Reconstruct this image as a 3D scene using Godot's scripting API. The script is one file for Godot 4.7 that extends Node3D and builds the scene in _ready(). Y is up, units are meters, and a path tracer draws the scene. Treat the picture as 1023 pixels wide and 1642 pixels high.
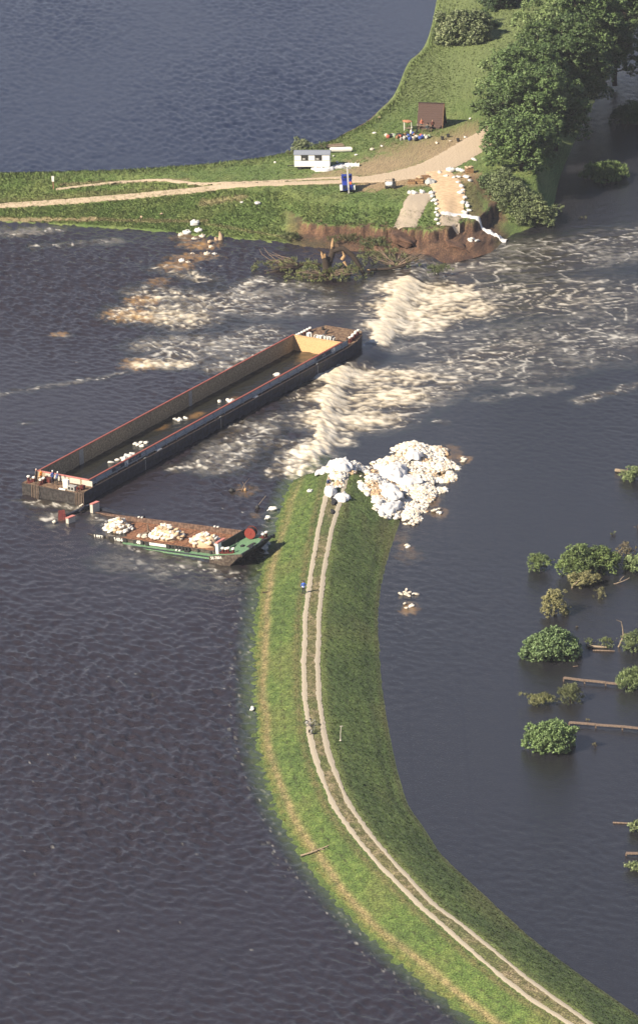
extends Node3D
# A breached river dyke with two sunken barges, seen from a helicopter. Metres, y up, upstream water level at y = 0.

var taken := {}
var M := {}
var g1 := FastNoiseLite.new()
var g2 := FastNoiseLite.new()
var g3 := FastNoiseLite.new()
var g4 := FastNoiseLite.new()
var rng := RandomNumberGenerator.new()
const CREST := 1.75
const FAR := 3.5

func _ready():
	# ---- camera, sky, sun, exposure
	var cam := Camera3D.new()
	cam.name = "camera"
	cam.position = Vector3(0, 210, 576.97)
	cam.rotation_degrees = Vector3(-20.0, 0, -1.5)
	cam.fov = 12.2321
	cam.near = 1.0
	cam.far = 9000.0
	add_child(cam)
	var we := WorldEnvironment.new()
	we.name = "world_environment"
	var env := Environment.new()
	env.background_mode = Environment.BG_SKY
	var sm := ProceduralSkyMaterial.new()
	sm.sky_top_color = Color(0.29, 0.345, 0.45)
	sm.sky_horizon_color = Color(0.615, 0.635, 0.67)
	sm.sky_curve = 0.12
	sm.ground_bottom_color = Color(0.2, 0.2, 0.2)
	sm.ground_horizon_color = Color(0.45, 0.46, 0.48)
	var sky := Sky.new()
	sky.sky_material = sm
	env.sky = sky
	env.tonemap_mode = Environment.TONE_MAPPER_LINEAR
	env.tonemap_exposure = 2.15
	env.fog_enabled = true
	env.fog_density = 0.00006
	env.fog_light_color = Color(0.78, 0.80, 0.86)
	env.sdfgi_enabled = true
	env.ssao_enabled = true
	env.ssil_enabled = true
	we.environment = env
	add_child(we)
	var sun := DirectionalLight3D.new()
	sun.name = "sun"
	sun.light_color = Color(1.0, 0.94, 0.84)
	sun.light_energy = 1.5
	sun.light_angular_distance = 0.5
	sun.shadow_enabled = true
	var s_dir := Vector3(-0.81, 0.77, 0.585).normalized()     # towards the sun: from the left, a little behind the camera
	sun.look_at_from_position(s_dir * 100.0, Vector3.ZERO, Vector3.UP)
	add_child(sun)
	# ---- the place
	rng.seed = 20130618
	setup_noise()
	make_materials()
	setup_tables()
	build_water()
	build_near_dyke()
	build_far_bank()
	build_trees()
	build_cargo_barge()
	build_deck_barge()
	build_sunken_barge()
	build_sandbag_heap()
	build_far_objects()
	build_stump()
	build_flooded_bushes()
	build_small_things()

# ------------------------------------------------------------------ helpers
func numbered(n: String) -> String:
	var k: int = taken.get(n, -1) + 1
	taken[n] = k
	return n if k == 0 else "%s_%03d" % [n, k]

func tag(o, label: String, category: String, group := ""):
	o.set_meta("label", label)
	o.set_meta("category", category)
	if group != "":
		o.set_meta("group", group)
	return o

func thing(called: String, label: String, category: String, at := Vector3.ZERO, turn := 0.0, group := ""):
	var o := Node3D.new()
	o.name = numbered(called)
	add_child(o, true)
	o.position = at
	o.rotation.y = turn
	return tag(o, label, category, group)

func obj(called: String, st, m: Material, parent = null, kind := ""):
	var o := MeshInstance3D.new()
	if st is SurfaceTool:
		o.mesh = st.commit()
	else:
		o.mesh = st
	o.material_override = m
	if parent == null:
		o.name = numbered(called)
		add_child(o, true)
	else:
		o.name = called
		parent.add_child(o, true)
	if kind != "":
		o.set_meta("kind", kind)
	return o

func begin() -> SurfaceTool:
	var st := SurfaceTool.new()
	st.begin(Mesh.PRIMITIVE_TRIANGLES)
	return st

func tri(st: SurfaceTool, a: Vector3, b: Vector3, c: Vector3, n: Vector3):
	var g := (c - a).cross(b - a)
	if g.dot(n) < 0.0:
		var t := b
		b = c
		c = t
		g = -g
	g = g.normalized()
	for p in [a, b, c]:
		st.set_normal(g)
		st.add_vertex(p)

func quad(st: SurfaceTool, a: Vector3, b: Vector3, c: Vector3, d: Vector3, n: Vector3):
	tri(st, a, b, c, n)
	tri(st, a, c, d, n)

# a box whose eight corners are given by four lower ones and four upper ones (both in ring order)
func hexa(st: SurfaceTool, lo: Array, hi: Array):
	var c := Vector3.ZERO
	for p in lo + hi:
		c += p / 8.0
	quad(st, lo[0], lo[1], lo[2], lo[3], (lo[0] + lo[2]) * 0.5 - c)
	quad(st, hi[0], hi[1], hi[2], hi[3], (hi[0] + hi[2]) * 0.5 - c)
	for k in 4:
		var j := (k + 1) % 4
		quad(st, lo[k], lo[j], hi[j], hi[k], (lo[k] + lo[j] + hi[k] + hi[j]) * 0.25 - c)

func box(st: SurfaceTool, lo: Vector3, hi: Vector3, xf := Transform3D.IDENTITY):
	var a := []
	var b := []
	for p in [Vector2(lo.x, lo.z), Vector2(hi.x, lo.z), Vector2(hi.x, hi.z), Vector2(lo.x, hi.z)]:
		a.append(xf * Vector3(p.x, lo.y, p.y))
		b.append(xf * Vector3(p.x, hi.y, p.y))
	hexa(st, a, b)

func bar(st: SurfaceTool, a: Vector3, b: Vector3, w: float, h: float):
	var d := (b - a).normalized()
	var s := d.cross(Vector3.UP if absf(d.y) < 0.95 else Vector3.RIGHT).normalized()
	var u := s.cross(d).normalized()
	var lo := []
	var hi := []
	for k in [[-1, -1], [1, -1], [1, 1], [-1, 1]]:
		var o: Vector3 = s * (k[0] * w * 0.5) + u * (k[1] * h * 0.5)
		lo.append(a + o)
		hi.append(b + o)
	hexa(st, lo, hi)

func tube(st: SurfaceTool, pts: Array, radii: Array, sides := 8, cap := true):
	var rings := []
	var up := Vector3.UP
	for i in pts.size():
		var d: Vector3 = (pts[mini(i + 1, pts.size() - 1)] - pts[maxi(i - 1, 0)]).normalized()
		if absf(d.dot(up)) > 0.93:
			up = Vector3.RIGHT if absf(d.x) < 0.8 else Vector3.BACK
		var s := d.cross(up).normalized()
		up = s.cross(d).normalized()
		var ring := []
		for k in sides:
			var a := TAU * k / sides
			ring.append(s * cos(a) + up * sin(a))
		rings.append(ring)
	for i in pts.size() - 1:
		for k in sides:
			var j := (k + 1) % sides
			var n0: Vector3 = rings[i][k]
			var n1: Vector3 = rings[i][j]
			var m0: Vector3 = rings[i + 1][k]
			var m1: Vector3 = rings[i + 1][j]
			var p: Array = [pts[i] + n0 * radii[i], pts[i] + n1 * radii[i], pts[i + 1] + m1 * radii[i + 1], pts[i + 1] + m0 * radii[i + 1]]
			var ns := [n0, n1, m1, m0]
			var f: Vector3 = (p[2] - p[0]).cross(p[1] - p[0])
			var order := [0, 1, 2, 0, 2, 3]
			if f.dot(n0 + n1) < 0.0:
				order = [0, 2, 1, 0, 3, 2]
			for q in order:
				st.set_normal(ns[q])
				st.add_vertex(p[q])
	if cap:
		for e in [0, pts.size() - 1]:
			var dn: Vector3 = (pts[0] - pts[1]) if e == 0 else (pts[e] - pts[e - 1])
			for k in sides:
				tri(st, pts[e], pts[e] + rings[e][k] * radii[e], pts[e] + rings[e][(k + 1) % sides] * radii[e], dn)

# a closed lump: an ellipsoid with superelliptic squareness and noise
func lump(st: SurfaceTool, c: Vector3, r: Vector3, sq := 1.0, rough := 0.12, sd := 0, nu := 12, nv := 8, basis := Basis.IDENTITY):
	var P := []
	for j in nv + 1:
		var row := []
		var v := PI * j / nv - PI / 2
		for i in nu:
			var u := TAU * i / nu
			var d := Vector3(cos(v) * cos(u), sin(v), cos(v) * sin(u))
			var e := Vector3(signf(d.x) * pow(absf(d.x), sq), signf(d.y) * pow(absf(d.y), sq), signf(d.z) * pow(absf(d.z), sq))
			var k := 1.0 + rough * g3.get_noise_3d(d.x * 22 + sd * 31.7, d.y * 22, d.z * 22 - sd * 17.3) * 2.0
			row.append(c + basis * (e * r * k))
		P.append(row)
	for j in nv:
		for i in nu:
			var i2 := (i + 1) % nu
			for t in [[P[j][i], P[j][i2], P[j + 1][i2]], [P[j][i], P[j + 1][i2], P[j + 1][i]]]:
				var g: Vector3 = (t[2] - t[0]).cross(t[1] - t[0])
				if g.length() < 1e-9:
					continue
				if g.dot((t[0] + t[1] + t[2]) / 3.0 - c) < 0:
					t = [t[0], t[2], t[1]]
				for p in t:
					var q: Vector3 = basis.inverse() * (p - c)
					st.set_normal((basis * (q / (r * r))).normalized())
					st.add_vertex(p)

func smooth(st: SurfaceTool) -> SurfaceTool:
	st.index()
	st.generate_normals()
	return st

func copies(called: String, mesh: Mesh, m: Material, xf: Array, cols: Array, parent = null, kind := "stuff"):
	var mm := MultiMesh.new()
	mm.transform_format = MultiMesh.TRANSFORM_3D
	mm.use_colors = true
	mm.mesh = mesh
	mm.instance_count = xf.size()
	for i in xf.size():
		mm.set_instance_transform(i, xf[i])
		mm.set_instance_color(i, cols[i])
	var o := MultiMeshInstance3D.new()
	o.multimesh = mm
	o.material_override = m
	if parent == null:
		o.name = numbered(called)
		add_child(o, true)
	else:
		o.name = called
		parent.add_child(o, true)
	if kind != "":
		o.set_meta("kind", kind)
	return o

func sst(a: float, b: float, x: float) -> float:
	var t := clampf((x - a) / (b - a), 0.0, 1.0)
	return t * t * (3.0 - 2.0 * t)

func seg_dist(p: Vector2, a: Vector2, b: Vector2) -> float:
	var ab := b - a
	var t := clampf((p - a).dot(ab) / maxf(ab.length_squared(), 1e-6), 0.0, 1.0)
	return p.distance_to(a + ab * t)

func setup_noise():
	for k in [[g1, 11, 1.0], [g2, 23, 1.0], [g3, 37, 0.06], [g4, 53, 1.0]]:
		var n: FastNoiseLite = k[0]
		n.noise_type = FastNoiseLite.TYPE_SIMPLEX_SMOOTH
		n.seed = k[1]
		n.frequency = k[2]
		n.fractal_type = FastNoiseLite.FRACTAL_NONE
	g2.fractal_type = FastNoiseLite.FRACTAL_FBM
	g2.fractal_octaves = 3
	g4.fractal_type = FastNoiseLite.FRACTAL_RIDGED
	g4.fractal_octaves = 3

func grain(sd: int, freq: float, oct: int, lo: float, hi: float, warm := 0.0) -> ImageTexture:
	var n := FastNoiseLite.new()
	n.seed = sd
	n.frequency = freq
	n.fractal_octaves = oct
	var im := n.get_seamless_image(256, 256)
	im.convert(Image.FORMAT_RGB8)
	for y in 256:
		for x in 256:
			var v := im.get_pixel(x, y).r
			v = lo + (hi - lo) * clampf((v - 0.25) * 2.0, 0.0, 1.0)
			im.set_pixel(x, y, Color(minf(v * (1.0 + warm), 1.0), v, v * (1.0 - warm)))
	im.generate_mipmaps()
	return ImageTexture.create_from_image(im)

func mat(r: float, g: float, b: float, rough := 0.9, tex: Texture2D = null, scale := 0.5, metal := 0.0) -> StandardMaterial3D:
	var m := StandardMaterial3D.new()
	m.albedo_color = Color(r, g, b).linear_to_srgb()
	m.roughness = rough
	m.metallic = metal
	if tex:
		m.albedo_texture = tex
		m.uv1_triplanar = true
		m.uv1_scale = Vector3.ONE * scale
	return m

func vmat(rough := 0.9) -> StandardMaterial3D:
	var m := StandardMaterial3D.new()
	m.vertex_color_use_as_albedo = true
	m.roughness = rough
	return m

func make_materials():
	var rust := grain(5, 0.02, 5, 0.55, 1.0, 0.1)
	var fabric := grain(6, 0.06, 3, 0.8, 1.0)
	var speck := grain(7, 0.05, 5, 0.72, 1.0)
	var wood := grain(8, 0.03, 4, 0.6, 1.0, 0.05)
	M.hull = mat(0.024, 0.034, 0.075, 0.6, rust, 0.25)
	M.hull_end = mat(0.040, 0.041, 0.052, 0.75, rust, 0.4)
	M.coaming = mat(0.42, 0.345, 0.235, 0.8, speck, 0.22)
	M.coaming_out = mat(0.34, 0.39, 0.46, 0.6, speck, 0.4)
	M.bulkhead = mat(0.74, 0.47, 0.24, 0.85, speck, 0.4)
	M.rail = mat(0.36, 0.10, 0.075, 0.6, speck, 1.0)
	M.deck = mat(0.20, 0.15, 0.12, 0.9, rust, 0.35)
	M.sidedeck = mat(0.13, 0.10, 0.085, 0.9, rust, 0.5)
	M.white = mat(0.75, 0.74, 0.70, 0.55)
	M.offwhite = mat(0.66, 0.62, 0.55, 0.7, speck, 0.8)
	M.red = mat(0.30, 0.05, 0.04, 0.5, speck, 0.8)
	M.darkred = mat(0.13, 0.025, 0.025, 0.6, rust, 0.7)
	M.pinkred = mat(0.65, 0.25, 0.22, 0.6, speck, 0.8)
	M.black = mat(0.02, 0.02, 0.022, 0.7)
	M.steel = mat(0.10, 0.10, 0.11, 0.5, rust, 0.6)
	M.pale = mat(0.45, 0.45, 0.44, 0.6, speck, 0.5)
	M.navy = mat(0.02, 0.035, 0.06, 0.5)
	M.green = mat(0.15, 0.29, 0.16, 0.75, speck, 0.4)
	M.greyhull = mat(0.10, 0.09, 0.092, 0.7, rust, 0.4)
	M.floor = mat(0.25, 0.135, 0.09, 0.85, rust, 0.5)
	M.bulwark = mat(0.15, 0.105, 0.095, 0.8, rust, 0.4)
	M.blue = mat(0.025, 0.055, 0.38, 0.5, speck, 0.8)
	M.orange = mat(0.75, 0.17, 0.06, 0.6)
	M.bag = [mat(0.70, 0.685, 0.66, 0.9, fabric, 1.2), mat(0.66, 0.59, 0.50, 0.9, fabric, 1.2), mat(0.54, 0.40, 0.27, 0.9, fabric, 1.2), mat(0.76, 0.755, 0.75, 0.85, fabric, 1.0)]
	M.bagmm = vmat(0.9)
	M.tarp = mat(0.74, 0.74, 0.76, 0.7, fabric, 0.6)
	M.silver = mat(0.45, 0.46, 0.46, 0.5, fabric, 0.8)
	M.wood = mat(0.33, 0.21, 0.12, 0.9, wood, 1.2)
	M.palewood = mat(0.55, 0.39, 0.23, 0.85, wood, 1.0)
	M.greywood = mat(0.24, 0.19, 0.16, 0.9, wood, 0.8)
	M.bark = mat(0.055, 0.042, 0.034, 0.95, wood, 1.0)
	M.palebark = mat(0.36, 0.31, 0.25, 0.9, wood, 1.0)
	M.roof = mat(0.105, 0.062, 0.054, 0.85, speck, 1.0)
	M.gable = mat(0.05, 0.035, 0.032, 0.9, wood, 1.0)
	M.trailer = mat(0.72, 0.73, 0.74, 0.45)
	M.trailer_roof = mat(0.28, 0.31, 0.38, 0.5, speck, 0.5)
	M.window = mat(0.03, 0.032, 0.035, 0.2)
	M.tyre = mat(0.02, 0.02, 0.02, 0.9)
	M.road = mat(0.55, 0.47, 0.37, 0.95, grain(9, 0.05, 5, 0.72, 1.0, 0.03), 0.35)
	M.track = mat(0.46, 0.43, 0.365, 0.95, grain(10, 0.08, 4, 0.72, 1.0, 0.03), 0.6)
	M.sand = mat(0.56, 0.425, 0.285, 0.95, grain(12, 0.03, 5, 0.88, 1.0, 0.02), 0.13)
	M.ramp = mat(0.50, 0.42, 0.33, 0.9, speck, 0.4)
	M.ground = vmat(0.95)
	M.ground.albedo_texture = grain(14, 0.06, 5, 0.55, 1.0, 0.02)
	M.ground.uv1_triplanar = true
	M.ground.uv1_world_triplanar = true
	M.ground.uv1_scale = Vector3.ONE * 0.22
	M.body = vmat(0.85)
	M.leaf = vmat(0.6)
	M.leaf.backlight_enabled = true
	M.leaf.backlight = Color(0.46, 0.54, 0.28)
	M.grass = vmat(0.8)
	M.grass.backlight_enabled = true
	M.grass.backlight = Color(0.2, 0.24, 0.08)
	# river water: dark body, mirror skin, fine ripples under the modelled waves
	var n := FastNoiseLite.new()
	n.seed = 71
	n.frequency = 0.035
	n.fractal_octaves = 4
	n.fractal_gain = 0.55
	var im := n.get_seamless_image(512, 512)
	im.convert(Image.FORMAT_RGB8)
	im.bump_map_to_normal_map(4.0)
	im.generate_mipmaps()
	var w := vmat(0.12)
	w.normal_enabled = true
	w.normal_texture = ImageTexture.create_from_image(im)
	w.normal_scale = 0.6
	w.uv1_triplanar = true
	w.uv1_world_triplanar = true
	w.uv1_scale = Vector3(0.16, 0.16, 0.16)
	w.metallic_specular = 0.5
	M.water = w
	# the unmodelled water beyond: its waves are too small to model, so they only roughen it
	var wf := w.duplicate()
	wf.roughness = 0.3
	wf.normal_scale = 1.6
	M.water_far = wf

# piecewise line through points sorted by one coordinate, sampled to a smooth table
class Table:
	var v := PackedFloat32Array()
	var a := 0.0
	var step := 0.5
	func _init(pts: Array, from: float, to: float, soft := 3):
		a = from
		var n := int((to - from) / step) + 1
		var raw := PackedFloat32Array()
		raw.resize(n)
		var k := 0
		for i in n:
			var q := from + i * step
			while k < pts.size() - 2 and pts[k + 1].x < q:
				k += 1
			var t: float = (q - pts[k].x) / maxf(pts[k + 1].x - pts[k].x, 1e-4)
			if k == 0:
				t = maxf(t, 0.0)
			if k == pts.size() - 2:
				t = minf(t, 1.0)
			raw[i] = lerpf(pts[k].y, pts[k + 1].y, t)
		v.resize(n)
		for i in n:
			var s := 0.0
			for j in range(-soft, soft + 1):
				s += raw[clampi(i + j, 0, n - 1)]
			v[i] = s / (2 * soft + 1)
	func at(q: float) -> float:
		var f := clampf((q - a) / step, 0.0, v.size() - 1.001)
		var i := int(f)
		return lerpf(v[i], v[i + 1], f - i)

func by_z(p: PackedVector2Array) -> Array:
	var out := []
	for q in p:
		out.append(Vector2(q.y, q.x))
	out.sort_custom(func(a, b): return a.x < b.x)
	return out

func by_x(p: PackedVector2Array) -> Array:
	var out := Array(p)
	out.sort_custom(func(a, b): return a.x < b.x)
	return out

var left_edge: Table
var rut_l: Table
var rut_r: Table
var right_edge: Table
var divide: Table
var shore_s: Table
var shore_n: Table

func setup_tables():
	left_edge = Table.new(by_z(PackedVector2Array([Vector2(0.89, -21.23), Vector2(-0.96, -16.66), Vector2(-3.27, -13.41), Vector2(-4.76, -2.95), Vector2(-5.89, 9.03), Vector2(-7.44, 20.76), Vector2(-8.01, 36.77), Vector2(-8.33, 51.01), Vector2(-8.28, 62.72), Vector2(-7.8, 75.85), Vector2(-7.14, 84.72), Vector2(-5.68, 94.92), Vector2(-2.94, 106.99), Vector2(-0.66, 114.73), Vector2(2.3, 123.99), Vector2(7.02, 135.13), Vector2(10.72, 142.63), Vector2(14.11, 148.92), Vector2(18.02, 156.33), Vector2(23.02, 164.64), Vector2(27.94, 171.41)])), -40, 190, 5)
	rut_l = Table.new(by_z(PackedVector2Array([Vector2(1.93, -13.72), Vector2(0.9, -0.53), Vector2(-0.18, 12.14), Vector2(-1.23, 27.6), Vector2(-1.93, 40.28), Vector2(-2.25, 56.44), Vector2(-2.17, 68.03), Vector2(-1.68, 79.21), Vector2(-0.65, 89.84), Vector2(0.95, 99.94), Vector2(3.19, 107.94), Vector2(5.2, 114.24), Vector2(7.56, 120.43), Vector2(9.85, 126.64), Vector2(11.43, 129.79), Vector2(14.83, 137.77), Vector2(18.66, 146.11), Vector2(21.44, 150.94), Vector2(23.53, 154.12), Vector2(27.48, 160.9), Vector2(32.85, 169.14), Vector2(37.58, 175.83)])), -40, 190, 5)
	rut_r = Table.new(by_z(PackedVector2Array([Vector2(4.13, -13.55), Vector2(2.9, -0.37), Vector2(1.47, 12.27), Vector2(0.3, 27.71), Vector2(-0.28, 40.4), Vector2(-0.64, 56.55), Vector2(-0.53, 68.15), Vector2(-0.06, 79.32), Vector2(0.75, 87.82), Vector2(2.33, 98.17), Vector2(4.11, 105.18), Vector2(6.24, 112.05), Vector2(8.4, 118.28), Vector2(10.98, 125.78), Vector2(12.82, 128.66), Vector2(16.12, 135.63), Vector2(19.66, 143.45), Vector2(23.16, 149.92), Vector2(25.42, 154.23), Vector2(29.28, 161), Vector2(34.33, 169.23), Vector2(39.04, 175.91)])), -40, 190, 5)
	right_edge = Table.new(by_z(PackedVector2Array([Vector2(7.57, -24.81), Vector2(9.46, -16.69), Vector2(10.45, -6.92), Vector2(10.33, 1.32), Vector2(8.82, 11.52), Vector2(7.56, 22.51), Vector2(6.87, 33.17), Vector2(6.73, 47.56), Vector2(6.84, 59.39), Vector2(7.35, 72.65), Vector2(7.9, 82.31), Vector2(8.82, 92.55), Vector2(10.5, 98.79), Vector2(11.97, 105.71), Vector2(12.71, 107.72), Vector2(16.83, 117.91), Vector2(20.68, 127.72), Vector2(25.46, 137.24), Vector2(30.11, 145.86), Vector2(32.45, 151.04), Vector2(38.83, 162.25), Vector2(42.85, 170.31)])), -40, 190, 5)
	divide = Table.new(by_z(PackedVector2Array([Vector2(33.29, 171.13), Vector2(25.35, 156.15), Vector2(21.77, 143.39), Vector2(14.8, 129.76), Vector2(7.52, 112.18), Vector2(3.12, 97.03), Vector2(0.61, 77.53), Vector2(-0.28, 58.68), Vector2(0.24, 28.13), Vector2(2.66, 1.48), Vector2(2.44, -12.83), Vector2(-0.1, -21.66), Vector2(0.3, -29.21), Vector2(1.25, -40.83), Vector2(2.05, -51.5), Vector2(3.44, -57.99), Vector2(7.49, -64.94), Vector2(9.12, -71.08), Vector2(10.7, -82.06), Vector2(13.45, -97.6), Vector2(15.51, -105.55), Vector2(18.86, -117.14), Vector2(21.26, -131.89), Vector2(24.45, -152.47), Vector2(31.09, -179.53), Vector2(37.45, -204.47), Vector2(50.56, -245.62), Vector2(59.58, -296.48), Vector2(73.17, -399.93)])), -420, 200, 2)
	shore_s = Table.new(by_x(PackedVector2Array([Vector2(-77.74, -140), Vector2(-48.3, -135.58), Vector2(-38.51, -132.99), Vector2(-28.78, -130.08), Vector2(-21.03, -127.03), Vector2(-14.29, -123.75), Vector2(-5.71, -120.67), Vector2(-3.62, -119.16), Vector2(-0.04, -117.53), Vector2(5.61, -115.72), Vector2(10.31, -114.65), Vector2(14.98, -113.27), Vector2(20.61, -113.12), Vector2(25.45, -116.58), Vector2(28.48, -120.89), Vector2(30.35, -124.35), Vector2(37.17, -132.11), Vector2(39.13, -153.52), Vector2(43.93, -180.8), Vector2(49.12, -205.9), Vector2(53.13, -226.29), Vector2(59.07, -251.97), Vector2(65.99, -288.81), Vector2(75.16, -344.8)])), -80, 100, 2)
	shore_n = Table.new(by_x(PackedVector2Array([Vector2(-78.74, -153.26), Vector2(-48.98, -151.15), Vector2(-39.1, -150.57), Vector2(-29.25, -150.35), Vector2(-19.43, -151.93), Vector2(-9.57, -154.59), Vector2(-2.63, -158.3), Vector2(4.41, -165), Vector2(10.65, -176.1), Vector2(15.05, -189.68), Vector2(17.11, -208.91), Vector2(21.21, -221.94), Vector2(23.97, -257.2), Vector2(27.9, -305.47), Vector2(39.09, -387.76)])), -80, 100, 2)

# ------------------------------------------------------------------ terrain heights
func near_height(x: float, z: float) -> float:
	var a := left_edge.at(z)
	var b := rut_l.at(z) - 0.9
	var c := rut_r.at(z) + 0.9
	var d := right_edge.at(z)
	var h := 0.0
	if x < a:
		h = (x - a) * 0.33
	elif x < b:
		var t := (x - a) / (b - a)
		h = CREST * (t * 0.75 + 0.25 * sst(0.0, 1.0, t))
	elif x < c:
		var u := (x - b) / (c - b)
		h = CREST + 0.10 * sin(PI * u)
	elif x < d:
		var t2 := (x - c) / (d - c)
		h = CREST - (CREST + 1.0) * (t2 * 0.8 + 0.2 * sst(0.0, 1.0, t2))
	else:
		h = -1.0 - (x - d) * 0.4
	var head := sst(-22.5, -11.0, z + 1.2 * g1.get_noise_1d(x * 0.4))       # the broken end
	return lerpf(-2.6, h, head)

func scarp_weight(x: float) -> float:
	return sst(-6.0, -0.5, x) * (1.0 - sst(27.0, 31.0, x))

func far_height(x: float, z: float) -> float:
	var s0 := shore_s.at(x)
	var ss := (shore_s.at(x + 0.6) - shore_s.at(x - 0.6)) / 1.2
	var ds := (s0 - z) / sqrt(1.0 + ss * ss)
	var n0 := shore_n.at(x)
	var sn := (shore_n.at(x + 0.6) - shore_n.at(x - 0.6)) / 1.2
	var dn := (z - n0) / sqrt(1.0 + sn * sn)
	var w := scarp_weight(x)
	var east := sst(24.0, 31.0, x)
	var base := -east
	var top := FAR + 1.2 * sst(20.0, 34.0, x) * sst(-165.0, -200.0, z)
	var run := lerpf(17.0, 8.0, east)
	var t := clampf(ds / run, -0.4, 1.0)
	var smooth_h := base + (top - base) * (t * 0.7 + 0.3 * sst(0.0, 1.0, t))
	if w > 0.001:
		var q := ds + 1.0 * g2.get_noise_2d(x * 0.2, z * 0.05) + 0.45 * g1.get_noise_2d(x * 1.0, 0.0) + 0.4 * g1.get_noise_2d(x * 2.2, z * 0.15)
		var cut := 0.0
		if q < 3.6:
			cut = base * 0.6 + 0.20 * q + 0.25 * absf(g1.get_noise_2d(x * 0.9, z * 0.8))
		elif q < 4.9:
			cut = lerpf(0.72, 2.25, sst(3.6, 4.9, q))
		else:
			cut = 2.25 + (top - 2.25) * sst(4.9, 16.0, q)
		smooth_h = lerpf(smooth_h, cut, w)
	if ds < 0.0:
		smooth_h = base * 1.0 + ds * 0.4
	var nh := FAR - 0.3 + dn * 0.4 if dn < 0.0 else 99.0
	return minf(smooth_h, nh)

func ground(x: float, z: float) -> float:
	return far_height(x, z) if z < -70.0 else near_height(x, z)

func level(x: float, z: float) -> float:
	return -sst(-0.8, 3.2, x - divide.at(z))

func on(p: Vector3, lift := 0.0) -> Vector3:
	return Vector3(p.x, maxf(ground(p.x, p.z), level(p.x, p.z)) + lift, p.z)

# ------------------------------------------------------------------ water
var foam_d := PackedFloat32Array()
var foam_c := PackedFloat32Array()
const FX0 := -75
const FZ0 := -150
const FW := 160
const FH := 190

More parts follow.
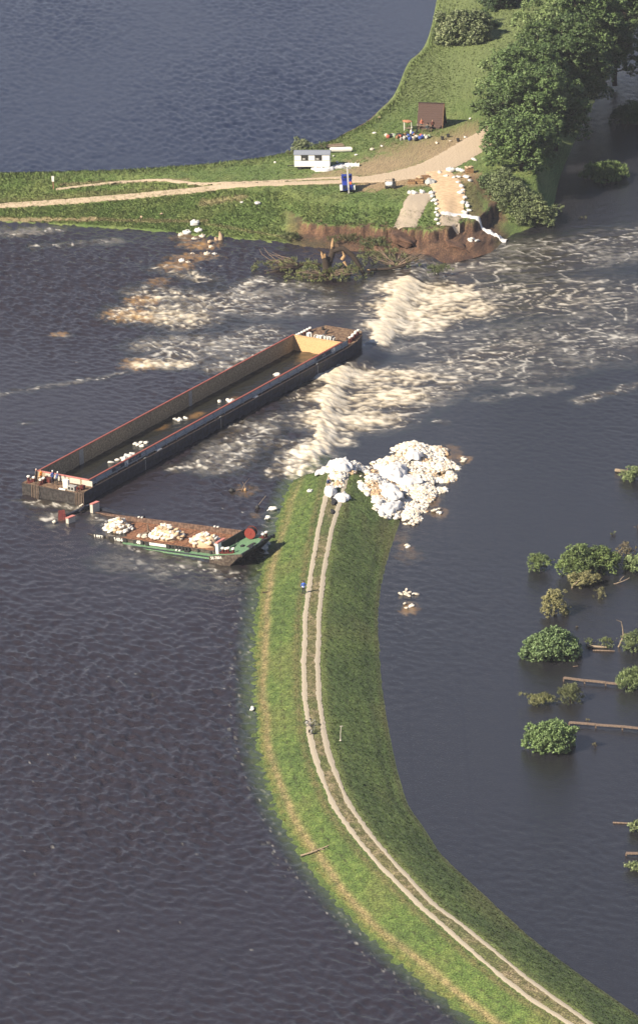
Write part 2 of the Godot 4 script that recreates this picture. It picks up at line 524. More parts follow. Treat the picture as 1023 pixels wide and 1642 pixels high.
func foam_grid():
	foam_d.resize(FW * FH)
	foam_c.resize(FW * FH)
	# [from, to, radius, strength, share of cream]
	var c := [
		[Vector2(14.15, -100.04), Vector2(11.32, -85.62), 1.9, 1.25, 1.0], [Vector2(11.32, -85.62), Vector2(9.31, -71.69), 1.9, 1.25, 0.9],
		[Vector2(14.04, -96.08), Vector2(20, -95.56), 5.0, 0.95, 0.8], [Vector2(12.44, -87.1), Vector2(21.55, -87.82), 5.5, 0.92, 0.8], [Vector2(10.42, -78.37), Vector2(16.78, -80.77), 3.6, 0.92, 0.6],
		[Vector2(15.53, -106.56), Vector2(26.97, -108.08), 3.6, 0.66, 0.2], [Vector2(23.54, -92.19), Vector2(34.54, -92.45), 8.0, 0.58, 0.3], [Vector2(24.38, -113.44), Vector2(37.78, -117.42), 5.0, 0.42, 0.0],
		[Vector2(27.95, -108.95), Vector2(53.09, -119.64), 7.0, 0.50, 0.0], [Vector2(31.9, -94.52), Vector2(50.59, -86.8), 9.0, 0.44, 0.0], [Vector2(24.38, -68.5), Vector2(40.52, -71.44), 9.0, 0.46, 0.0],
		[Vector2(12.04, -70.98), Vector2(22.84, -74.4), 3.0, 0.45, 0.0], [Vector2(16.08, -57.94), Vector2(28.85, -69.27), 4.0, 0.66, 0.2], [Vector2(28.26, -56.92), Vector2(44.16, -72.58), 5.0, 0.42, 0.0],
		[Vector2(3.43, -58.34), Vector2(2.2, -49.37), 1.7, 1.2, 0.9], [Vector2(2.2, -49.37), Vector2(1.23, -38.78), 1.7, 1.2, 0.9], [Vector2(1.23, -38.78), Vector2(0.26, -25.47), 1.6, 1.15, 0.9],
		[Vector2(3.4, -56.22), Vector2(11.68, -56.64), 4.6, 0.90, 0.7], [Vector2(2.84, -46.76), Vector2(10.62, -48.54), 5.0, 0.90, 0.8], [Vector2(1.88, -37.57), Vector2(7.85, -39.18), 4.4, 0.88, 0.7], [Vector2(0.95, -29.39), Vector2(3.06, -30.24), 2.2, 0.85, 0.5],
		[Vector2(9.68, -44.86), Vector2(16.84, -54.56), 5.0, 0.64, 0.3], [Vector2(11.55, -51.44), Vector2(22.28, -60.2), 5.0, 0.60, 0.2], [Vector2(16.3, -37.45), Vector2(17.29, -36.85), 1.0, 0.6, 0.0],
		[Vector2(-3.27, -15.85), Vector2(-0.73, -25.88), 2.6, 0.92, 0.45], [Vector2(-5.31, -27.01), Vector2(0.29, -28.09), 0.9, 0.62, 0.2], [Vector2(36.25, -44.83), Vector2(48.02, -53.08), 1.3, 0.6, 0.0], [Vector2(23.46, -46.41), Vector2(34.02, -50.95), 1.6, 0.36, 0.0],
		[Vector2(-25.51, -86.63), Vector2(-18.37, -83.03), 3.8, 0.80, 0.6], [Vector2(-27.88, -83.85), Vector2(-24.28, -84.73), 1.3, 0.85, 1.0], [Vector2(-25.38, -92.06), Vector2(-23.12, -93.08), 1.1, 0.8, 1.0], [Vector2(-19.34, -86.7), Vector2(-9.38, -93.1), 4.4, 0.62, 0.1], [Vector2(-24.11, -96.23), Vector2(-15.76, -91.22), 3.0, 0.60, 0.3], [Vector2(-10.78, -97.53), Vector2(-7.57, -101.91), 1.3, 0.85, 0.0], [Vector2(-7.57, -101.91), Vector2(-2.96, -94.38), 1.6, 0.5, 0.0],
		[Vector2(-9.35, -88.24), Vector2(-0.26, -88.05), 4.0, 0.50, 0.0], [Vector2(-2.94, -99.01), Vector2(1.65, -96.44), 1.6, 0.5, 0.0], [Vector2(-24.54, -63.32), Vector2(-18.9, -62.57), 2.3, 0.95, 0.7], [Vector2(-25.79, -63.99), Vector2(-23.99, -62.72), 1.0, 0.8, 1.0], [Vector2(-23.05, -70.87), Vector2(-15.51, -72.25), 3.0, 0.60, 0.1], [Vector2(-18.95, -65.68), Vector2(-7.51, -75.34), 3.6, 0.62, 0.0],
		[Vector2(-14.03, -59.65), Vector2(-5.72, -69.12), 2.0, 0.75, 0.0], [Vector2(-22.54, -108.6), Vector2(-15.91, -102.33), 2.0, 0.5, 0.4], [Vector2(-36.91, -77.26), Vector2(-35.83, -77.17), 0.7, 1.0, 0.9], [Vector2(-44.62, -51.18), Vector2(-26.7, -59.03), 0.6, 0.55, 0.0], [Vector2(-39.71, -39.06), Vector2(-38.68, -38.97), 0.4, 0.8, 0.0],
		[Vector2(-17.28, -18.93), Vector2(-13.18, -21.84), 1.5, 0.62, 0.1], [Vector2(-13.16, -19.35), Vector2(-8.67, -32.91), 3.0, 0.56, 0.0], [Vector2(-19.73, -18.13), Vector2(-17.28, -19.42), 0.9, 0.5, 0.0], [Vector2(-9.09, -32.95), Vector2(-5.72, -38.41), 1.5, 0.45, 0.0],
		[Vector2(-38.46, -6.97), Vector2(-34.86, -6.22), 0.6, 1.0, 0.0], [Vector2(-34.86, -6.22), Vector2(-30.57, -3.99), 0.7, 0.95, 0.1], [Vector2(-35.26, -0.59), Vector2(-33.2, -1.37), 1.3, 0.72, 0.1], [Vector2(-34.09, 2.29), Vector2(-33.69, 2.33), 0.7, 0.7, 0.0], [Vector2(-29.02, -1.05), Vector2(-25.61, 5.25), 0.8, 0.5, 0.0],
		[Vector2(-27.53, 7.39), Vector2(-10.38, 22.73), 1.5, 0.40, 0.0], [Vector2(-24.5, 16.18), Vector2(-11.92, 23.71), 3.0, 0.25, 0.0], [Vector2(-48.9, -128.9), Vector2(-39.85, -130.42), 2.0, 0.45, 0.0], [Vector2(-41.84, -121.64), Vector2(-29.55, -123.82), 1.5, 0.35, 0.0],
		[Vector2(3.22, -41.11), Vector2(7.93, -42.05), 0.4, 0.4, 0.0], [Vector2(7.58, -69.14), Vector2(9.02, -70.17), 1.0, 0.6, 0.0],
	]
	for r in c:
		var a: Vector2 = r[0]
		var b: Vector2 = r[1]
		var R: float = r[2] * (1.75 if r[2] > 2.5 else 1.35)
		for gz in range(maxi(0, int(minf(a.y, b.y) - R - FZ0)), mini(FH - 1, int(maxf(a.y, b.y) + R - FZ0 + 1)) + 1):
			for gx in range(maxi(0, int(minf(a.x, b.x) - R - FX0)), mini(FW - 1, int(maxf(a.x, b.x) + R - FX0 + 1)) + 1):
				var d := seg_dist(Vector2(gx + FX0, gz + FZ0), a, b)
				var s: float = r[3] * (1.0 - sst((0.32 if r[2] > 2.5 else 0.40) * R, R, d))
				var k := gz * FW + gx
				if s > foam_d[k]:
					foam_d[k] = s
				foam_c[k] = maxf(foam_c[k], r[4] * (1.0 - sst(0.3 * R, R, d)))

func bil(g: PackedFloat32Array, x: float, z: float) -> float:
	var fx := x - FX0
	var fz := z - FZ0
	if fx < 0 or fz < 0 or fx >= FW - 1 or fz >= FH - 1:
		return 0.0
	var i := int(fx)
	var j := int(fz)
	var k := j * FW + i
	return lerpf(lerpf(g[k], g[k + 1], fx - i), lerpf(g[k + FW], g[k + FW + 1], fx - i), fz - j)

func build_water():
	foam_grid()
	# places where tan sandbags lie just under the surface and show through: [place, radius across, radius along, strength]
	var bags := [[Vector2(-27.03, -85.87), 4.0, 2.2, 0.8], [Vector2(-24.93, -92.32), 3.0, 1.8, 0.8], [Vector2(-24.88, -63.07), 3.0, 2.2, 0.7], [Vector2(-22.85, -101.7), 2.2, 1.6, 0.5], [Vector2(-20.22, -109.67), 3.0, 2.0, 0.8], [Vector2(-17.95, -113.95), 4.5, 1.6, 0.7], [Vector2(-17.1, -120.38), 3.5, 2.0, 0.6], [Vector2(-19.07, -124.52), 3.5, 1.4, 0.4], [Vector2(-23.8, -83.5), 2.0, 1.0, 0.5], [Vector2(-36.57, -77.52), 1.6, 0.8, 0.7],
		[Vector2(-16.14, -119.31), 2.5, 1.3, 0.5], [Vector2(19.53, -21.85), 1.1, 1.2, 0.7], [Vector2(17.94, -23.98), 1.6, 3.0, 0.35], [Vector2(15.73, -19.91), 2.5, 5.0, 0.5], [Vector2(14.5, -6.61), 1.6, 3.0, 0.4], [Vector2(10.62, 32.6), 1.4, 1.6, 0.6], [Vector2(11.11, 13.94), 2.0, 2.0, 0.2], [Vector2(10.1, 7.53), 1.6, 1.6, 0.2], [Vector2(10.64, 11.2), 1.2, 1.0, 0.3], [Vector2(15.38, -1.34), 1.5, 1.5, 0.4], [Vector2(-8.13, 0.55), 1.0, 0.7, 0.3], [Vector2(-9.39, -8.79), 2.0, 1.5, 0.3]]
	var zs := PackedFloat32Array()
	var z := -345.0
	while z < 172.0:
		zs.append(z)
		z += 0.85 if z < -130.0 else (0.34 if z < -8.0 else 0.42)
	var NX := 560
	var NZ := zs.size()
	var hs := PackedFloat32Array()
	hs.resize(NX * NZ)
	var pos := PackedVector3Array()
	pos.resize(NX * NZ)
	var col := PackedColorArray()
	col.resize(NX * NZ)
	var up_c := Color(0.0198, 0.0194, 0.0203)
	var lake := Color(0.006, 0.011, 0.031)
	var low := Color(0.0165, 0.0190, 0.0220)
	var brown := Color(0.082, 0.064, 0.045)
	var foam_white := Color(0.72, 0.70, 0.65)
	var foam_cream := Color(0.70, 0.58, 0.38)
	for j in NZ:
		z = zs[j]
		var hw := lerpf(80.0, 48.0, clampf((z + 280.0) / 427.0, 0.0, 1.1))
		var dv := divide.at(z)
		var le := left_edge.at(z) if z > -24.0 else 1e6
		var near_bags := bags.filter(func(b): return absf(b[0].y - z) < 7.0)
		for i in NX:
			var x := -hw + 2.0 * hw * i / (NX - 1)
			var k := j * NX + i
			var side := sst(-0.8, 3.2, x - dv)
			var h := -side
			var d := 0.0
			var cr := 0.0
			var fine_v := 0.5
			if z > -150.0 and z < 40.0:
				var jx := x + 0.9 * g2.get_noise_2d(x * 0.35, z * 0.30 + 33.0)
				var jz := z + 1.3 * g2.get_noise_2d(x * 0.30 + 55.0, z * 0.25)
				d = bil(foam_d, jx, jz)
				cr = bil(foam_c, jx, jz)
			# wind waves
			var wx := x * 0.92 + z * 0.38
			var wz := z * 0.92 - x * 0.38
			var farlake := 1.0 if z < shore_n.at(x) else 0.0
			var amp := lerpf(1.0, 0.22, side) * (1.0 - 0.4 * farlake)
			var w1 := g1.get_noise_2d(wx * 0.21 + 0.5 * g1.get_noise_2d(x * 0.1, z * 0.1), wz * 0.40)
			var w2 := g1.get_noise_2d(x * 0.55 + 91.0, z * 0.72 - x * 0.3)
			var gust := 0.72 + 0.75 * g1.get_noise_2d(x * 0.02, z * 0.012 + 40.0)
			var w3 := g1.get_noise_2d(x * 0.95 - z * 0.3 + 17.0, z * 1.15 + x * 0.2)
			var wave := (0.22 * (1.0 - absf(w1)) + 0.14 * w2 + 0.10 * (1.0 - absf(w2)) + 0.085 * w3) * amp * gust
			h += wave - 0.2 * amp
			var f := 0.0
			if d > 0.02:
				# flow runs to the right and slightly away
				var u := x * 0.97 - z * 0.22
				var v := z * 0.97 + x * 0.22
				var wq := g1.get_noise_2d(u * 0.11, v * 0.17)
				var wr := g1.get_noise_2d(u * 0.12 + 40.0, v * 0.18 + 9.0)
				var v1 := 1.0 - absf(g1.get_noise_2d(u * 0.065 + wq * 0.55, v * 0.10 + wr * 0.55))
				var v3 := 1.0 - absf(g1.get_noise_2d(u * 0.14 + wr * 0.8 + 31.0, v * 0.20 + wq * 0.8))
				var fine := 0.5 + 0.5 * g2.get_noise_2d(u * 0.62, v * 0.72)
				var broad := 0.5 + 0.5 * g1.get_noise_2d(u * 0.08 + 70.0, v * 0.13)
				fine_v = fine
				var r := v3
				var dd := minf(d, 1.0)
				var grit := 0.12 + 0.88 * sst(0.30, 0.62, fine)
				var lace := (0.55 + 0.3 * dd) * grit * maxf(sst(0.87 - 0.08 * dd, 1.0, v1) * sst(0.12, 0.40, d), sst(0.89 - 0.09 * dd, 1.0, v3) * sst(0.36, 0.62, d))
				var tex := v3 * 0.22 + fine * 0.50 + broad * 0.30 + v1 * 0.12
				f = maxf(lace, sst(1.12 - d * 0.86, 1.72 - d * 0.98, tex) * sst(0.50, 0.9, d))
				f = maxf(f, 0.30 * dd * sst(0.52, 0.80, tex))
				h += minf(d, 1.0) * (1.0 - 0.6 * sst(0.75, 1.15, d)) * (0.26 * g2.get_noise_2d(u * 0.20, v * 0.30) + 0.14 * (fine - 0.5) + 0.10 * (r - 0.5)) + 0.08 * f * d
				if d > 0.85:
					h += (d - 0.85) * 0.25 * (0.3 + fine)
			# small whitecaps on the windy reach
			var cap := 0.0
			if side < 0.3 and z > -120.0:
				cap = sst(0.74, 0.90, fineness(x, z)) * sst(0.90, 0.99, 1.0 - absf(w1)) * 0.4 * (1.0 - side * 3.0) * sst(-0.25, 0.25, g1.get_noise_2d(x * 0.05 + 7.0, z * 0.02))
				var toe := le - x
				if toe > -0.5 and toe < 6.0 and z > 0.0:
					var band := exp(-pow((toe - 2.0 - 0.9 * g1.get_noise_1d(z * 0.09)) / 0.75, 2.0)) + 0.6 * exp(-pow((toe - 0.5) / 0.5, 2.0))
					cap = maxf(cap, band * sst(0.66, 0.92, fineness(x * 2.4, z * 1.0)) * 0.42)
			f = maxf(f, cap)
			var c := up_c.lerp(low, side)
			if farlake > 0.5:
				c = lake
			elif z > -150.0 and z < 20.0:
				c = c.lerp(brown, clampf(d * 1.05, 0.0, 0.95) * (0.35 + 0.6 * fine_v))
			# drowned grass at the foot of the near dyke
			var gs := le - x
			if gs > -1.0 and gs < 2.2:
				c = c.lerp(Color(0.055, 0.075, 0.035), (1.0 - sst(0.2, 2.2, gs)) * 0.8)
			for b in near_bags:
				var bp: Vector2 = b[0]
				var dx := x - bp.x
				if absf(dx) < 7.0:
					var e := pow(dx / b[1], 2.0) + pow((z - bp.y) / (b[2] * 1.6), 2.0)
					e += 1.0 * g2.get_noise_2d(x * 0.8, z * 0.6)
					c = c.lerp(Color(0.30, 0.18, 0.075), (1.0 - sst(-0.1, 1.15, e)) * b[3] * 0.8)
			var fc := foam_white.lerp(foam_cream, clampf(cr * (1.15 - 0.5 * f), 0.0, 1.0))
			if d > 0.3:
				fc = fc.lerp(Color(0.42, 0.31, 0.17), clampf(cr, 0.0, 1.0) * sst(0.56, 0.36, fine_v) * 0.30)
			c = c.lerp(fc, f)
			hs[k] = h
			pos[k] = Vector3(x, h, z)
			col[k] = c
	var nor := PackedVector3Array()
	nor.resize(NX * NZ)
	for j in NZ:
		var j0 := maxi(j - 1, 0)
		var j1 := mini(j + 1, NZ - 1)
		for i in NX:
			var i0 := maxi(i - 1, 0)
			var i1 := mini(i + 1, NX - 1)
			var k := j * NX + i
			var sx := (hs[j * NX + i1] - hs[j * NX + i0]) / (pos[j * NX + i1].x - pos[j * NX + i0].x)
			var sz := (hs[j1 * NX + i] - hs[j0 * NX + i]) / (zs[j1] - zs[j0])
			nor[k] = Vector3(-sx, 1.0, -sz).normalized()
	var idx := PackedInt32Array()
	idx.resize((NX - 1) * (NZ - 1) * 6)
	var q := 0
	for j in NZ - 1:
		z = zs[j]
		var lo_x := left_edge.at(z) + 3.0 if z > 0.0 else 1e6
		var hi_x := right_edge.at(z) - 3.0
		for i in NX - 1:
			var a := j * NX + i
			var px := pos[a].x
			if px > lo_x and px < hi_x:
				continue
			if z < -135.0 and z < shore_s.at(px) - 6.0 and z > shore_n.at(px) + 3.0 and px < 84.0:
				continue
			for t in [a, a + 1, a + NX + 1, a, a + NX + 1, a + NX]:
				idx[q] = t
				q += 1
	idx.resize(q)
	var arr := []
	arr.resize(Mesh.ARRAY_MAX)
	arr[Mesh.ARRAY_VERTEX] = pos
	arr[Mesh.ARRAY_NORMAL] = nor
	arr[Mesh.ARRAY_COLOR] = col
	arr[Mesh.ARRAY_INDEX] = idx
	var mesh := ArrayMesh.new()
	mesh.add_surface_from_arrays(Mesh.PRIMITIVE_TRIANGLES, arr)
	obj("river_water", mesh, M.water, null, "structure")
	# the same water on to the horizon, round the modelled reach
	var st := begin()
	var z0 := zs[0]
	var z1 := zs[NZ - 1]
	var w0 := pos[NX - 1].x
	var w1b := pos[NX * NZ - 1].x
	var B := 6000.0
	st.set_color(Color(0.012, 0.0155, 0.028))
	quad(st, Vector3(-B, -0.1, -B), Vector3(B, -0.1, -B), Vector3(B, -0.1, z0), Vector3(-B, -0.1, z0), Vector3.UP)
	quad(st, Vector3(-B, -0.1, z1), Vector3(B, -0.1, z1), Vector3(B, -0.1, B), Vector3(-B, -0.1, B), Vector3.UP)
	quad(st, Vector3(-B, -0.1, z0), Vector3(-w0, -0.1, z0), Vector3(-w1b, -0.1, z1), Vector3(-B, -0.1, z1), Vector3.UP)
	quad(st, Vector3(w0, -0.9, z0), Vector3(B, -0.9, z0), Vector3(B, -0.9, z1), Vector3(w1b, -0.9, z1), Vector3.UP)
	obj("flood_water", st, M.water_far, null, "structure")

func fineness(x: float, z: float) -> float:
	return 0.5 + 0.5 * g2.get_noise_2d(x * 0.5 + 300.0, z * 0.7)

# ------------------------------------------------------------------ grass and earth
func mesh_grid(P: PackedVector3Array, C: PackedColorArray, NX: int, NZ: int) -> ArrayMesh:
	var N := PackedVector3Array()
	N.resize(NX * NZ)
	var idx := PackedInt32Array()
	for j in NZ:
		for i in NX:
			var a := P[j * NX + maxi(i - 1, 0)]
			var b := P[j * NX + mini(i + 1, NX - 1)]
			var c := P[maxi(j - 1, 0) * NX + i]
			var d := P[mini(j + 1, NZ - 1) * NX + i]
			var n := (d - c).cross(b - a).normalized()
			N[j * NX + i] = n if n.y > 0 else -n
	for j in NZ - 1:
		for i in NX - 1:
			var a := j * NX + i
			var f := (P[a + NX] - P[a]).cross(P[a + 1] - P[a])
			if f.y < 0:
				idx.append_array(PackedInt32Array([a, a + NX, a + NX + 1, a, a + NX + 1, a + 1]))
			else:
				idx.append_array(PackedInt32Array([a, a + 1, a + NX + 1, a, a + NX + 1, a + NX]))
	var arr := []
	arr.resize(Mesh.ARRAY_MAX)
	arr[Mesh.ARRAY_VERTEX] = P
	arr[Mesh.ARRAY_NORMAL] = N
	arr[Mesh.ARRAY_COLOR] = C
	arr[Mesh.ARRAY_INDEX] = idx
	var m := ArrayMesh.new()
	m.add_surface_from_arrays(Mesh.PRIMITIVE_TRIANGLES, arr)
	return m

func near_color(x: float, z: float) -> Color:
	var a := left_edge.at(z)
	var b := rut_l.at(z)
	var c := rut_r.at(z)
	var d := right_edge.at(z)
	var n := g2.get_noise_2d(x * 0.16, z * 0.10)
	var m := g2.get_noise_2d(x * 0.9 + 50.0, z * 0.6)
	var s := g1.get_noise_2d(x * 0.35, z * 0.04)
	var col := Color(0.125, 0.215, 0.048)
	if x < b:
		var t := (x - a) / (b - a)
		col = col.lerp(Color(0.165, 0.245, 0.062), sst(-0.2, 0.5, m))
		# wrack line of straw left by a higher water
		var centre := 0.22 + 0.05 * g1.get_noise_1d(z * 0.07)
		var band := exp(-pow((t - centre) / (0.075 + 0.02 * n), 2.0)) * (0.85 + 0.5 * m) * (0.55 + 0.45 * sst(0.0, 30.0, z))
		col = col.lerp(Color(0.42, 0.335, 0.18), clampf(band, 0.0, 0.9))
		var thin := exp(-pow((t - 0.11 - 0.03 * s) / 0.06, 2.0)) * (0.5 + m)
		col = col.lerp(Color(0.24, 0.22, 0.075), clampf(thin, 0.0, 0.6))
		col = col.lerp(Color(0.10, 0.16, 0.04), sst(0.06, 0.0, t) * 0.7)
		# a trodden line of dark clumps half way up
		var cl := exp(-pow((t - 0.55 - 0.02 * s) / 0.02, 2.0)) * sst(0.15, 0.4, g1.get_noise_2d(x * 1.2, z * 0.7))
		col = col.lerp(Color(0.05, 0.055, 0.02), clampf(cl, 0.0, 0.8))
		var edge := exp(-pow((b - 0.9 - x) / 0.45, 2.0))
		col = col.lerp(Color(0.20, 0.16, 0.08), clampf(edge * (0.6 + 0.6 * m), 0.0, 0.7))
	elif x < c:
		col = Color(0.20, 0.20, 0.085).lerp(Color(0.34, 0.29, 0.18), sst(-0.3, 0.4, m))
		col = col.lerp(Color(0.13, 0.18, 0.05), sst(0.0, 0.4, n) * 0.75)
	else:
		var t2 := (x - c) / (d - c)
		col = Color(0.195, 0.29, 0.08).lerp(Color(0.14, 0.225, 0.064), sst(-0.25, 0.25, n + 0.6 * m))
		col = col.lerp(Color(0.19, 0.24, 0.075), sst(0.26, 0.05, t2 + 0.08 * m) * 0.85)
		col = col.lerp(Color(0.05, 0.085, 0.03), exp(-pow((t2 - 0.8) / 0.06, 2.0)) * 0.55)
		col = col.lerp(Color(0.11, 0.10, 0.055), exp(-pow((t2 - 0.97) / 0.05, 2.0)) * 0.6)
		col = col.lerp(Color(0.15, 0.115, 0.06), sst(0.1, 0.5, s + 0.5 * n) * sst(25.0, -12.0, z) * 0.55)
	var patch := g2.get_noise_2d(x * 0.07 + 20.0, z * 0.035)
	col = col.lerp(Color(0.20, 0.215, 0.075), sst(0.05, 0.45, patch) * 0.45)
	col = col.lerp(Color(0.07, 0.13, 0.035), sst(0.05, 0.45, -patch) * 0.45)
	return col * (0.90 + 0.34 * m)

func build_near_dyke():
	var NX := 120
	var zs := []
	var z := -26.0
	while z < 175.0:
		zs.append(z)
		z += 0.34
	var P := PackedVector3Array()
	var C := PackedColorArray()
	for zz in zs:
		var a := left_edge.at(zz) - 4.0
		var d := right_edge.at(zz) + 3.0
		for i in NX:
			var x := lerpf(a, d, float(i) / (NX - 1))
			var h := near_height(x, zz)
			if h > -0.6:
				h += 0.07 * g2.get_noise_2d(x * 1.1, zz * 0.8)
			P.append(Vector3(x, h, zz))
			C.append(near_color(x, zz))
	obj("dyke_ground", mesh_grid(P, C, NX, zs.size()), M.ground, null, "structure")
	# two gravelled wheel tracks
	for t in [[rut_l, "left"], [rut_r, "right"]]:
		var P2 := PackedVector3Array()
		var C2 := PackedColorArray()
		var tb: Table = t[0]
		var n := 0
		z = -9.0
		while z < 172.0:
			var c := tb.at(z) + 0.05 * g1.get_noise_1d(z * 0.2)
			var w := 0.29 + 0.09 * g1.get_noise_1d(z * 0.9 + 50.0) + 0.06 * g1.get_noise_1d(z * 0.12)
			for e in [-1.0, -0.5, 0.0, 0.5, 1.0]:
				var jag: float = 0.06 * g1.get_noise_2d(z * 2.2, e * 9.0) * absf(e)
				var x: float = c + e * w + jag
				P2.append(Vector3(x, near_height(x, z) + 0.085 - 0.04 * absf(e), z))
				C2.append(Color.WHITE)
			n += 1
			z += 0.4
		obj("wheel_track", mesh_grid(P2, C2, 5, n), M.track, null, "structure")
	# grass tufts
	var xf := []
	var cols := []
	for k in 60000:
		z = rng.randf_range(-14.0, 160.0)
		var t3 := rng.randf()
		var x := lerpf(left_edge.at(z) + 0.1, right_edge.at(z) - 0.1, t3)
		if x > rut_l.at(z) - 0.6 and x < rut_r.at(z) + 0.55:
			if rng.randf() < 0.55 or absf(x - rut_l.at(z)) < 0.5 or absf(x - rut_r.at(z)) < 0.5:
				continue
		var rightside := x > rut_r.at(z)
		var s := rng.randf_range(0.045, 0.10) * (1.1 if rightside else 0.9)
		xf.append(Transform3D(Basis.from_euler(Vector3(0, rng.randf() * TAU, 0)).scaled(Vector3(s * 1.6, s, s * 1.6)), Vector3(x, near_height(x, z) - 0.02, z)))
		var c := near_color(x, z) * rng.randf_range(0.75, 1.3)
		c.a = 1.0
		cols.append(c)
	copies("grass", tuft_mesh(), M.grass, xf, cols)
	tag(get_child(get_child_count() - 1), "short grass covering the curved near dyke", "grass")

func tuft_mesh() -> ArrayMesh:
	var st := begin()
	var r := RandomNumberGenerator.new()
	r.seed = 5
	for k in 7:
		var a := TAU * k / 7.0 + r.randf() * 0.6
		var d := Vector3(cos(a), 0, sin(a))
		var s := Vector3(-d.z, 0, d.x)
		var b := d * r.randf_range(0.0, 0.3)
		var lean := d * r.randf_range(0.15, 0.6)
		var hh := r.randf_range(0.7, 1.1)
		st.set_normal((d * 0.5 + Vector3.UP).normalized())
		for p in [b - s * 0.13, b + s * 0.13, b + lean + Vector3.UP * hh]:
			st.set_normal((d * 0.45 + Vector3.UP).normalized())
			st.add_vertex(p)
	return st.commit()

var soil := []
func far_color(x: float, z: float, h: float) -> Color:
	var n := g2.get_noise_2d(x * 0.12, z * 0.08)
	var m := g2.get_noise_2d(x * 0.8 + 50.0, z * 0.45)
	var st := g2.get_noise_2d((x + z * 0.35) * 0.5, (z - x) * 0.06)
	var col := Color(0.165, 0.265, 0.072).lerp(Color(0.225, 0.30, 0.095), sst(-0.3, 0.4, n + 0.5 * m))
	col = col.lerp(Color(0.135, 0.215, 0.063), sst(0.05, 0.45, st) * 0.6)
	# uncut grass on the lake side and the hill
	var wild := sst(0.0, 6.0, -(z + 150.0) - 1.05 * (40.0 - x)) if x > 0.0 else 0.0
	wild = clampf(sst(-172.0, -190.0, z + 0.35 * (x - 10.0)), 0.0, 1.0)
	col = col.lerp(Color(0.215, 0.285, 0.105), wild * 0.8)
	for s in soil:
		var p := Vector2(x, z)
		var d: float = seg_dist(p, s[0], s[1]) + 1.2 * m * s[2] * 0.5 + n * s[2] * 0.5
		if d < s[2]:
			col = col.lerp(s[3], (1.0 - sst(0.35 * s[2], s[2], d)) * s[4])
	var w := scarp_weight(x)
	if w > 0.01:
		var hn := h + 0.25 * m
		var earth := Color(0.15, 0.085, 0.055).lerp(Color(0.095, 0.055, 0.042), sst(-0.2, 0.4, g2.get_noise_2d(x * 0.7, h * 1.2 + z * 0.2)))
		earth = earth.lerp(Color(0.21, 0.12, 0.075), sst(0.1, 0.5, g1.get_noise_2d(x * 0.5, z * 0.3)))
		col = col.lerp(earth, w * sst(2.32, 2.12, hn))
		col = col.lerp(Color(0.07, 0.075, 0.035), w * sst(0.8, 0.2, hn) * sst(8.0, 0.0, x) * 0.6)
	return col * (0.92 + 0.25 * m)

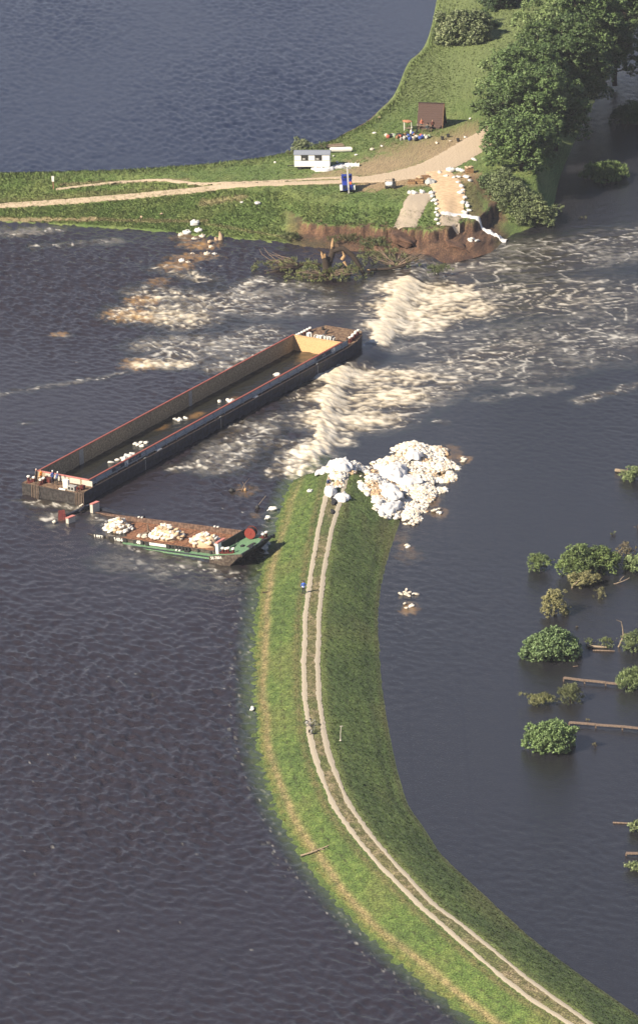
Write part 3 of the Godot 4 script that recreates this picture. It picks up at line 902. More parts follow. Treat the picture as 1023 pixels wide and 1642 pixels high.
func build_far_bank():
	var tan_c := Color(0.47, 0.365, 0.23)
	var orange := Color(0.47, 0.345, 0.21)
	soil = [
		[Vector2(9.13, -148.5), Vector2(24.84, -161.57), 6.5, tan_c, 0.85], [Vector2(3.18, -143.38), Vector2(14.04, -148.75), 4.5, tan_c, 0.65], [Vector2(15.27, -158.07), Vector2(27.13, -168.82), 6.0, Color(0.40, 0.32, 0.18), 0.7],
		[Vector2(9.91, -138.52), Vector2(23.6, -141.44), 4.2, orange, 0.95], [Vector2(19.06, -152.23), Vector2(26.92, -163.59), 4.0, tan_c, 0.8], [Vector2(-54.17, -137.16), Vector2(-33.69, -133.91), 1.0, tan_c, 0.75], [Vector2(-33.69, -133.91), Vector2(-16.26, -129.94), 0.7, tan_c, 0.5],
		[Vector2(-16.24, -128.93), Vector2(-3.79, -121.78), 0.6, tan_c, 0.35], [Vector2(-16.26, -135.76), Vector2(-10.94, -135.95), 1.6, tan_c, 0.6], [Vector2(-52.37, -141.94), Vector2(6.06, -140.29), 2.2, Color(0.20, 0.19, 0.08), 0.6], [Vector2(-38.9, -145.95), Vector2(-19.29, -144.44), 0.8, Color(0.3, 0.25, 0.15), 0.7],
		[Vector2(25.99, -140.81), Vector2(28.83, -128.49), 1.6, Color(0.20, 0.12, 0.07), 0.8], [Vector2(23.44, -124.94), Vector2(28.1, -122.88), 2.5, Color(0.19, 0.14, 0.07), 0.8], [Vector2(24.42, -137.49), Vector2(24.96, -127.14), 2.0, Color(0.22, 0.16, 0.08), 0.6], [Vector2(19.37, -116.98), Vector2(22.66, -116.68), 2.0, tan_c, 0.6],
	]
	var P := PackedVector3Array()
	var C := PackedColorArray()
	var NT := 190
	var xs := []
	var x := -84.0
	while x < 88.0:
		xs.append(x)
		x += 0.38
	for xx in xs:
		var s := shore_s.at(xx) + 3.0
		var n := shore_n.at(xx) - 8.0
		for k in NT:
			var t := float(k) / (NT - 1)
			var zz := lerpf(s, n, pow(t, 1.25))
			var h := far_height(xx, zz)
			var hh := h
			if h > -0.3:
				hh += 0.07 * g2.get_noise_2d(xx * 0.8, zz * 0.5)
			P.append(Vector3(xx, hh, zz))
			C.append(far_color(xx, zz, h))
	obj("river_bank_ground", mesh_grid(P, C, NT, xs.size()), M.ground, null, "structure")
	# roads and hard surfaces
	ribbon("dirt_road", PackedVector2Array([Vector2(-64.06, -141.99), Vector2(-48.42, -140.87), Vector2(-36.73, -140.47), Vector2(-24.08, -140.33), Vector2(-9.5, -140.35), Vector2(0.23, -140.49), Vector2(6.06, -140.64)]), [0.9, 0.9, 0.9, 0.95, 1.0, 1.0, 1.1], M.road, 0.09, 0.12, 0.0)
	ribbon("dirt_track", PackedVector2Array([Vector2(-39.82, -144.62), Vector2(-31.04, -145.2), Vector2(-23.21, -144.82), Vector2(-16.33, -142.05), Vector2(-7.56, -141.75), Vector2(2.19, -142.76), Vector2(7.56, -142.96)]), [0.30, 0.35, 0.45, 0.4, 0.45, 0.5, 0.6], M.road, 0.09, 0.2, 0.0)
	ribbon("gravel_road", PackedVector2Array([Vector2(4.61, -141.13), Vector2(9.97, -141.67), Vector2(14.9, -143.68), Vector2(19.41, -147.52), Vector2(23.58, -154.34), Vector2(26.83, -161.37), Vector2(29.57, -167.08), Vector2(34.16, -178.83)]), [1.0, 2.4, 3.0, 3.0, 2.8, 2.5, 2.2, 2.0], M.road, 0.14, 0.18, 0.0)
	ribbon("sand_path", PackedVector2Array([Vector2(19.81, -144.63), Vector2(20.79, -138.89), Vector2(21.37, -133.28), Vector2(21.35, -127.46), Vector2(21.4, -123.41)]), [2.0, 2.5, 2.4, 2.1, 1.9], M.sand, 0.2, 0.1, 0.0)
	ribbon("lower_path", PackedVector2Array([Vector2(21.21, -123.43), Vector2(20.91, -120.46), Vector2(20.91, -118.97)]), [1.75, 1.6, 1.5], M.ramp, 0.10, 0.08, 0.0)
	ribbon("concrete_ramp", PackedVector2Array([Vector2(17.31, -132.97), Vector2(15.91, -127.63), Vector2(14.81, -122.68), Vector2(14.04, -118.78)]), [2.0, 1.9, 1.8, 1.75], M.ramp, 0.12, 0.02, 0.0)
	# the slope's grass
	var xf := []
	var cols := []
	var far_t := []
	var far_c := []
	for k in 130000:
		var xx := rng.randf_range(-72.0, 72.0)
		var s := shore_s.at(xx)
		var n := maxf(shore_n.at(xx), -300.0)
		var zz := lerpf(s, n - 2.5, rng.randf())
		if xx > 24.0 and zz < -150.0 and zz > n + 45.0 and rng.randf() < 0.5:
			continue
		var h := far_height(xx, zz)
		if h < 0.05 or (scarp_weight(xx) > 0.3 and h < 2.2):
			continue
		var c := far_color(xx, zz, h)
		if c.r > c.g * 1.08:
			if rng.randf() < 0.93:
				continue
		if zz < -139.0 and zz > -158.0 and xx < 16.0 and rng.randf() < 0.6:
			continue
		var wild := sst(-172.0, -190.0, zz + 0.35 * (xx - 10.0))
		var edge := 1.0 - sst(0.0, 3.5, (zz - n))
		var slope := 1.0 if h < FAR - 0.4 and xx < 24.0 else 0.0
		var sz := rng.randf_range(0.07, 0.16) + 0.10 * wild * rng.randf() + 0.22 * edge * rng.randf() + 0.14 * slope * rng.randf()
		xf.append(Transform3D(Basis.from_euler(Vector3(0, rng.randf() * TAU, 0)).scaled(Vector3(sz * 1.6, sz, sz * 1.6)), Vector3(xx, h - 0.03, zz)))
		c = c * rng.randf_range(0.75, 1.3)
		c.a = 1.0
		cols.append(c)
	copies("grass", tuft_mesh(), M.grass, xf, cols)
	tag(get_child(get_child_count() - 1), "rough grass covering the far river bank and its hill", "grass")
	# reeds along the lake's edge
	for k in 9000:
		var xx := rng.randf_range(-60.0, 27.0)
		var n := shore_n.at(xx)
		var dens := 0.5 + 0.5 * g2.get_noise_1d(xx * 0.25) + sst(-6.0, 12.0, xx) * 0.7
		if rng.randf() > dens * (1.0 - 0.75 * sst(-2.0, 6.0, xx)):
			continue
		var zz := n + rng.randf_range(-4.5, 3.5)
		var sz := rng.randf_range(0.2, 0.5) + 0.4 * sst(-2.0, 16.0, xx) * rng.randf() * rng.randf()
		far_t.append(Transform3D(Basis.from_euler(Vector3(0.1, rng.randf() * TAU, 0.1)).scaled(Vector3(sz * 0.55, sz, sz * 0.55)), Vector3(xx, maxf(far_height(xx, zz), -0.1), zz)))
		var c := Color(0.15, 0.225, 0.07).lerp(Color(0.21, 0.26, 0.11), rng.randf()) * rng.randf_range(0.75, 1.2)
		c.a = 1.0
		far_c.append(c)
	copies("reeds", tuft_mesh(), M.grass, far_t, far_c)
	tag(get_child(get_child_count() - 1), "tall reeds along the edge of the blue lake", "reeds")

# a strip that follows the ground: a lane, a ramp
func ribbon(called: String, line: PackedVector2Array, half: Array, m: Material, lift: float, rag: float, _u: float):
	var P := PackedVector3Array()
	var C := PackedColorArray()
	var n := 0
	var cv := Curve2D.new()
	for i in line.size():
		var t := (line[mini(i + 1, line.size() - 1)] - line[maxi(i - 1, 0)]) / 6.0
		cv.add_point(line[i], -t, t)
	var total := cv.get_baked_length()
	var steps := int(total / 0.5) + 1
	for k in steps + 1:
		var o := minf(k * total / steps, total - 0.01)
		var p := cv.sample_baked(o, true)
		var q := cv.sample_baked(minf(o + 0.05, total), true)
		var r := cv.sample_baked(maxf(o - 0.05, 0.0), true)
		var d := (q - r).normalized()
		var s := Vector2(-d.y, d.x)
		var f := o / total * (half.size() - 1)
		var w: float = lerpf(half[int(f)], half[mini(int(f) + 1, half.size() - 1)], f - int(f))
		for e in 9:
			var u := e / 4.0 - 1.0
			var jag := rag * 2.0 * g2.get_noise_2d(o * 0.7 + 10.0 * signf(u), u * 3.0) * absf(u)
			var v := p + s * (u * w + jag)
			P.append(Vector3(v.x, ground(v.x, v.y) + lift - (0.12 if absf(u) > 0.99 else 0.0), v.y))
			C.append(Color.WHITE)
		n += 1
	obj(called, mesh_grid(P, C, 9, n), m, null, "structure")

# ------------------------------------------------------------------ trees and bushes
var spray := {}
func spray_mesh(kind: int) -> ArrayMesh:
	# a spray of leaf-sized faces filling a unit ball; kind 0 fine leaves, 1 broad leaves, 2 narrow upright leaves
	if spray.has(kind):
		return spray[kind]
	var r := RandomNumberGenerator.new()
	r.seed = 90 + kind
	var st := begin()
	var n: int = [16, 11, 14][kind]
	for k in n:
		var d := Vector3(r.randf_range(-1, 1), r.randf_range(-0.8, 1), r.randf_range(-1, 1))
		d = d.normalized() * pow(r.randf(), 0.5) * 0.9
		var nrm := (d.normalized() * 0.8 + Vector3(r.randf_range(-1, 1), r.randf_range(0.1, 1.2), r.randf_range(-1, 1))).normalized()
		var t := nrm.cross(Vector3(r.randf_range(-1, 1), r.randf_range(-1, 1), r.randf_range(-1, 1))).normalized()
		if kind == 2:
			t = (t * 0.5 + Vector3.UP + d * 0.4).normalized()
			nrm = t.cross(Vector3(r.randf_range(-1, 1), 0, r.randf_range(-1, 1))).normalized()
		var b := nrm.cross(t)
		var L: float = [0.34, 0.46, 0.55][kind] * r.randf_range(0.75, 1.25)
		var W: float = [0.22, 0.34, 0.12][kind] * r.randf_range(0.75, 1.25)
		var p0 := d - t * L
		var p1 := d + b * W + nrm * 0.06
		var p2 := d + t * L - nrm * 0.08
		var p3 := d - b * W + nrm * 0.06
		for f in [[p0, p1, p2], [p0, p2, p3]]:
			var g: Vector3 = (f[2] - f[0]).cross(f[1] - f[0])
			var nn := (nrm * 0.6 + d.normalized() * 0.7).normalized()
			if g.dot(nn) < 0:
				f = [f[0], f[2], f[1]]
			for p in f:
				st.set_normal(nn)
				st.add_vertex(p)
	spray[kind] = st.commit()
	return spray[kind]

# lobes: [centre, radii]; sprays sit in the outer half of every lobe, denser towards the light, with gaps
func foliage(parent, called: String, lobes: Array, per_m2: float, size: float, c0: Color, c1: Color, kind := 0, floor_y := -99.0):
	var src: Array = spray_mesh(kind).surface_get_arrays(0)
	var sv: PackedVector3Array = src[Mesh.ARRAY_VERTEX]
	var sn: PackedVector3Array = src[Mesh.ARRAY_NORMAL]
	var V := PackedVector3Array()
	var N := PackedVector3Array()
	var C := PackedColorArray()
	var fill := PackedColorArray()
	var gf := 0.28 / size
	fill.resize(sv.size())
	for L in lobes:
		var c: Vector3 = L[0]
		var r: Vector3 = L[1]
		var area := 4.0 * PI * pow((pow(r.x * r.y, 1.6) + pow(r.x * r.z, 1.6) + pow(r.y * r.z, 1.6)) / 3.0, 1.0 / 1.6)
		var n := int(area * per_m2)
		var tone := rng.randf()
		for k in n:
			var d := Vector3(rng.randfn(), rng.randfn(), rng.randfn()).normalized()
			if d.y < -0.35 and rng.randf() < 0.6:
				d.y = -d.y
			var p := c + d * r * rng.randf_range(0.72, 1.06)
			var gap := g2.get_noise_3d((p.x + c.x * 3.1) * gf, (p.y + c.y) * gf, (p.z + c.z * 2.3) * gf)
			if gap < -0.12 and rng.randf() < 0.9:
				continue
			p += d * (0.9 * size) * gap * 1.8
			if p.y < floor_y:
				continue
			var s := size * rng.randf_range(0.65, 1.25)
			var e := Basis.from_euler(Vector3(rng.randf_range(-0.6, 0.6), rng.randf() * TAU, rng.randf_range(-0.6, 0.6)))
			V.append_array(Transform3D(e.scaled(Vector3(s, s * 0.85, s)), p) * sv)
			N.append_array(Transform3D(e, Vector3.ZERO) * sn)
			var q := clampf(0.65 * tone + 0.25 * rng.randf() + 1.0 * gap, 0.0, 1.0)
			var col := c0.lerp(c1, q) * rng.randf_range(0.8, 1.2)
			col.a = 1.0
			fill.fill(col)
			C.append_array(fill)
	leaf_faces += V.size() / 3
	var arr := []
	arr.resize(Mesh.ARRAY_MAX)
	arr[Mesh.ARRAY_VERTEX] = V
	arr[Mesh.ARRAY_NORMAL] = N
	arr[Mesh.ARRAY_COLOR] = C
	var m := ArrayMesh.new()
	m.add_surface_from_arrays(Mesh.PRIMITIVE_TRIANGLES, arr)
	obj(called, m, M.leaf, parent)

var leaf_faces := 0
func limb(st: SurfaceTool, a: Vector3, b: Vector3, r0: float, r1: float, bend := 0.12, sides := 7):
	var pts := []
	var rad := []
	var side := Vector3(rng.randfn(), rng.randfn() * 0.4, rng.randfn()) * a.distance_to(b) * bend
	for k in 5:
		var t := k / 4.0
		pts.append(a.lerp(b, t) + side * sin(PI * t) + (Vector3.UP * 0.0))
		rad.append(lerpf(r0, r1, t))
	tube(st, pts, rad, sides, false)

# a tree: trunk with limbs to every lobe of its crown
func tree(called: String, label: String, at: Vector3, height: float, width: float, n_lobes: int, c0: Color, c1: Color, size := 0.5, per := 3.2, kind := 0, low := 0.25):
	var t = thing(called, label, "tree", at)
	var lobes := []
	for k in n_lobes:
		var a := TAU * (k * 0.382 + 0.1 * rng.randf())
		var f := float(k) / maxi(n_lobes - 1, 1)
		var y := height * lerpf(low + 0.10, 0.86, pow(f, 0.8))
		var spread := width * 0.5 * sqrt(maxf(1.0 - pow((y / height - 0.45) / 0.6, 2.0), 0.05)) * 0.72
		var rr := width * 0.5 * rng.randf_range(0.24, 0.38) * (1.15 - 0.3 * f)
		lobes.append([Vector3(cos(a) * spread * rng.randf_range(0.75, 1.1), y, sin(a) * spread * rng.randf_range(0.75, 1.1)), Vector3(rr, rr * rng.randf_range(0.62, 0.85), rr)])
	lobes.append([Vector3(0, height * 0.55, 0), Vector3(width * 0.26, height * 0.30, width * 0.26)])
	var tr := begin()
	var r0 := height * 0.022 + 0.06
	tube(tr, [Vector3(0, -1.0, 0), Vector3(0, 0.1, 0), Vector3(0.02 * height, height * 0.3, 0.01 * height), Vector3(0, height * 0.6, 0), Vector3(0.01 * height, height * 0.85, 0)], [r0 * 1.5, r0 * 1.2, r0, r0 * 0.6, r0 * 0.15], 9)
	obj("trunk", tr, M.bark, t)
	var br := begin()
	for L in lobes:
		var c: Vector3 = L[0]
		limb(br, Vector3(0, c.y * 0.55, 0), c, r0 * 0.45, r0 * 0.1)
	obj("limbs", br, M.bark, t, "stuff")
	foliage(t, "crown", lobes, per, size, c0, c1, kind, 0.0)
	return t

func bush(called: String, label: String, at: Vector3, w: float, h: float, d: float, n_lobes: int, c0: Color, c1: Color, size: float, per: float, kind := 0, stems := 5, group := ""):
	var t = thing(called, label, "bush", at, 0.0, group)
	var lobes := []
	for k in n_lobes:
		var a := TAU * (k * 0.382) + rng.randf() * 0.5
		var rad := sqrt((k + 0.4) / n_lobes) * 0.74
		var y := h * (0.60 - 0.85 * rad * rad) * rng.randf_range(0.7, 1.1)
		var s := rng.randf_range(0.22, 0.36)
		lobes.append([Vector3(cos(a) * rad * w * 0.5, maxf(y, h * 0.12), sin(a) * rad * d * 0.5), Vector3(w * s * 0.75, h * s * 1.05, d * s * 0.75)])
	var st := begin()
	for k in stems:
		var L: Array = lobes[k % n_lobes]
		var c: Vector3 = L[0]
		limb(st, Vector3(c.x * 0.25, -0.6, c.z * 0.25), c + Vector3(0, h * 0.12, 0), 0.035 + 0.012 * h, 0.012, 0.1, 5)
	for k in 4:
		var a := rng.randf() * TAU
		var e := Vector3(cos(a) * w * rng.randf_range(0.42, 0.62), h * rng.randf_range(0.05, 0.75), sin(a) * d * rng.randf_range(0.42, 0.62))
		limb(st, e * 0.3, e, 0.03, 0.01, 0.12, 5)
		lobes.append([e * 0.92, Vector3(w * 0.10, h * 0.10, d * 0.10)])
	obj("stems", st, M.bark, t, "stuff")
	foliage(t, "foliage", lobes, per, size, c0, c1, kind, -0.05)
	return t

func build_trees():
	var dk := Color(0.058, 0.100, 0.036)
	var md := Color(0.130, 0.200, 0.068)
	var lt := Color(0.180, 0.245, 0.095)
	# the wood along the bank, nearest first: [place of the foot, height, width, lobes, dark tone, light tone, label]
	var w := [
		[Vector3(32.99, 3.2, -144.43), 9.6, 13.0, 22, dk, md, "front dark green tree with a wide crown at the near corner of the wood"],
		[Vector3(30.24, 3.5, -159.56), 10.0, 9.0, 10, dk, Color(0.085, 0.13, 0.042), "rounded tree leaning over the end of the gravel road"],
		[Vector3(35.53, 3.4, -161.63), 13.0, 13.5, 22, dk, md, "dark spreading tree just behind the front corner tree of the wood"],
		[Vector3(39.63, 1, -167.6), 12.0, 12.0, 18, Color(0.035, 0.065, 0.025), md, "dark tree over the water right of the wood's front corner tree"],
		[Vector3(35.2, 4, -173.05), 13.0, 14.0, 22, dk, md, "broad tree on the grass slope right of the brown hut"],
		[Vector3(32.2, 4, -184.99), 8.5, 10.0, 9, Color(0.05, 0.075, 0.03), lt, "low pale tree at the foot of the grass hill, right of the brown hut"],
		[Vector3(41.47, 3.5, -181.99), 15.0, 15.0, 24, dk, Color(0.080, 0.125, 0.04), "tall tree in the middle of the wood with a high rounded crown"],
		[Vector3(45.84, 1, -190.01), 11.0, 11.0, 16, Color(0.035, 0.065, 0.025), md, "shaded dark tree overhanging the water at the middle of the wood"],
		[Vector3(40.2, 4.2, -196.2), 14.0, 13.0, 13, dk, lt, "light topped tree on the hill side of the wood"],
		[Vector3(46.29, 3.5, -202.3), 17.0, 14.0, 20, dk, md, "tall dark tree near the right edge with pale stems showing"],
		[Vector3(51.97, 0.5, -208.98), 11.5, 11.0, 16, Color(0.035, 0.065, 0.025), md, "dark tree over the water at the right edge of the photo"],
		[Vector3(54.07, 4, -216.27), 17.0, 14.0, 14, dk, Color(0.075, 0.12, 0.04), "tall tree at the upper right corner of the photo"],
		[Vector3(46.88, 4.4, -220.59), 14.0, 13.0, 13, dk, lt, "light green tree behind the wood where the grass hill ends"],
		[Vector3(52.45, 4.4, -232.18), 15.0, 14.0, 12, dk, md, "far tree at the top of the photo right of the grass hill"],
		[Vector3(58.89, 2, -231.3), 16.0, 14.0, 12, dk, md, "far tree cut by the right edge at the top of the photo"],
		[Vector3(60.15, 4, -240.96), 16.0, 14.0, 12, dk, md, "farthest tree at the upper right corner"],
	]
	for a in w:
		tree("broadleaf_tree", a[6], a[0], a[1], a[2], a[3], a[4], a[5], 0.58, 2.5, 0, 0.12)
	# the grey-green willows at the corner by the water
	var wl := Color(0.085, 0.115, 0.048)
	var wh := Color(0.17, 0.21, 0.10)
	bush("willow_bush", "grey green willow bush highest up beside the dark tree", Vector3(29.42, 2, -137), 7.0, 4.2, 7.0, 9, wl, wh, 0.42, 4.0, 0)
	bush("willow_bush", "grey green willow bush in the middle of the bank corner", Vector3(31.16, 0.6, -133.03), 7.5, 4.6, 7.0, 10, wl, wh, 0.42, 4.0, 0)
	bush("willow_bush", "pale willow bush nearest the fast water at the bank corner", Vector3(34.16, -0.8, -129.69), 7.4, 4.8, 6.5, 10, wl, Color(0.20, 0.24, 0.11), 0.42, 4.2, 0)
	bush("willow_bush", "dark low bush under the willows next to the bare path", Vector3(27.82, 2.8, -137.86), 4.0, 2.6, 4.0, 6, dk, Color(0.08, 0.12, 0.04), 0.4, 4.0, 0)
	# bushes on the lake side of the hill
	bush("blossoming_bush", "big rounded bush with pale blossom tops beside the lake", Vector3(27.19, 3.6, -224.05), 8.6, 7.0, 8.0, 12, Color(0.07, 0.10, 0.04), Color(0.27, 0.31, 0.17), 0.45, 4.0, 1)
	bush("green_bush", "darker green bush left of the blossoming one beside the lake", Vector3(24.13, 3, -225.85), 5.6, 4.2, 6.0, 8, Color(0.045, 0.07, 0.03), Color(0.11, 0.15, 0.06), 0.45, 4.0, 0)
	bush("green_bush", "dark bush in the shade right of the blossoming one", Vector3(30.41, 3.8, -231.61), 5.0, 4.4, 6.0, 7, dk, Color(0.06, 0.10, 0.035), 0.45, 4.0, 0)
	bush("green_bush", "dark bush cut by the top edge of the photo", Vector3(33.73, 3.8, -245.5), 7.0, 6.0, 7.0, 9, Color(0.022, 0.045, 0.022), Color(0.045, 0.08, 0.03), 0.5, 4.0, 0)
	bush("green_bush", "small brownish bush at the top edge beside the grass hill", Vector3(37.35, 4, -249.76), 3.6, 2.6, 4.0, 5, Color(0.07, 0.06, 0.035), Color(0.11, 0.10, 0.05), 0.4, 4.0, 0)
	# behind the site trailer
	bush("pale_bush", "small pale windblown bush behind the left end of the white trailer", Vector3(-1.23, 3, -161.45), 3.2, 2.5, 3.0, 7, Color(0.10, 0.13, 0.06), Color(0.27, 0.31, 0.18), 0.32, 5.0, 1)
	bush("green_bush", "low green bush behind the middle of the white trailer", Vector3(1.76, 3.2, -160.08), 2.4, 1.6, 2.4, 5, Color(0.06, 0.09, 0.035), Color(0.13, 0.17, 0.07), 0.3, 5.0, 0)
	bush("green_bush", "low olive bush by the lake left of the white trailer", Vector3(-3.43, 3, -157.26), 1.8, 1.1, 2.0, 5, Color(0.08, 0.10, 0.04), Color(0.15, 0.17, 0.07), 0.3, 5.0, 0)
	# two round bushes standing in the flood right of the wood
	bush("round_flooded_bush", "dense round bush standing alone in the water right of the wood", Vector3(47, -1, -154.21), 7.4, 3.0, 6.0, 12, Color(0.10, 0.155, 0.055), Color(0.19, 0.27, 0.09), 0.34, 6.0, 2)
	bush("round_flooded_bush", "shaded round bush in the water cut by the right edge", Vector3(53.32, -1, -187.59), 6.0, 3.6, 6.0, 10, Color(0.07, 0.11, 0.045), Color(0.13, 0.19, 0.07), 0.36, 6.0, 2)
	bush("drowned_bush", "twiggy top of a drowned bush in the current below the willows", Vector3(41.98, -1, -132.01), 1.6, 0.6, 1.6, 4, Color(0.10, 0.12, 0.05), Color(0.16, 0.17, 0.08), 0.22, 4.0, 2)

func build_flooded_bushes():
	var a := Color(0.085, 0.125, 0.045)
	var b := Color(0.185, 0.25, 0.09)
	var ol := Color(0.15, 0.15, 0.07)
	var oh := Color(0.29, 0.275, 0.13)
	bush("flooded_bush", "small rounded green bush left of the big clump in the flood", Vector3(27.05, -1, 20.01), 3.5, 2.3, 3.4, 8, a, b, 0.26, 8.0, 0)
	bush("flooded_bush", "left half of the biggest clump of bushes in the flood, widest and highest", Vector3(31.8, -1, 22.56), 5.2, 4.2, 4.6, 12, Color(0.065, 0.098, 0.039), Color(0.169, 0.234, 0.078), 0.3, 7.5, 0)
	bush("flooded_bush", "right half of the biggest clump of bushes in the flood", Vector3(34.82, -1, 21.25), 4.6, 3.7, 4.6, 11, Color(0.065, 0.104, 0.039), Color(0.169, 0.234, 0.072), 0.3, 7.5, 0)
	bush("flooded_bush", "yellowish low bush before the biggest clump, over bleached sticks", Vector3(32.37, -1, 25.86), 4.2, 2.0, 3.0, 8, ol, oh, 0.26, 8.0, 0)
	bush("flooded_bush", "reddish thin bush between the biggest clump and the right edge", Vector3(38.01, -1, 16.62), 2.6, 2.4, 2.6, 6, Color(0.117, 0.091, 0.065), Color(0.208, 0.182, 0.104), 0.22, 6.0, 0)
	bush("flooded_bush", "light leaved bush cut by the right edge beside the biggest clump", Vector3(39.11, -1, 20.91), 3.0, 2.2, 3.0, 7, Color(0.117, 0.169, 0.065), Color(0.260, 0.338, 0.156), 0.32, 7.0, 1)
	bush("flooded_bush", "tall olive willow bush with drooping sprays below the biggest clump", Vector3(28.2, -1, 35.77), 2.9, 4.6, 2.9, 10, ol, oh, 0.26, 7.5, 0)
	bush("flooded_bush", "small olive spray at the foot of the tall olive willow bush", Vector3(29.48, -1, 35.86), 1.6, 0.8, 1.4, 4, ol, oh, 0.22, 8.0, 2)
	bush("flooded_bush", "pale sprigs standing in the water under the biggest clump", Vector3(34.16, -1, 30.28), 1.5, 1.4, 1.3, 4, Color(0.182, 0.182, 0.091), Color(0.312, 0.299, 0.156), 0.2, 7.0, 2)
	bush("broadleaf_flooded_bush", "large broad leaved bush in the flood, upper of the two with big pale leaves", Vector3(27.08, -1, 49.4), 6.6, 3.7, 5.2, 11, Color(0.072, 0.124, 0.052), Color(0.202, 0.293, 0.130), 0.27, 11.0, 1)
	bush("broadleaf_flooded_bush", "large broad leaved bush in the flood, lower one in front of the fence rail", Vector3(25.75, -1, 77.74), 5.8, 4.2, 4.8, 11, Color(0.078, 0.130, 0.052), Color(0.208, 0.305, 0.117), 0.27, 11.0, 1)
	bush("flooded_bush", "brownish round bush in front of the upper fence rail", Vector3(28.55, -1, 63.58), 3.0, 3.0, 2.6, 8, Color(0.098, 0.117, 0.058), Color(0.195, 0.221, 0.098), 0.22, 9.0, 2)
	bush("flooded_bush", "low yellowish spreading bush left of the brownish round one", Vector3(25.26, -1, 64.12), 4.0, 1.6, 2.4, 8, Color(0.143, 0.156, 0.065), Color(0.273, 0.280, 0.130), 0.24, 8.0, 2)
	bush("flooded_bush", "green bush with long twigs at the right edge over the upper fence rail", Vector3(35.99, -1, 59.68), 3.8, 2.6, 3.2, 8, Color(0.104, 0.156, 0.058), Color(0.234, 0.305, 0.130), 0.28, 7.0, 2)
	bush("flooded_bush", "green bush at the right edge beside the bent dead branch", Vector3(36.91, -1, 47.69), 3.0, 2.4, 2.8, 7, Color(0.078, 0.117, 0.046), Color(0.189, 0.234, 0.098), 0.25, 8.0, 0)
	bush("flooded_bush", "small dark bush growing over the floating log", Vector3(34, -1, 46.68), 1.9, 1.6, 1.6, 5, Color(0.078, 0.111, 0.046), Color(0.182, 0.215, 0.091), 0.22, 8.0, 0)
	bush("flooded_bush", "tiny dark bush at the left end of the floating log", Vector3(31.83, -1, 45.71), 1.3, 0.8, 1.2, 4, Color(0.065, 0.098, 0.039), Color(0.156, 0.195, 0.078), 0.2, 8.0, 0)
	bush("flooded_bush", "leafy bush at the right edge beside a bleached log", Vector3(41.05, -1, -12.02), 3.2, 2.0, 2.8, 7, Color(0.091, 0.137, 0.052), Color(0.215, 0.273, 0.117), 0.26, 8.0, 0)
	bush("flooded_bush", "faint twig tuft just above the biggest clump", Vector3(37.28, -1, 8.9), 1.2, 0.6, 1.0, 3, Color(0.117, 0.143, 0.065), Color(0.182, 0.208, 0.091), 0.18, 5.0, 2)
	bush("flooded_bush", "tiny twig tuft right of the lower broad leaved bush", Vector3(30.42, -1, 77.51), 1.1, 0.7, 0.9, 3, Color(0.156, 0.143, 0.078), Color(0.247, 0.221, 0.117), 0.16, 6.0, 2)
	bush("flooded_bush", "tiny tuft standing behind the lower fence rail", Vector3(30.03, -1, 70.11), 0.7, 0.7, 0.7, 3, Color(0.156, 0.143, 0.078), Color(0.247, 0.221, 0.117), 0.15, 6.0, 2)
	bush("flooded_bush", "tiny pale tuft in open water above the floating log", Vector3(30.65, -1, 40.52), 0.7, 0.6, 0.7, 3, Color(0.143, 0.130, 0.091), Color(0.221, 0.195, 0.130), 0.15, 6.0, 2)
	bush("flooded_bush", "pale leafy bush cut by the right edge, upper of the lowest pair", Vector3(33.66, -1, 101.46), 1.6, 1.7, 1.6, 5, Color(0.117, 0.156, 0.065), Color(0.260, 0.312, 0.156), 0.26, 8.0, 1)
	bush("flooded_bush", "pale leafy bush cut by the right edge, lowest in the photo", Vector3(32.81, -1, 111.43), 1.9, 1.1, 1.8, 5, Color(0.117, 0.156, 0.065), Color(0.260, 0.312, 0.156), 0.26, 8.0, 1)
	bush("flooded_bush", "brown twigs at the right edge above the biggest clump", Vector3(40.57, -1, 7.09), 1.2, 1.2, 1.2, 3, Color(0.130, 0.091, 0.065), Color(0.182, 0.143, 0.091), 0.2, 6.0, 2)
	# rails of drowned fences: planks on posts
	for r in [[Vector3(28.11, -0.62, 57.34), Vector3(35.32, -0.62, 59.99), "upper grey wooden fence rail just above the flood behind the brownish bush"], [Vector3(27.98, -0.62, 70.88), Vector3(36.94, -0.62, 73.54), "lower grey wooden fence rail just above the flood by the broad leaved bush"], [Vector3(31.94, -0.7, 107.66), Vector3(35.06, -0.7, 108.02), "short end of a wooden rail at the right edge, lowest in the photo"]]:
		var p: Vector3 = r[0]
		var q: Vector3 = r[1]
		var f = thing("flooded_fence", r[2], "fence", p)
		var d: Vector3 = q - p
		var n := int(d.length() / 3.4) + 1
		for k in n:
			var st := begin()
			var u := d * (float(k) / n)
			var v := d * (float(k + 1) / n) - d.normalized() * 0.03
			var wob := Vector3(0, rng.randf_range(-0.03, 0.03), rng.randf_range(-0.04, 0.04))
			bar(st, u + wob, v - wob, 0.50, 0.10)
			obj("plank", st, M.greywood, f)
		for k in n + 1:
			var st := begin()
			var u := d * (float(k) / n)
			bar(st, u + Vector3(0, -1.6, 0), u + Vector3(0, -0.055, 0), 0.16, 0.16)
			obj("post", st, M.greywood, f)
	# logs and dead branches
	log_piece(Vector3(31.54, -0.86, 46.85), Vector3(33.81, -0.86, 47.42), 0.16, M.palebark, "bleached floating log between the small bushes and the broad leaved bush")
	log_piece(Vector3(32.13, -0.93, 48.13), Vector3(34.7, -0.93, 48.51), 0.10, M.greywood, "thin dark log half sunk just in front of the bleached one")
	log_piece(Vector3(39.06, -0.78, -15.23), Vector3(41.13, -0.78, -14.33), 0.24, M.palebark, "bleached log end sticking out of the bush at the right edge")
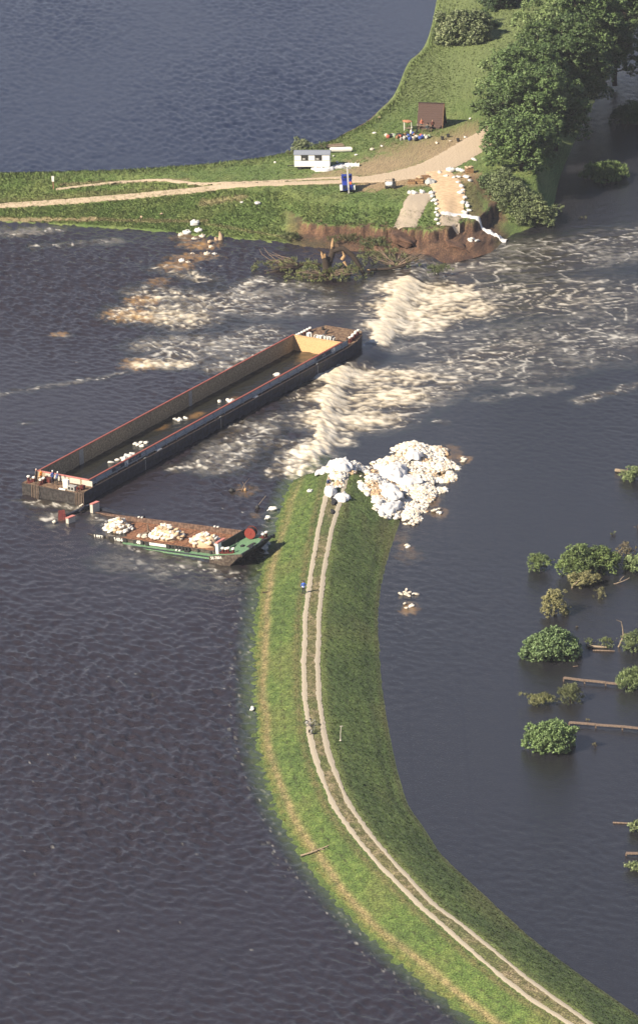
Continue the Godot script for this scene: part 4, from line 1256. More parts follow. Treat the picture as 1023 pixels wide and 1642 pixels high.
	log_piece(Vector3(31.12, -0.95, 98.89), Vector3(33.67, -0.95, 99.39), 0.10, M.greywood, "sunken brown log at the right edge near the lowest bushes")
	log_piece(Vector3(29.46, -0.95, 53.08), Vector3(30.06, -0.95, 52.92), 0.06, M.greywood, "small floating stick below the upper broad leaved bush")
	var st := begin()
	var base := Vector3(35.33, -1, 46.97)
	tube(st, [Vector3(-0.2, -0.3, 0), Vector3(0.25, 0.7, 0), Vector3(0.5, 1.5, 0), Vector3(0.42, 2.4, 0), Vector3(0.25, 3.2, 0), Vector3(-0.35, 3.45, 0)], [0.11, 0.10, 0.09, 0.07, 0.055, 0.02], 7)
	tube(st, [Vector3(0.5, 1.45, 0), Vector3(1.0, 1.75, 0.2), Vector3(1.6, 1.85, 0.3)], [0.06, 0.045, 0.02], 6)
	tube(st, [Vector3(0.45, 1.2, 0), Vector3(0.15, 1.55, 0.1)], [0.05, 0.02], 6)
	var br = obj("dead_branch", st, M.palebark)
	br.position = base
	tag(br, "bent bleached dead branch rising from the flood at the right edge", "branch")
	for s in [[Vector3(30.76, -1, 27.03), Vector3(1.2, 1.0, -0.2)], [Vector3(35.68, -1, 25.89), Vector3(2.4, 0.5, -0.6)]]:
		st = begin()
		limb(st, Vector3(0, -0.2, 0), s[1], 0.08, 0.03)
		limb(st, s[1] * 0.5, s[1] * 0.6 + Vector3(0.3, 0.6, 0.1), 0.05, 0.02)
		var o = obj("dead_branch", st, M.palebark)
		o.position = s[0]
		tag(o, "bleached bare branch at the foot of the biggest clump, %s" % ["left one" if s[1].x < 2.0 else "right long one"][0], "branch")

func log_piece(a: Vector3, b: Vector3, r: float, m: Material, label: String):
	var st := begin()
	var mid := a.lerp(b, 0.5)
	tube(st, [a - mid, (a - mid) * 0.3 + Vector3(0, r * 0.2, r * 0.4), (b - mid) * 0.5 - Vector3(0, r * 0.1, r * 0.3), b - mid], [r, r * 0.95, r * 0.8, r * 0.55], 9)
	tube(st, [(b - mid) * 0.4, (b - mid) * 0.5 + Vector3(0, r * 2.2, 0)], [r * 0.35, r * 0.15], 6)
	var o = obj("floating_log", st, m)
	o.position = mid
	tag(o, label, "log")

# ------------------------------------------------------------------ the big sunken hopper barge
func frame(at: Vector3, ax: Vector2, pitch := 0.0, heel := 0.0) -> Transform3D:
	var y := atan2(-ax.y, ax.x)
	return Transform3D(Basis(Vector3.UP, y) * Basis(Vector3.BACK, pitch) * Basis(Vector3.RIGHT, heel), at)

func lettering(parent, text: String, size: float, xf: Transform3D, m: Material, called := "lettering"):
	var t := TextMesh.new()
	var f := SystemFont.new()
	f.font_names = PackedStringArray(["Droid Sans"])
	f.font_weight = 700
	t.font = f
	t.text = text
	t.font_size = 64
	t.pixel_size = size / 46.0
	t.depth = 0.03
	var o := MeshInstance3D.new()
	o.mesh = t
	o.material_override = m
	o.name = called
	parent.add_child(o, true)
	o.transform = xf
	return o

func bollards(parent, at: Vector3, along: Vector3):
	var st := begin()
	for k in 2:
		var p := at + along * (k - 0.5)
		tube(st, [p, p + Vector3(0, 0.55, 0)], [0.17, 0.15], 10)
	box(st, at - Vector3(0.75, 0, 0.3), at + Vector3(0.75, 0.08, 0.3))
	var b = obj("bollard", st, M.darkred, parent)
	for k in 2:
		var p := at + along * (k - 0.5)
		var cap := begin()
		tube(cap, [p + Vector3(0, 0.55, 0), p + Vector3(0, 0.60, 0), p + Vector3(0, 0.74, 0)], [0.20, 0.24, 0.20], 10)
		obj("bollard_cap", cap, M.white, b)

func build_cargo_barge():
	# x runs from the near end of the hold to the bow, z to the right-hand side, y up from the water
	var t = thing("cargo_barge", "long sunken dark hopper barge with red rimmed flooded hold in the breach", "barge", Vector3(-33.1, 0, -10.2))
	t.transform = frame(Vector3(-33.05, 0, -10.1), Vector2(0.520, -0.854))
	var L := 64.3
	var HW := 3.9          # half width of the hold
	var BW := 4.62         # half width of the hull
	var DK := 1.5          # deck
	var CO := 2.32         # top of the coaming
	var X0 := -3.0
	var X1 := L + 7.4
	# hull shell: sides, transom, raked bow
	var st := begin()
	var bow := [[L + 0.5, BW], [L + 3.6, BW - 0.25], [X1 - 1.2, BW - 0.9], [X1, BW - 1.7]]
	for s in [-1.0, 1.0]:
		quad(st, Vector3(X0, -1.8, s * BW), Vector3(bow[0][0], -1.8, s * BW), Vector3(bow[0][0], DK, s * BW), Vector3(X0, DK, s * BW), Vector3(0, 0, s))
		for k in 3:
			var a: Array = bow[k]
			var b: Array = bow[k + 1]
			quad(st, Vector3(a[0] - 0.2 * k, -1.8, s * a[1]), Vector3(b[0] - 0.2 * (k + 1), -1.8, s * b[1]), Vector3(b[0], DK + 0.1 * (k + 1), s * b[1]), Vector3(a[0], DK + 0.1 * k, s * a[1]), Vector3(0.2, 0, s))
	var e: Array = bow[3]
	quad(st, Vector3(e[0] - 0.6, -1.8, -e[1]), Vector3(e[0] - 0.6, -1.8, e[1]), Vector3(e[0], DK + 0.3, e[1]), Vector3(e[0], DK + 0.3, -e[1]), Vector3.RIGHT)
	# rubbing strakes
	for s in [-1.0, 1.0]:
		box(st, Vector3(X0, DK - 0.16, s * BW - 0.02), Vector3(L + 0.5, DK - 0.02, s * BW + 0.05))
		box(st, Vector3(X0 + 1, DK - 0.85, s * BW - 0.02), Vector3(L + 0.5, DK - 0.77, s * BW + 0.04))
	obj("hull", st, M.hull, t)
	st = begin()
	quad(st, Vector3(X0 - 0.01, -1.8, -BW), Vector3(X0 - 0.01, -1.8, BW), Vector3(X0 - 0.01, DK, BW), Vector3(X0 - 0.01, DK, -BW), Vector3.LEFT)
	box(st, Vector3(X0 - 0.08, DK - 0.2, -BW), Vector3(X0 - 0.012, DK - 0.02, BW))
	obj("stern_plate", st, M.hull_end, t)
	# decks
	st = begin()
	box(st, Vector3(X0, DK - 0.1, -BW + 0.01), Vector3(-0.12, DK, BW - 0.01))
	obj("stern_deck", st, M.deck, t)
	for s in [-1.0, 1.0]:
		st = begin()
		var z0 := minf(s * (BW - 0.01), s * (HW + 0.12))
		var z1 := maxf(s * (BW - 0.01), s * (HW + 0.12))
		box(st, Vector3(-0.12, DK - 0.1, z0), Vector3(L + 0.12, DK, z1))
		obj("side_deck", st, M.sidedeck, t)
	st = begin()
	var prev: Array = [L + 0.12, BW - 0.01, DK]
	var n := 0
	for b in bow:
		n += 1
		var y: float = DK + 0.1 * (n - 1) - 0.003
		quad(st, Vector3(prev[0], prev[2], -prev[1]), Vector3(prev[0], prev[2], prev[1]), Vector3(b[0], y, b[1] - 0.01), Vector3(b[0], y, -b[1] + 0.01), Vector3.UP)
		prev = [b[0], b[1] - 0.01, y]
	obj("bow_deck", st, M.deck, t)
	# hold walls, each a plate of its own
	for s in [-1.0, 1.0]:
		st = begin()
		box(st, Vector3(0, -1.8, minf(s * HW, s * (HW + 0.12))), Vector3(L, CO, maxf(s * HW, s * (HW + 0.12))))
		# weathered plate joints on the inside
		for k in 13:
			box(st, Vector3(2.4 + k * 4.9, -1.0, minf(s * HW, s * (HW - 0.03))), Vector3(2.5 + k * 4.9, CO - 0.05, maxf(s * HW, s * (HW - 0.03))))
		var wall = obj("hold_wall", st, M.coaming, t)
		if s < 0:
			for k in [[9.4, 10.4], [36.5, 37.3]]:
				st = begin()
				box(st, Vector3(k[0], -0.4, s * HW - 0.01), Vector3(k[1], CO - 0.1, s * HW + 0.05))
				obj("repair_plate", st, M.pale, wall)
		else:
			st = begin()
			box(st, Vector3(0.0, DK + 0.004, s * (HW + 0.12)), Vector3(L + 1.5, CO - 0.06, s * (HW + 0.15)))
			obj("coaming_plate", st, M.coaming_out, wall)
	for q in [[-0.12, 0.0, M.coaming, "hold_wall"], [L, L + 0.12, M.bulkhead, "bulkhead"]]:
		st = begin()
		box(st, Vector3(q[0], -1.8, -HW - 0.12), Vector3(q[1], CO - 0.01, HW + 0.12))
		obj(q[3], st, q[2], t)
	st = begin()
	for k in 4:
		box(st, Vector3(-0.16, DK + 0.03, -HW + 1.1 + k * 1.9), Vector3(-0.121, CO - 0.08, -HW + 2.7 + k * 1.9))
	obj("stern_coaming_plate", st, M.offwhite, t, "stuff")
	# red capping rails
	for s in [-1.0, 1.0]:
		st = begin()
		box(st, Vector3(-0.15, CO, s * (HW + 0.06) - 0.13), Vector3(L + 0.15, CO + 0.09, s * (HW + 0.06) + 0.13))
		obj("capping_rail", st, M.rail, t)
	st = begin()
	box(st, Vector3(-0.2, CO - 0.01, -HW + 0.08), Vector3(0.08, CO + 0.075, HW - 0.08))
	obj("capping_rail", st, M.pinkred, t)
	st = begin()
	box(st, Vector3(L - 0.05, CO - 0.01, -HW + 0.08), Vector3(L + 0.2, CO + 0.06, HW - 0.08))
	obj("capping_rail", st, M.bulkhead, t)
	# stanchions and the lower pale ledge along the right-hand side
	for k in 27:
		st = begin()
		var x := 1.2 + k * 2.42
		bar(st, Vector3(x, DK, HW + 0.42), Vector3(x, CO - 0.04, HW + 0.17), 0.10, 0.06)
		obj("stanchion", st, M.coaming_out, t)
	st = begin()
	box(st, Vector3(0.2, DK + 0.16, HW + 0.152), Vector3(L + 1.4, DK + 0.24, HW + 0.34))
	obj("ledge", st, M.pale, t)
	# dark name boards with worn pale letters
	var boards := [[5.2, 8.1, "PKHA"], [9.2, 12.2, "10 551 77"], [57.3, 61.2, "0155"]]
	for b in boards:
		st = begin()
		box(st, Vector3(b[0], DK + 0.26, HW + 0.152), Vector3(b[1], CO - 0.1, HW + 0.19))
		var nb = obj("name_board", st, M.navy, t)
		lettering(nb, b[2], 0.30, Transform3D(Basis.IDENTITY, Vector3((b[0] + b[1]) * 0.5, DK + 0.45, HW + 0.205)), M.pale)
	for x in [8.3, 61.5]:
		st = begin()
		box(st, Vector3(x, DK + 0.03, HW + 0.152), Vector3(x + 0.75, CO - 0.03, HW + 0.21))
		obj("white_marker_plate", st, M.white, t)
	# draught marks: pale vertical ladders on the hull
	for x in [12.2, 31.0, 56.5]:
		st = begin()
		for k in 7:
			box(st, Vector3(x, DK - 0.32 - k * 0.2, BW + 0.04), Vector3(x + 0.16, DK - 0.2 - k * 0.2, BW + 0.065))
		box(st, Vector3(x - 0.05, DK + 0.0, BW - 0.2), Vector3(x + 0.3, DK + 0.1, BW - 0.02))
		obj("draught_mark", st, M.pale, t, "stuff")
	st = begin()
	box(st, Vector3(15.5, DK, BW - 0.45), Vector3(16.6, DK + 0.12, BW - 0.1))
	box(st, Vector3(40.2, DK, BW - 0.45), Vector3(41.0, DK + 0.1, BW - 0.1))
	obj("pale_rag", st, M.white, t, "stuff")
	# bow gear
	for k in 3:
		bollards(t, Vector3(L + 1.2 + k * 1.3, DK + 0.05 * k, -BW + 0.75 + 0.1 * k), Vector3(0.7, 0, 0))
		bollards(t, Vector3(L + 3.2 + k * 1.2, DK + 0.1 + 0.05 * k, BW - 1.0 - 0.22 * k), Vector3(0.7, 0, 0))
	# the white anchor winch and its pipes behind the bulkhead
	st = begin()
	var wz0 := -2.1
	for k in 9:
		var z := wz0 + k * 0.52
		tube(st, [Vector3(L + 1.0, DK, z), Vector3(L + 1.0, DK + 0.9 + 0.25 * (k % 2), z), Vector3(L + 1.35, DK + 0.95, z + 0.1)], [0.07, 0.07, 0.05], 6)
	box(st, Vector3(L + 0.9, DK, wz0 - 0.3), Vector3(L + 1.1, DK + 0.22, wz0 + 4.6))
	box(st, Vector3(L + 1.2, DK, wz0 + 1.1), Vector3(L + 2.0, DK + 0.75, wz0 + 1.9))
	box(st, Vector3(L + 1.2, DK, wz0 - 0.4), Vector3(L + 1.8, DK + 1.0, wz0 + 0.1))
	var wn = obj("winch_frame", st, M.white, t)
	st = begin()
	tube(st, [Vector3(L + 1.7, DK + 0.5, wz0 + 2.1), Vector3(L + 1.7, DK + 0.5, wz0 + 3.6)], [0.38, 0.38], 14)
	tube(st, [Vector3(L + 1.7, DK + 0.5, wz0 + 2.05), Vector3(L + 1.7, DK + 0.5, wz0 + 2.12)], [0.55, 0.55], 14)
	tube(st, [Vector3(L + 1.7, DK + 0.5, wz0 + 3.6), Vector3(L + 1.7, DK + 0.5, wz0 + 3.67)], [0.55, 0.55], 14)
	obj("winch_drum", st, M.pale, wn)
	st = begin()
	box(st, Vector3(L + 0.3, DK, -HW + 0.9), Vector3(L + 0.9, DK + 0.8, -HW + 1.5))
	box(st, Vector3(L + 0.5, DK, HW - 0.7), Vector3(L + 1.2, DK + 0.65, HW - 0.1))
	tube(st, [Vector3(L + 1.6, DK, HW + 0.1), Vector3(L + 1.6, DK + 1.1, HW + 0.1)], [0.10, 0.10], 8)
	tube(st, [Vector3(L + 4.4, DK + 0.1, -1.2), Vector3(L + 4.4, DK + 0.5, -1.2), Vector3(L + 4.8, DK + 0.7, -0.9)], [0.2, 0.18, 0.1], 8)
	tube(st, [Vector3(L + 5.6, DK + 0.2, -2.4), Vector3(L + 5.6, DK + 0.6, -2.4)], [0.2, 0.18], 8)
	obj("deck_fitting", st, M.black, t, "stuff")
	# stern gear
	bollards(t, Vector3(X0 + 1.0, DK, -BW + 0.8), Vector3(0.0, 0, 0.85))
	bollards(t, Vector3(X0 + 1.0, DK, -BW + 2.5), Vector3(0.7, 0, 0.0))
	for q in [[Vector3(X0 + 0.9, DK, 1.2), Vector3(0.5, 1.1, 0.75), "ventilator_box"], [Vector3(X0 + 0.35, DK, 2.25), Vector3(0.7, 0.6, 1.1), "generator_box"], [Vector3(X0 + 0.1, DK, 1.05), Vector3(0.25, 0.14, 1.0), "white_plank"]]:
		st = begin()
		var p: Vector3 = q[0]
		var sz: Vector3 = q[1]
		box(st, p, p + sz)
		var gb = obj(q[2], st, M.white if q[2] != "generator_box" else M.pale, t)
		if q[2] == "generator_box":
			st = begin()
			box(st, p + Vector3(-0.02, 0.12, 0.12), p + Vector3(-0.003, 0.48, 0.45))
			box(st, p + Vector3(-0.02, 0.12, 0.6), p + Vector3(-0.003, 0.48, 0.95))
			obj("grille", st, M.black, gb, "stuff")
	st = begin()
	box(st, Vector3(X0 + 1.6, DK, -2.6), Vector3(X0 + 2.5, DK + 0.5, -1.3))
	box(st, Vector3(X0 + 1.2, DK, 3.6), Vector3(X0 + 1.8, DK + 0.55, 4.1))
	tube(st, [Vector3(X0 + 0.6, DK, 3.7), Vector3(X0 + 0.6, DK + 0.6, 3.7)], [0.16, 0.14], 8)
	obj("stern_fitting", st, M.darkred, t, "stuff")
	# mooring cables and chains draped over the stern corners
	for q in [[-BW + 2.1, 5, 1.7], [BW - 0.35, 6, 2.4]]:
		st = begin()
		for k in q[1]:
			var z: float = q[0] - 0.5 + k * 0.24
			tube(st, [Vector3(X0 + 0.5, DK + 0.25, z), Vector3(X0 - 0.1, DK + 0.12, z + 0.05), Vector3(X0 - 0.16 - 0.05 * k, DK - q[2] * 0.5, z + 0.05 * k), Vector3(X0 - 0.2 - 0.12 * k, DK - q[2], z + 0.08 * k)], [0.05, 0.055, 0.055, 0.05], 5)
		obj("mooring_cable", st, M.greywood, t, "stuff")
	# flood water standing in the hold
	var P := PackedVector3Array()
	var C := PackedColorArray()
	var tx: Transform3D = t.transform
	for i in 161:
		for j in 22:
			var p := Vector3(0.004 + (L - 0.008) * i / 160.0, 0.12, -HW + 0.004 + (HW * 2 - 0.008) * j / 21.0)
			p.y += 0.06 * g1.get_noise_2d(p.x * 0.6, p.z * 0.8) + 0.03 * g1.get_noise_2d(p.x * 1.3, p.z * 1.5)
			P.append(tx * p)
			var c := Color(0.018, 0.016, 0.013)
			for b in [[33.8, -1.0, 2.2, 1.0, 0.9], [27.5, -2.4, 2.0, 0.8, 0.5], [15.5, 0.2, 3.0, 0.8, 0.4], [42.0, -0.2, 1.6, 0.7, 0.5], [53.5, 0.0, 1.0, 0.5, 0.5]]:
				var ee := pow((p.x - b[0]) / b[2], 2.0) + pow((p.z - b[1]) / b[3], 2.0) + 0.6 * g2.get_noise_2d(p.x * 0.8, p.z * 0.9)
				c = c.lerp(Color(0.30, 0.17, 0.06), (1.0 - sst(0.0, 1.1, ee)) * b[4] * 0.6)
			C.append(c)
	obj("hold_water", mesh_grid(P, C, 22, 161), M.water, null, "structure")
	# sandbags breaking the surface in the hold
	for b in [[14.6, 0.0, 14, 1.3], [20.3, -1.1, 7, 0.7], [31.6, -2.5, 5, 0.8], [41.9, -0.2, 5, 0.7], [53.5, 0.0, 4, 0.4]]:
		for k in b[2]:
			var p := tx * Vector3(b[0] + rng.randfn() * b[3], 0.12 + 0.12 * rng.randf(), minf(b[1] + rng.randfn() * 0.45, 3.5))
			sandbag(p, 0, 1.25, "wet white sandbag breaking the surface of the flooded barge hold", "sandbags afloat in the barge hold")

# ------------------------------------------------------------------ sandbags
var bag_mesh := []
var big_mesh := []

func bag_meshes():
	if bag_mesh.size() > 0:
		return
	for k in 6:
		var st := begin()
		lump(st, Vector3.ZERO, Vector3(0.34, 0.13, 0.22), 0.72, 0.16, k, 10, 6)
		bag_mesh.append(smooth(st).commit())
	for k in 4:
		var st := begin()
		lump(st, Vector3(0, 0.42, 0), Vector3(0.52, 0.44, 0.50), 0.55, 0.13, k + 10, 14, 9)
		tube(st, [Vector3(0, 0.80, 0), Vector3(0.05, 0.98, 0.02), Vector3(0.12, 1.06, 0.05)], [0.22, 0.09, 0.14], 7)
		st.index()
		st.generate_normals()
		big_mesh.append(st.commit())

func sandbag(at: Vector3, tone: int, size: float, label: String, group: String):
	bag_meshes()
	var o := MeshInstance3D.new()
	o.mesh = bag_mesh[rng.randi() % 6]
	o.material_override = M.bag[tone]
	o.name = numbered("sandbag")
	add_child(o, true)
	o.transform = Transform3D(Basis.from_euler(Vector3(rng.randfn() * 0.25, rng.randf() * TAU, rng.randfn() * 0.25)).scaled(Vector3.ONE * size * rng.randf_range(0.85, 1.15)), at)
	tag(o, label, "sandbag", group)
	return o

func big_bag(at: Vector3, size: float, label: String, group := "", tone := 3):
	bag_meshes()
	var o := MeshInstance3D.new()
	o.mesh = big_mesh[rng.randi() % 4]
	o.material_override = M.bag[tone]
	o.name = numbered("big_bag")
	add_child(o, true)
	o.transform = Transform3D(Basis.from_euler(Vector3(rng.randfn() * 0.07, rng.randf() * TAU, rng.randfn() * 0.07)).scaled(Vector3(size * rng.randf_range(0.85, 1.2), size * rng.randf_range(0.55, 0.85), size)), at)
	tag(o, label, "big bag", group)
	return o

# a white sheet draped over a mound of bags
func draped(called: String, label: String, at: Vector3, r: Vector3, turn: float, m: Material, sd: int, cat := "tarpaulin"):
	var st := begin()
	var N := 26
	var rows := []
	for j in 12:
		var row := []
		for i in N:
			var a := TAU * i / N
			var f := j / 11.0
			var rr := f * (1.0 + 0.35 * g2.get_noise_2d(cos(a) * 1.5 + sd, sin(a) * 1.5))
			var y: float = sqrt(maxf(1.0 - pow(f, 2.2), 0.0))
			var p := Vector3(cos(a) * rr * r.x, y * r.y, sin(a) * rr * r.z)
			p.y += r.y * 0.45 * g2.get_noise_2d(p.x * 0.9 + sd * 7.0, p.z * 0.9) * (0.35 + f)
			p.y += 0.07 * sin(a * 9.0 + sd) * f
			row.append(p)
		rows.append(row)
	for j in 11:
		for i in N:
			var k := (i + 1) % N
			for t in [[rows[j][i], rows[j][k], rows[j + 1][k]], [rows[j][i], rows[j + 1][k], rows[j + 1][i]]]:
				var g: Vector3 = (t[2] - t[0]).cross(t[1] - t[0])
				if g.length() < 1e-8:
					continue
				if g.y < 0:
					t = [t[0], t[2], t[1]]
				for p in t:
					st.add_vertex(p)
	var o = obj(called, smooth(st), m)
	o.position = at
	o.rotation.y = turn
	return tag(o, label, cat)

var mounds := []
func mound(x: float, z: float) -> float:
	var h := 0.0
	for m in mounds:
		var c: Vector3 = m[0]
		var q := pow((x - c.x) / m[1], 2.0) + pow((z - c.z) / m[2], 2.0)
		h = maxf(h, 0.75 * m[3] * maxf(1.0 - q, 0.0))
	return h

func build_sandbag_heap():
	# [middle, half width, half depth, height] of the mounds of bags on the broken end
	mounds = [
		[Vector3(3.15, 2, -13.13), 2.3, 4.0, 1.0], [Vector3(5.55, 1.6, -15.31), 2.4, 4.0, 0.9], [Vector3(2.43, 2, -8.31), 1.3, 4.0, 0.5], [Vector3(7.8, 0.6, -14.27), 2.2, 6.0, 0.5],
		[Vector3(10.08, 0.6, -17.05), 3.4, 6.5, 1.7], [Vector3(12.86, -0.6, -23.24), 3.0, 6.0, 1.4], [Vector3(15.04, -1, -24.21), 2.6, 3.0, 0.7], [Vector3(8.5, 1.4, -8.07), 3.0, 6.0, 1.1], [Vector3(11.46, 0, -13.72), 4.4, 8.0, 1.3], [Vector3(14.87, -1, -18.74), 3.2, 5.0, 0.7],
		[Vector3(9.6, 0.6, -3.74), 3.0, 6.0, 0.9], [Vector3(12.55, -0.6, -9.25), 3.0, 6.0, 0.8], [Vector3(11.01, -0.3, -3.04), 2.6, 4.5, 0.7], [Vector3(11.49, -0.8, -0.15), 1.5, 2.6, 0.5], [Vector3(7.24, 1.7, -5.64), 1.8, 2.5, 0.4], [Vector3(16.66, -1, -18.1), 2.0, 1.8, 0.35], [Vector3(14.72, -1, -13.83), 3.0, 1.2, 0.3], [Vector3(13.78, -1, -9.79), 3.0, 1.2, 0.3], [Vector3(13.02, -1, -6.01), 2.4, 1.2, 0.3], [Vector3(17.4, -1, -15.58), 0.8, 1.4, 0.3], [Vector3(15.92, -1, -25.66), 1.6, 1.0, 0.3],
	]
	var xf := []
	var cols := []
	var singles := 0
	var tries := 0
	bag_meshes()
	while tries < 9000:
		tries += 1
		var m: Array = mounds[rng.randi() % mounds.size()]
		var c: Vector3 = m[0]
		var a := rng.randf() * TAU
		var r := sqrt(rng.randf()) * 1.08
		var x: float = c.x + cos(a) * r * m[1]
		var z: float = c.z + sin(a) * r * m[2]
		var g := maxf(ground(x, z), -1.12)
		var fray := g2.get_noise_2d(x * 0.35 + 9.0, z * 0.22)
		if r > 0.75 and fray < 0.0:
			continue
		if r > 0.55 and fray < -0.25:
			continue
		var p := Vector3(x, g + mound(x, z) + rng.randf_range(-0.12, 0.10), z)
		var n := g2.get_noise_2d(x * 0.3, z * 0.25)
		var tone := 0
		if n + rng.randf() * 0.45 > 0.52:
			tone = 2
		elif rng.randf() < 0.34 + n:
			tone = 1
		if g < -0.9 and rng.randf() < 0.5:
			tone = 1
		if singles < 110 and tries % 14 == 0:
			singles += 1
			sandbag(p + Vector3(0, 0.12, 0), tone, 1.15, "off-white sandbag lying in the big spilled heap on the broken dyke end", "sandbags of the big heap on the dyke end")
		else:
			var s := rng.randf_range(0.9, 1.35)
			xf.append(Transform3D(Basis.from_euler(Vector3(rng.randfn() * 0.3, rng.randf() * TAU, rng.randfn() * 0.3)).scaled(Vector3(s, s * 1.1, s)), p))
			var cc: Color = [Color(0.70, 0.685, 0.66), Color(0.64, 0.57, 0.48), Color(0.50, 0.36, 0.23)][tone] * rng.randf_range(0.86, 1.04)
			cc.a = 1.0
			cols.append(cc)
	copies("sandbag_heap", bag_mesh[1], M.bagmm, xf, cols)
	tag(get_child(get_child_count() - 1), "big spilled heap of white and tan sandbags over the broken dyke end", "sandbag heap")
	# fleece sheets and whole big bags on the heap
	draped("white_fleece", "smooth white fleece sheet draped over the left mound of bags", on(Vector3(3.04, 2.2, -11.1), 0.35), Vector3(1.5, 0.85, 2.2), 0.3, M.tarp, 1)
	draped("white_fleece", "largest white fleece sheet on the highest mound of the heap", on(Vector3(9.91, 0.8, -13.54), 1.0), Vector3(1.9, 1.15, 3.2), -0.2, M.tarp, 2)
	draped("white_fleece", "small white fleece dome right of the largest one", on(Vector3(12.79, -0.4, -20.68), 0.9), Vector3(1.1, 0.85, 1.5), 0.0, M.tarp, 3)
	draped("white_fleece", "bluish white fleece sheet in the middle of the heap", on(Vector3(8.85, 1.2, -5.95), 0.7), Vector3(1.8, 0.8, 3.0), 0.4, M.tarp, 4)
	draped("white_fleece", "white fleece sheet on the lower left of the heap over the grass", on(Vector3(8.98, 0.9, -1.06), 0.35), Vector3(1.3, 0.6, 2.6), -0.5, M.tarp, 5)
	draped("white_fleece", "flat white fleece sheet on the right part of the heap", on(Vector3(11.01, 0.2, -11.97), 0.9), Vector3(1.7, 0.5, 2.8), 0.8, M.tarp, 6)
	draped("white_fleece", "white sheet closing the left wheel track at the heap", on(Vector3(1.55, 2, -1.9), 0.0), Vector3(0.85, 0.95, 1.6), 0.1, M.tarp, 7)
	draped("white_fleece", "long white sheet closing the right wheel track at the heap", on(Vector3(2.97, 2, 0.1), 0.0), Vector3(1.15, 0.55, 1.6), -0.2, M.tarp, 8)
	draped("white_fleece", "white sheet lying on the left slope beside the heap", on(Vector3(0.67, 1.6, -10.79), 0.0), Vector3(0.8, 0.35, 1.6), -0.6, M.tarp, 9)
	for b in [[Vector3(-1.1, 1.2, -4.09), 0.6, "lone white bag on the left slope below the heap"], [Vector3(7.64, 1.6, -1.59), 0.9, "white big bag at the lower left end of the heap"], [Vector3(11.45, -0.9, 1.45), 0.55, "square wet bag at the lowest tip of the heap"], [Vector3(12.52, -0.4, -22.95), 0.7, "white big bag at the back of the heap"], [Vector3(5.43, 1.5, -18.58), 0.7, "white big bag at the back of the left mound"], [Vector3(6.57, 1.2, -13.66), 0.6, "white big bag between the two mounds"]]:
		big_bag(on(b[0], mound(b[0].x, b[0].z) * 0.8), b[1], b[2])
	# single clusters out in the flood
	for q in [[Vector3(19.18, -1, -21.38), 4, 0.3, "right of the heap"], [Vector3(15.47, -1, -1.56), 6, 0.45, "below the heap in open water"], [Vector3(10.42, -1, 10.51), 2, 0.35, "beside the shaded dyke edge"], [Vector3(10.75, -1, 27.5), 9, 0.5, "in the flood, upper of two clusters"], [Vector3(10.72, -1, 31.76), 5, 0.5, "in the flood, lower of two clusters"], [Vector3(12.15, -1, 2.16), 3, 0.4, "at the lowest tip of the heap"], [Vector3(15.37, -1, -8.46), 3, 0.9, "scattered in the flood right of the heap"]]:
		for k in q[1]:
			var p: Vector3 = q[0] + Vector3(rng.randfn() * q[2], 0.02 + 0.10 * rng.randf(), rng.randfn() * q[2] * 1.6)
			sandbag(p, 1 if rng.randf() < 0.7 else 0, 1.0, "wet pale sandbag awash %s" % q[3], "sandbags awash %s" % q[3])

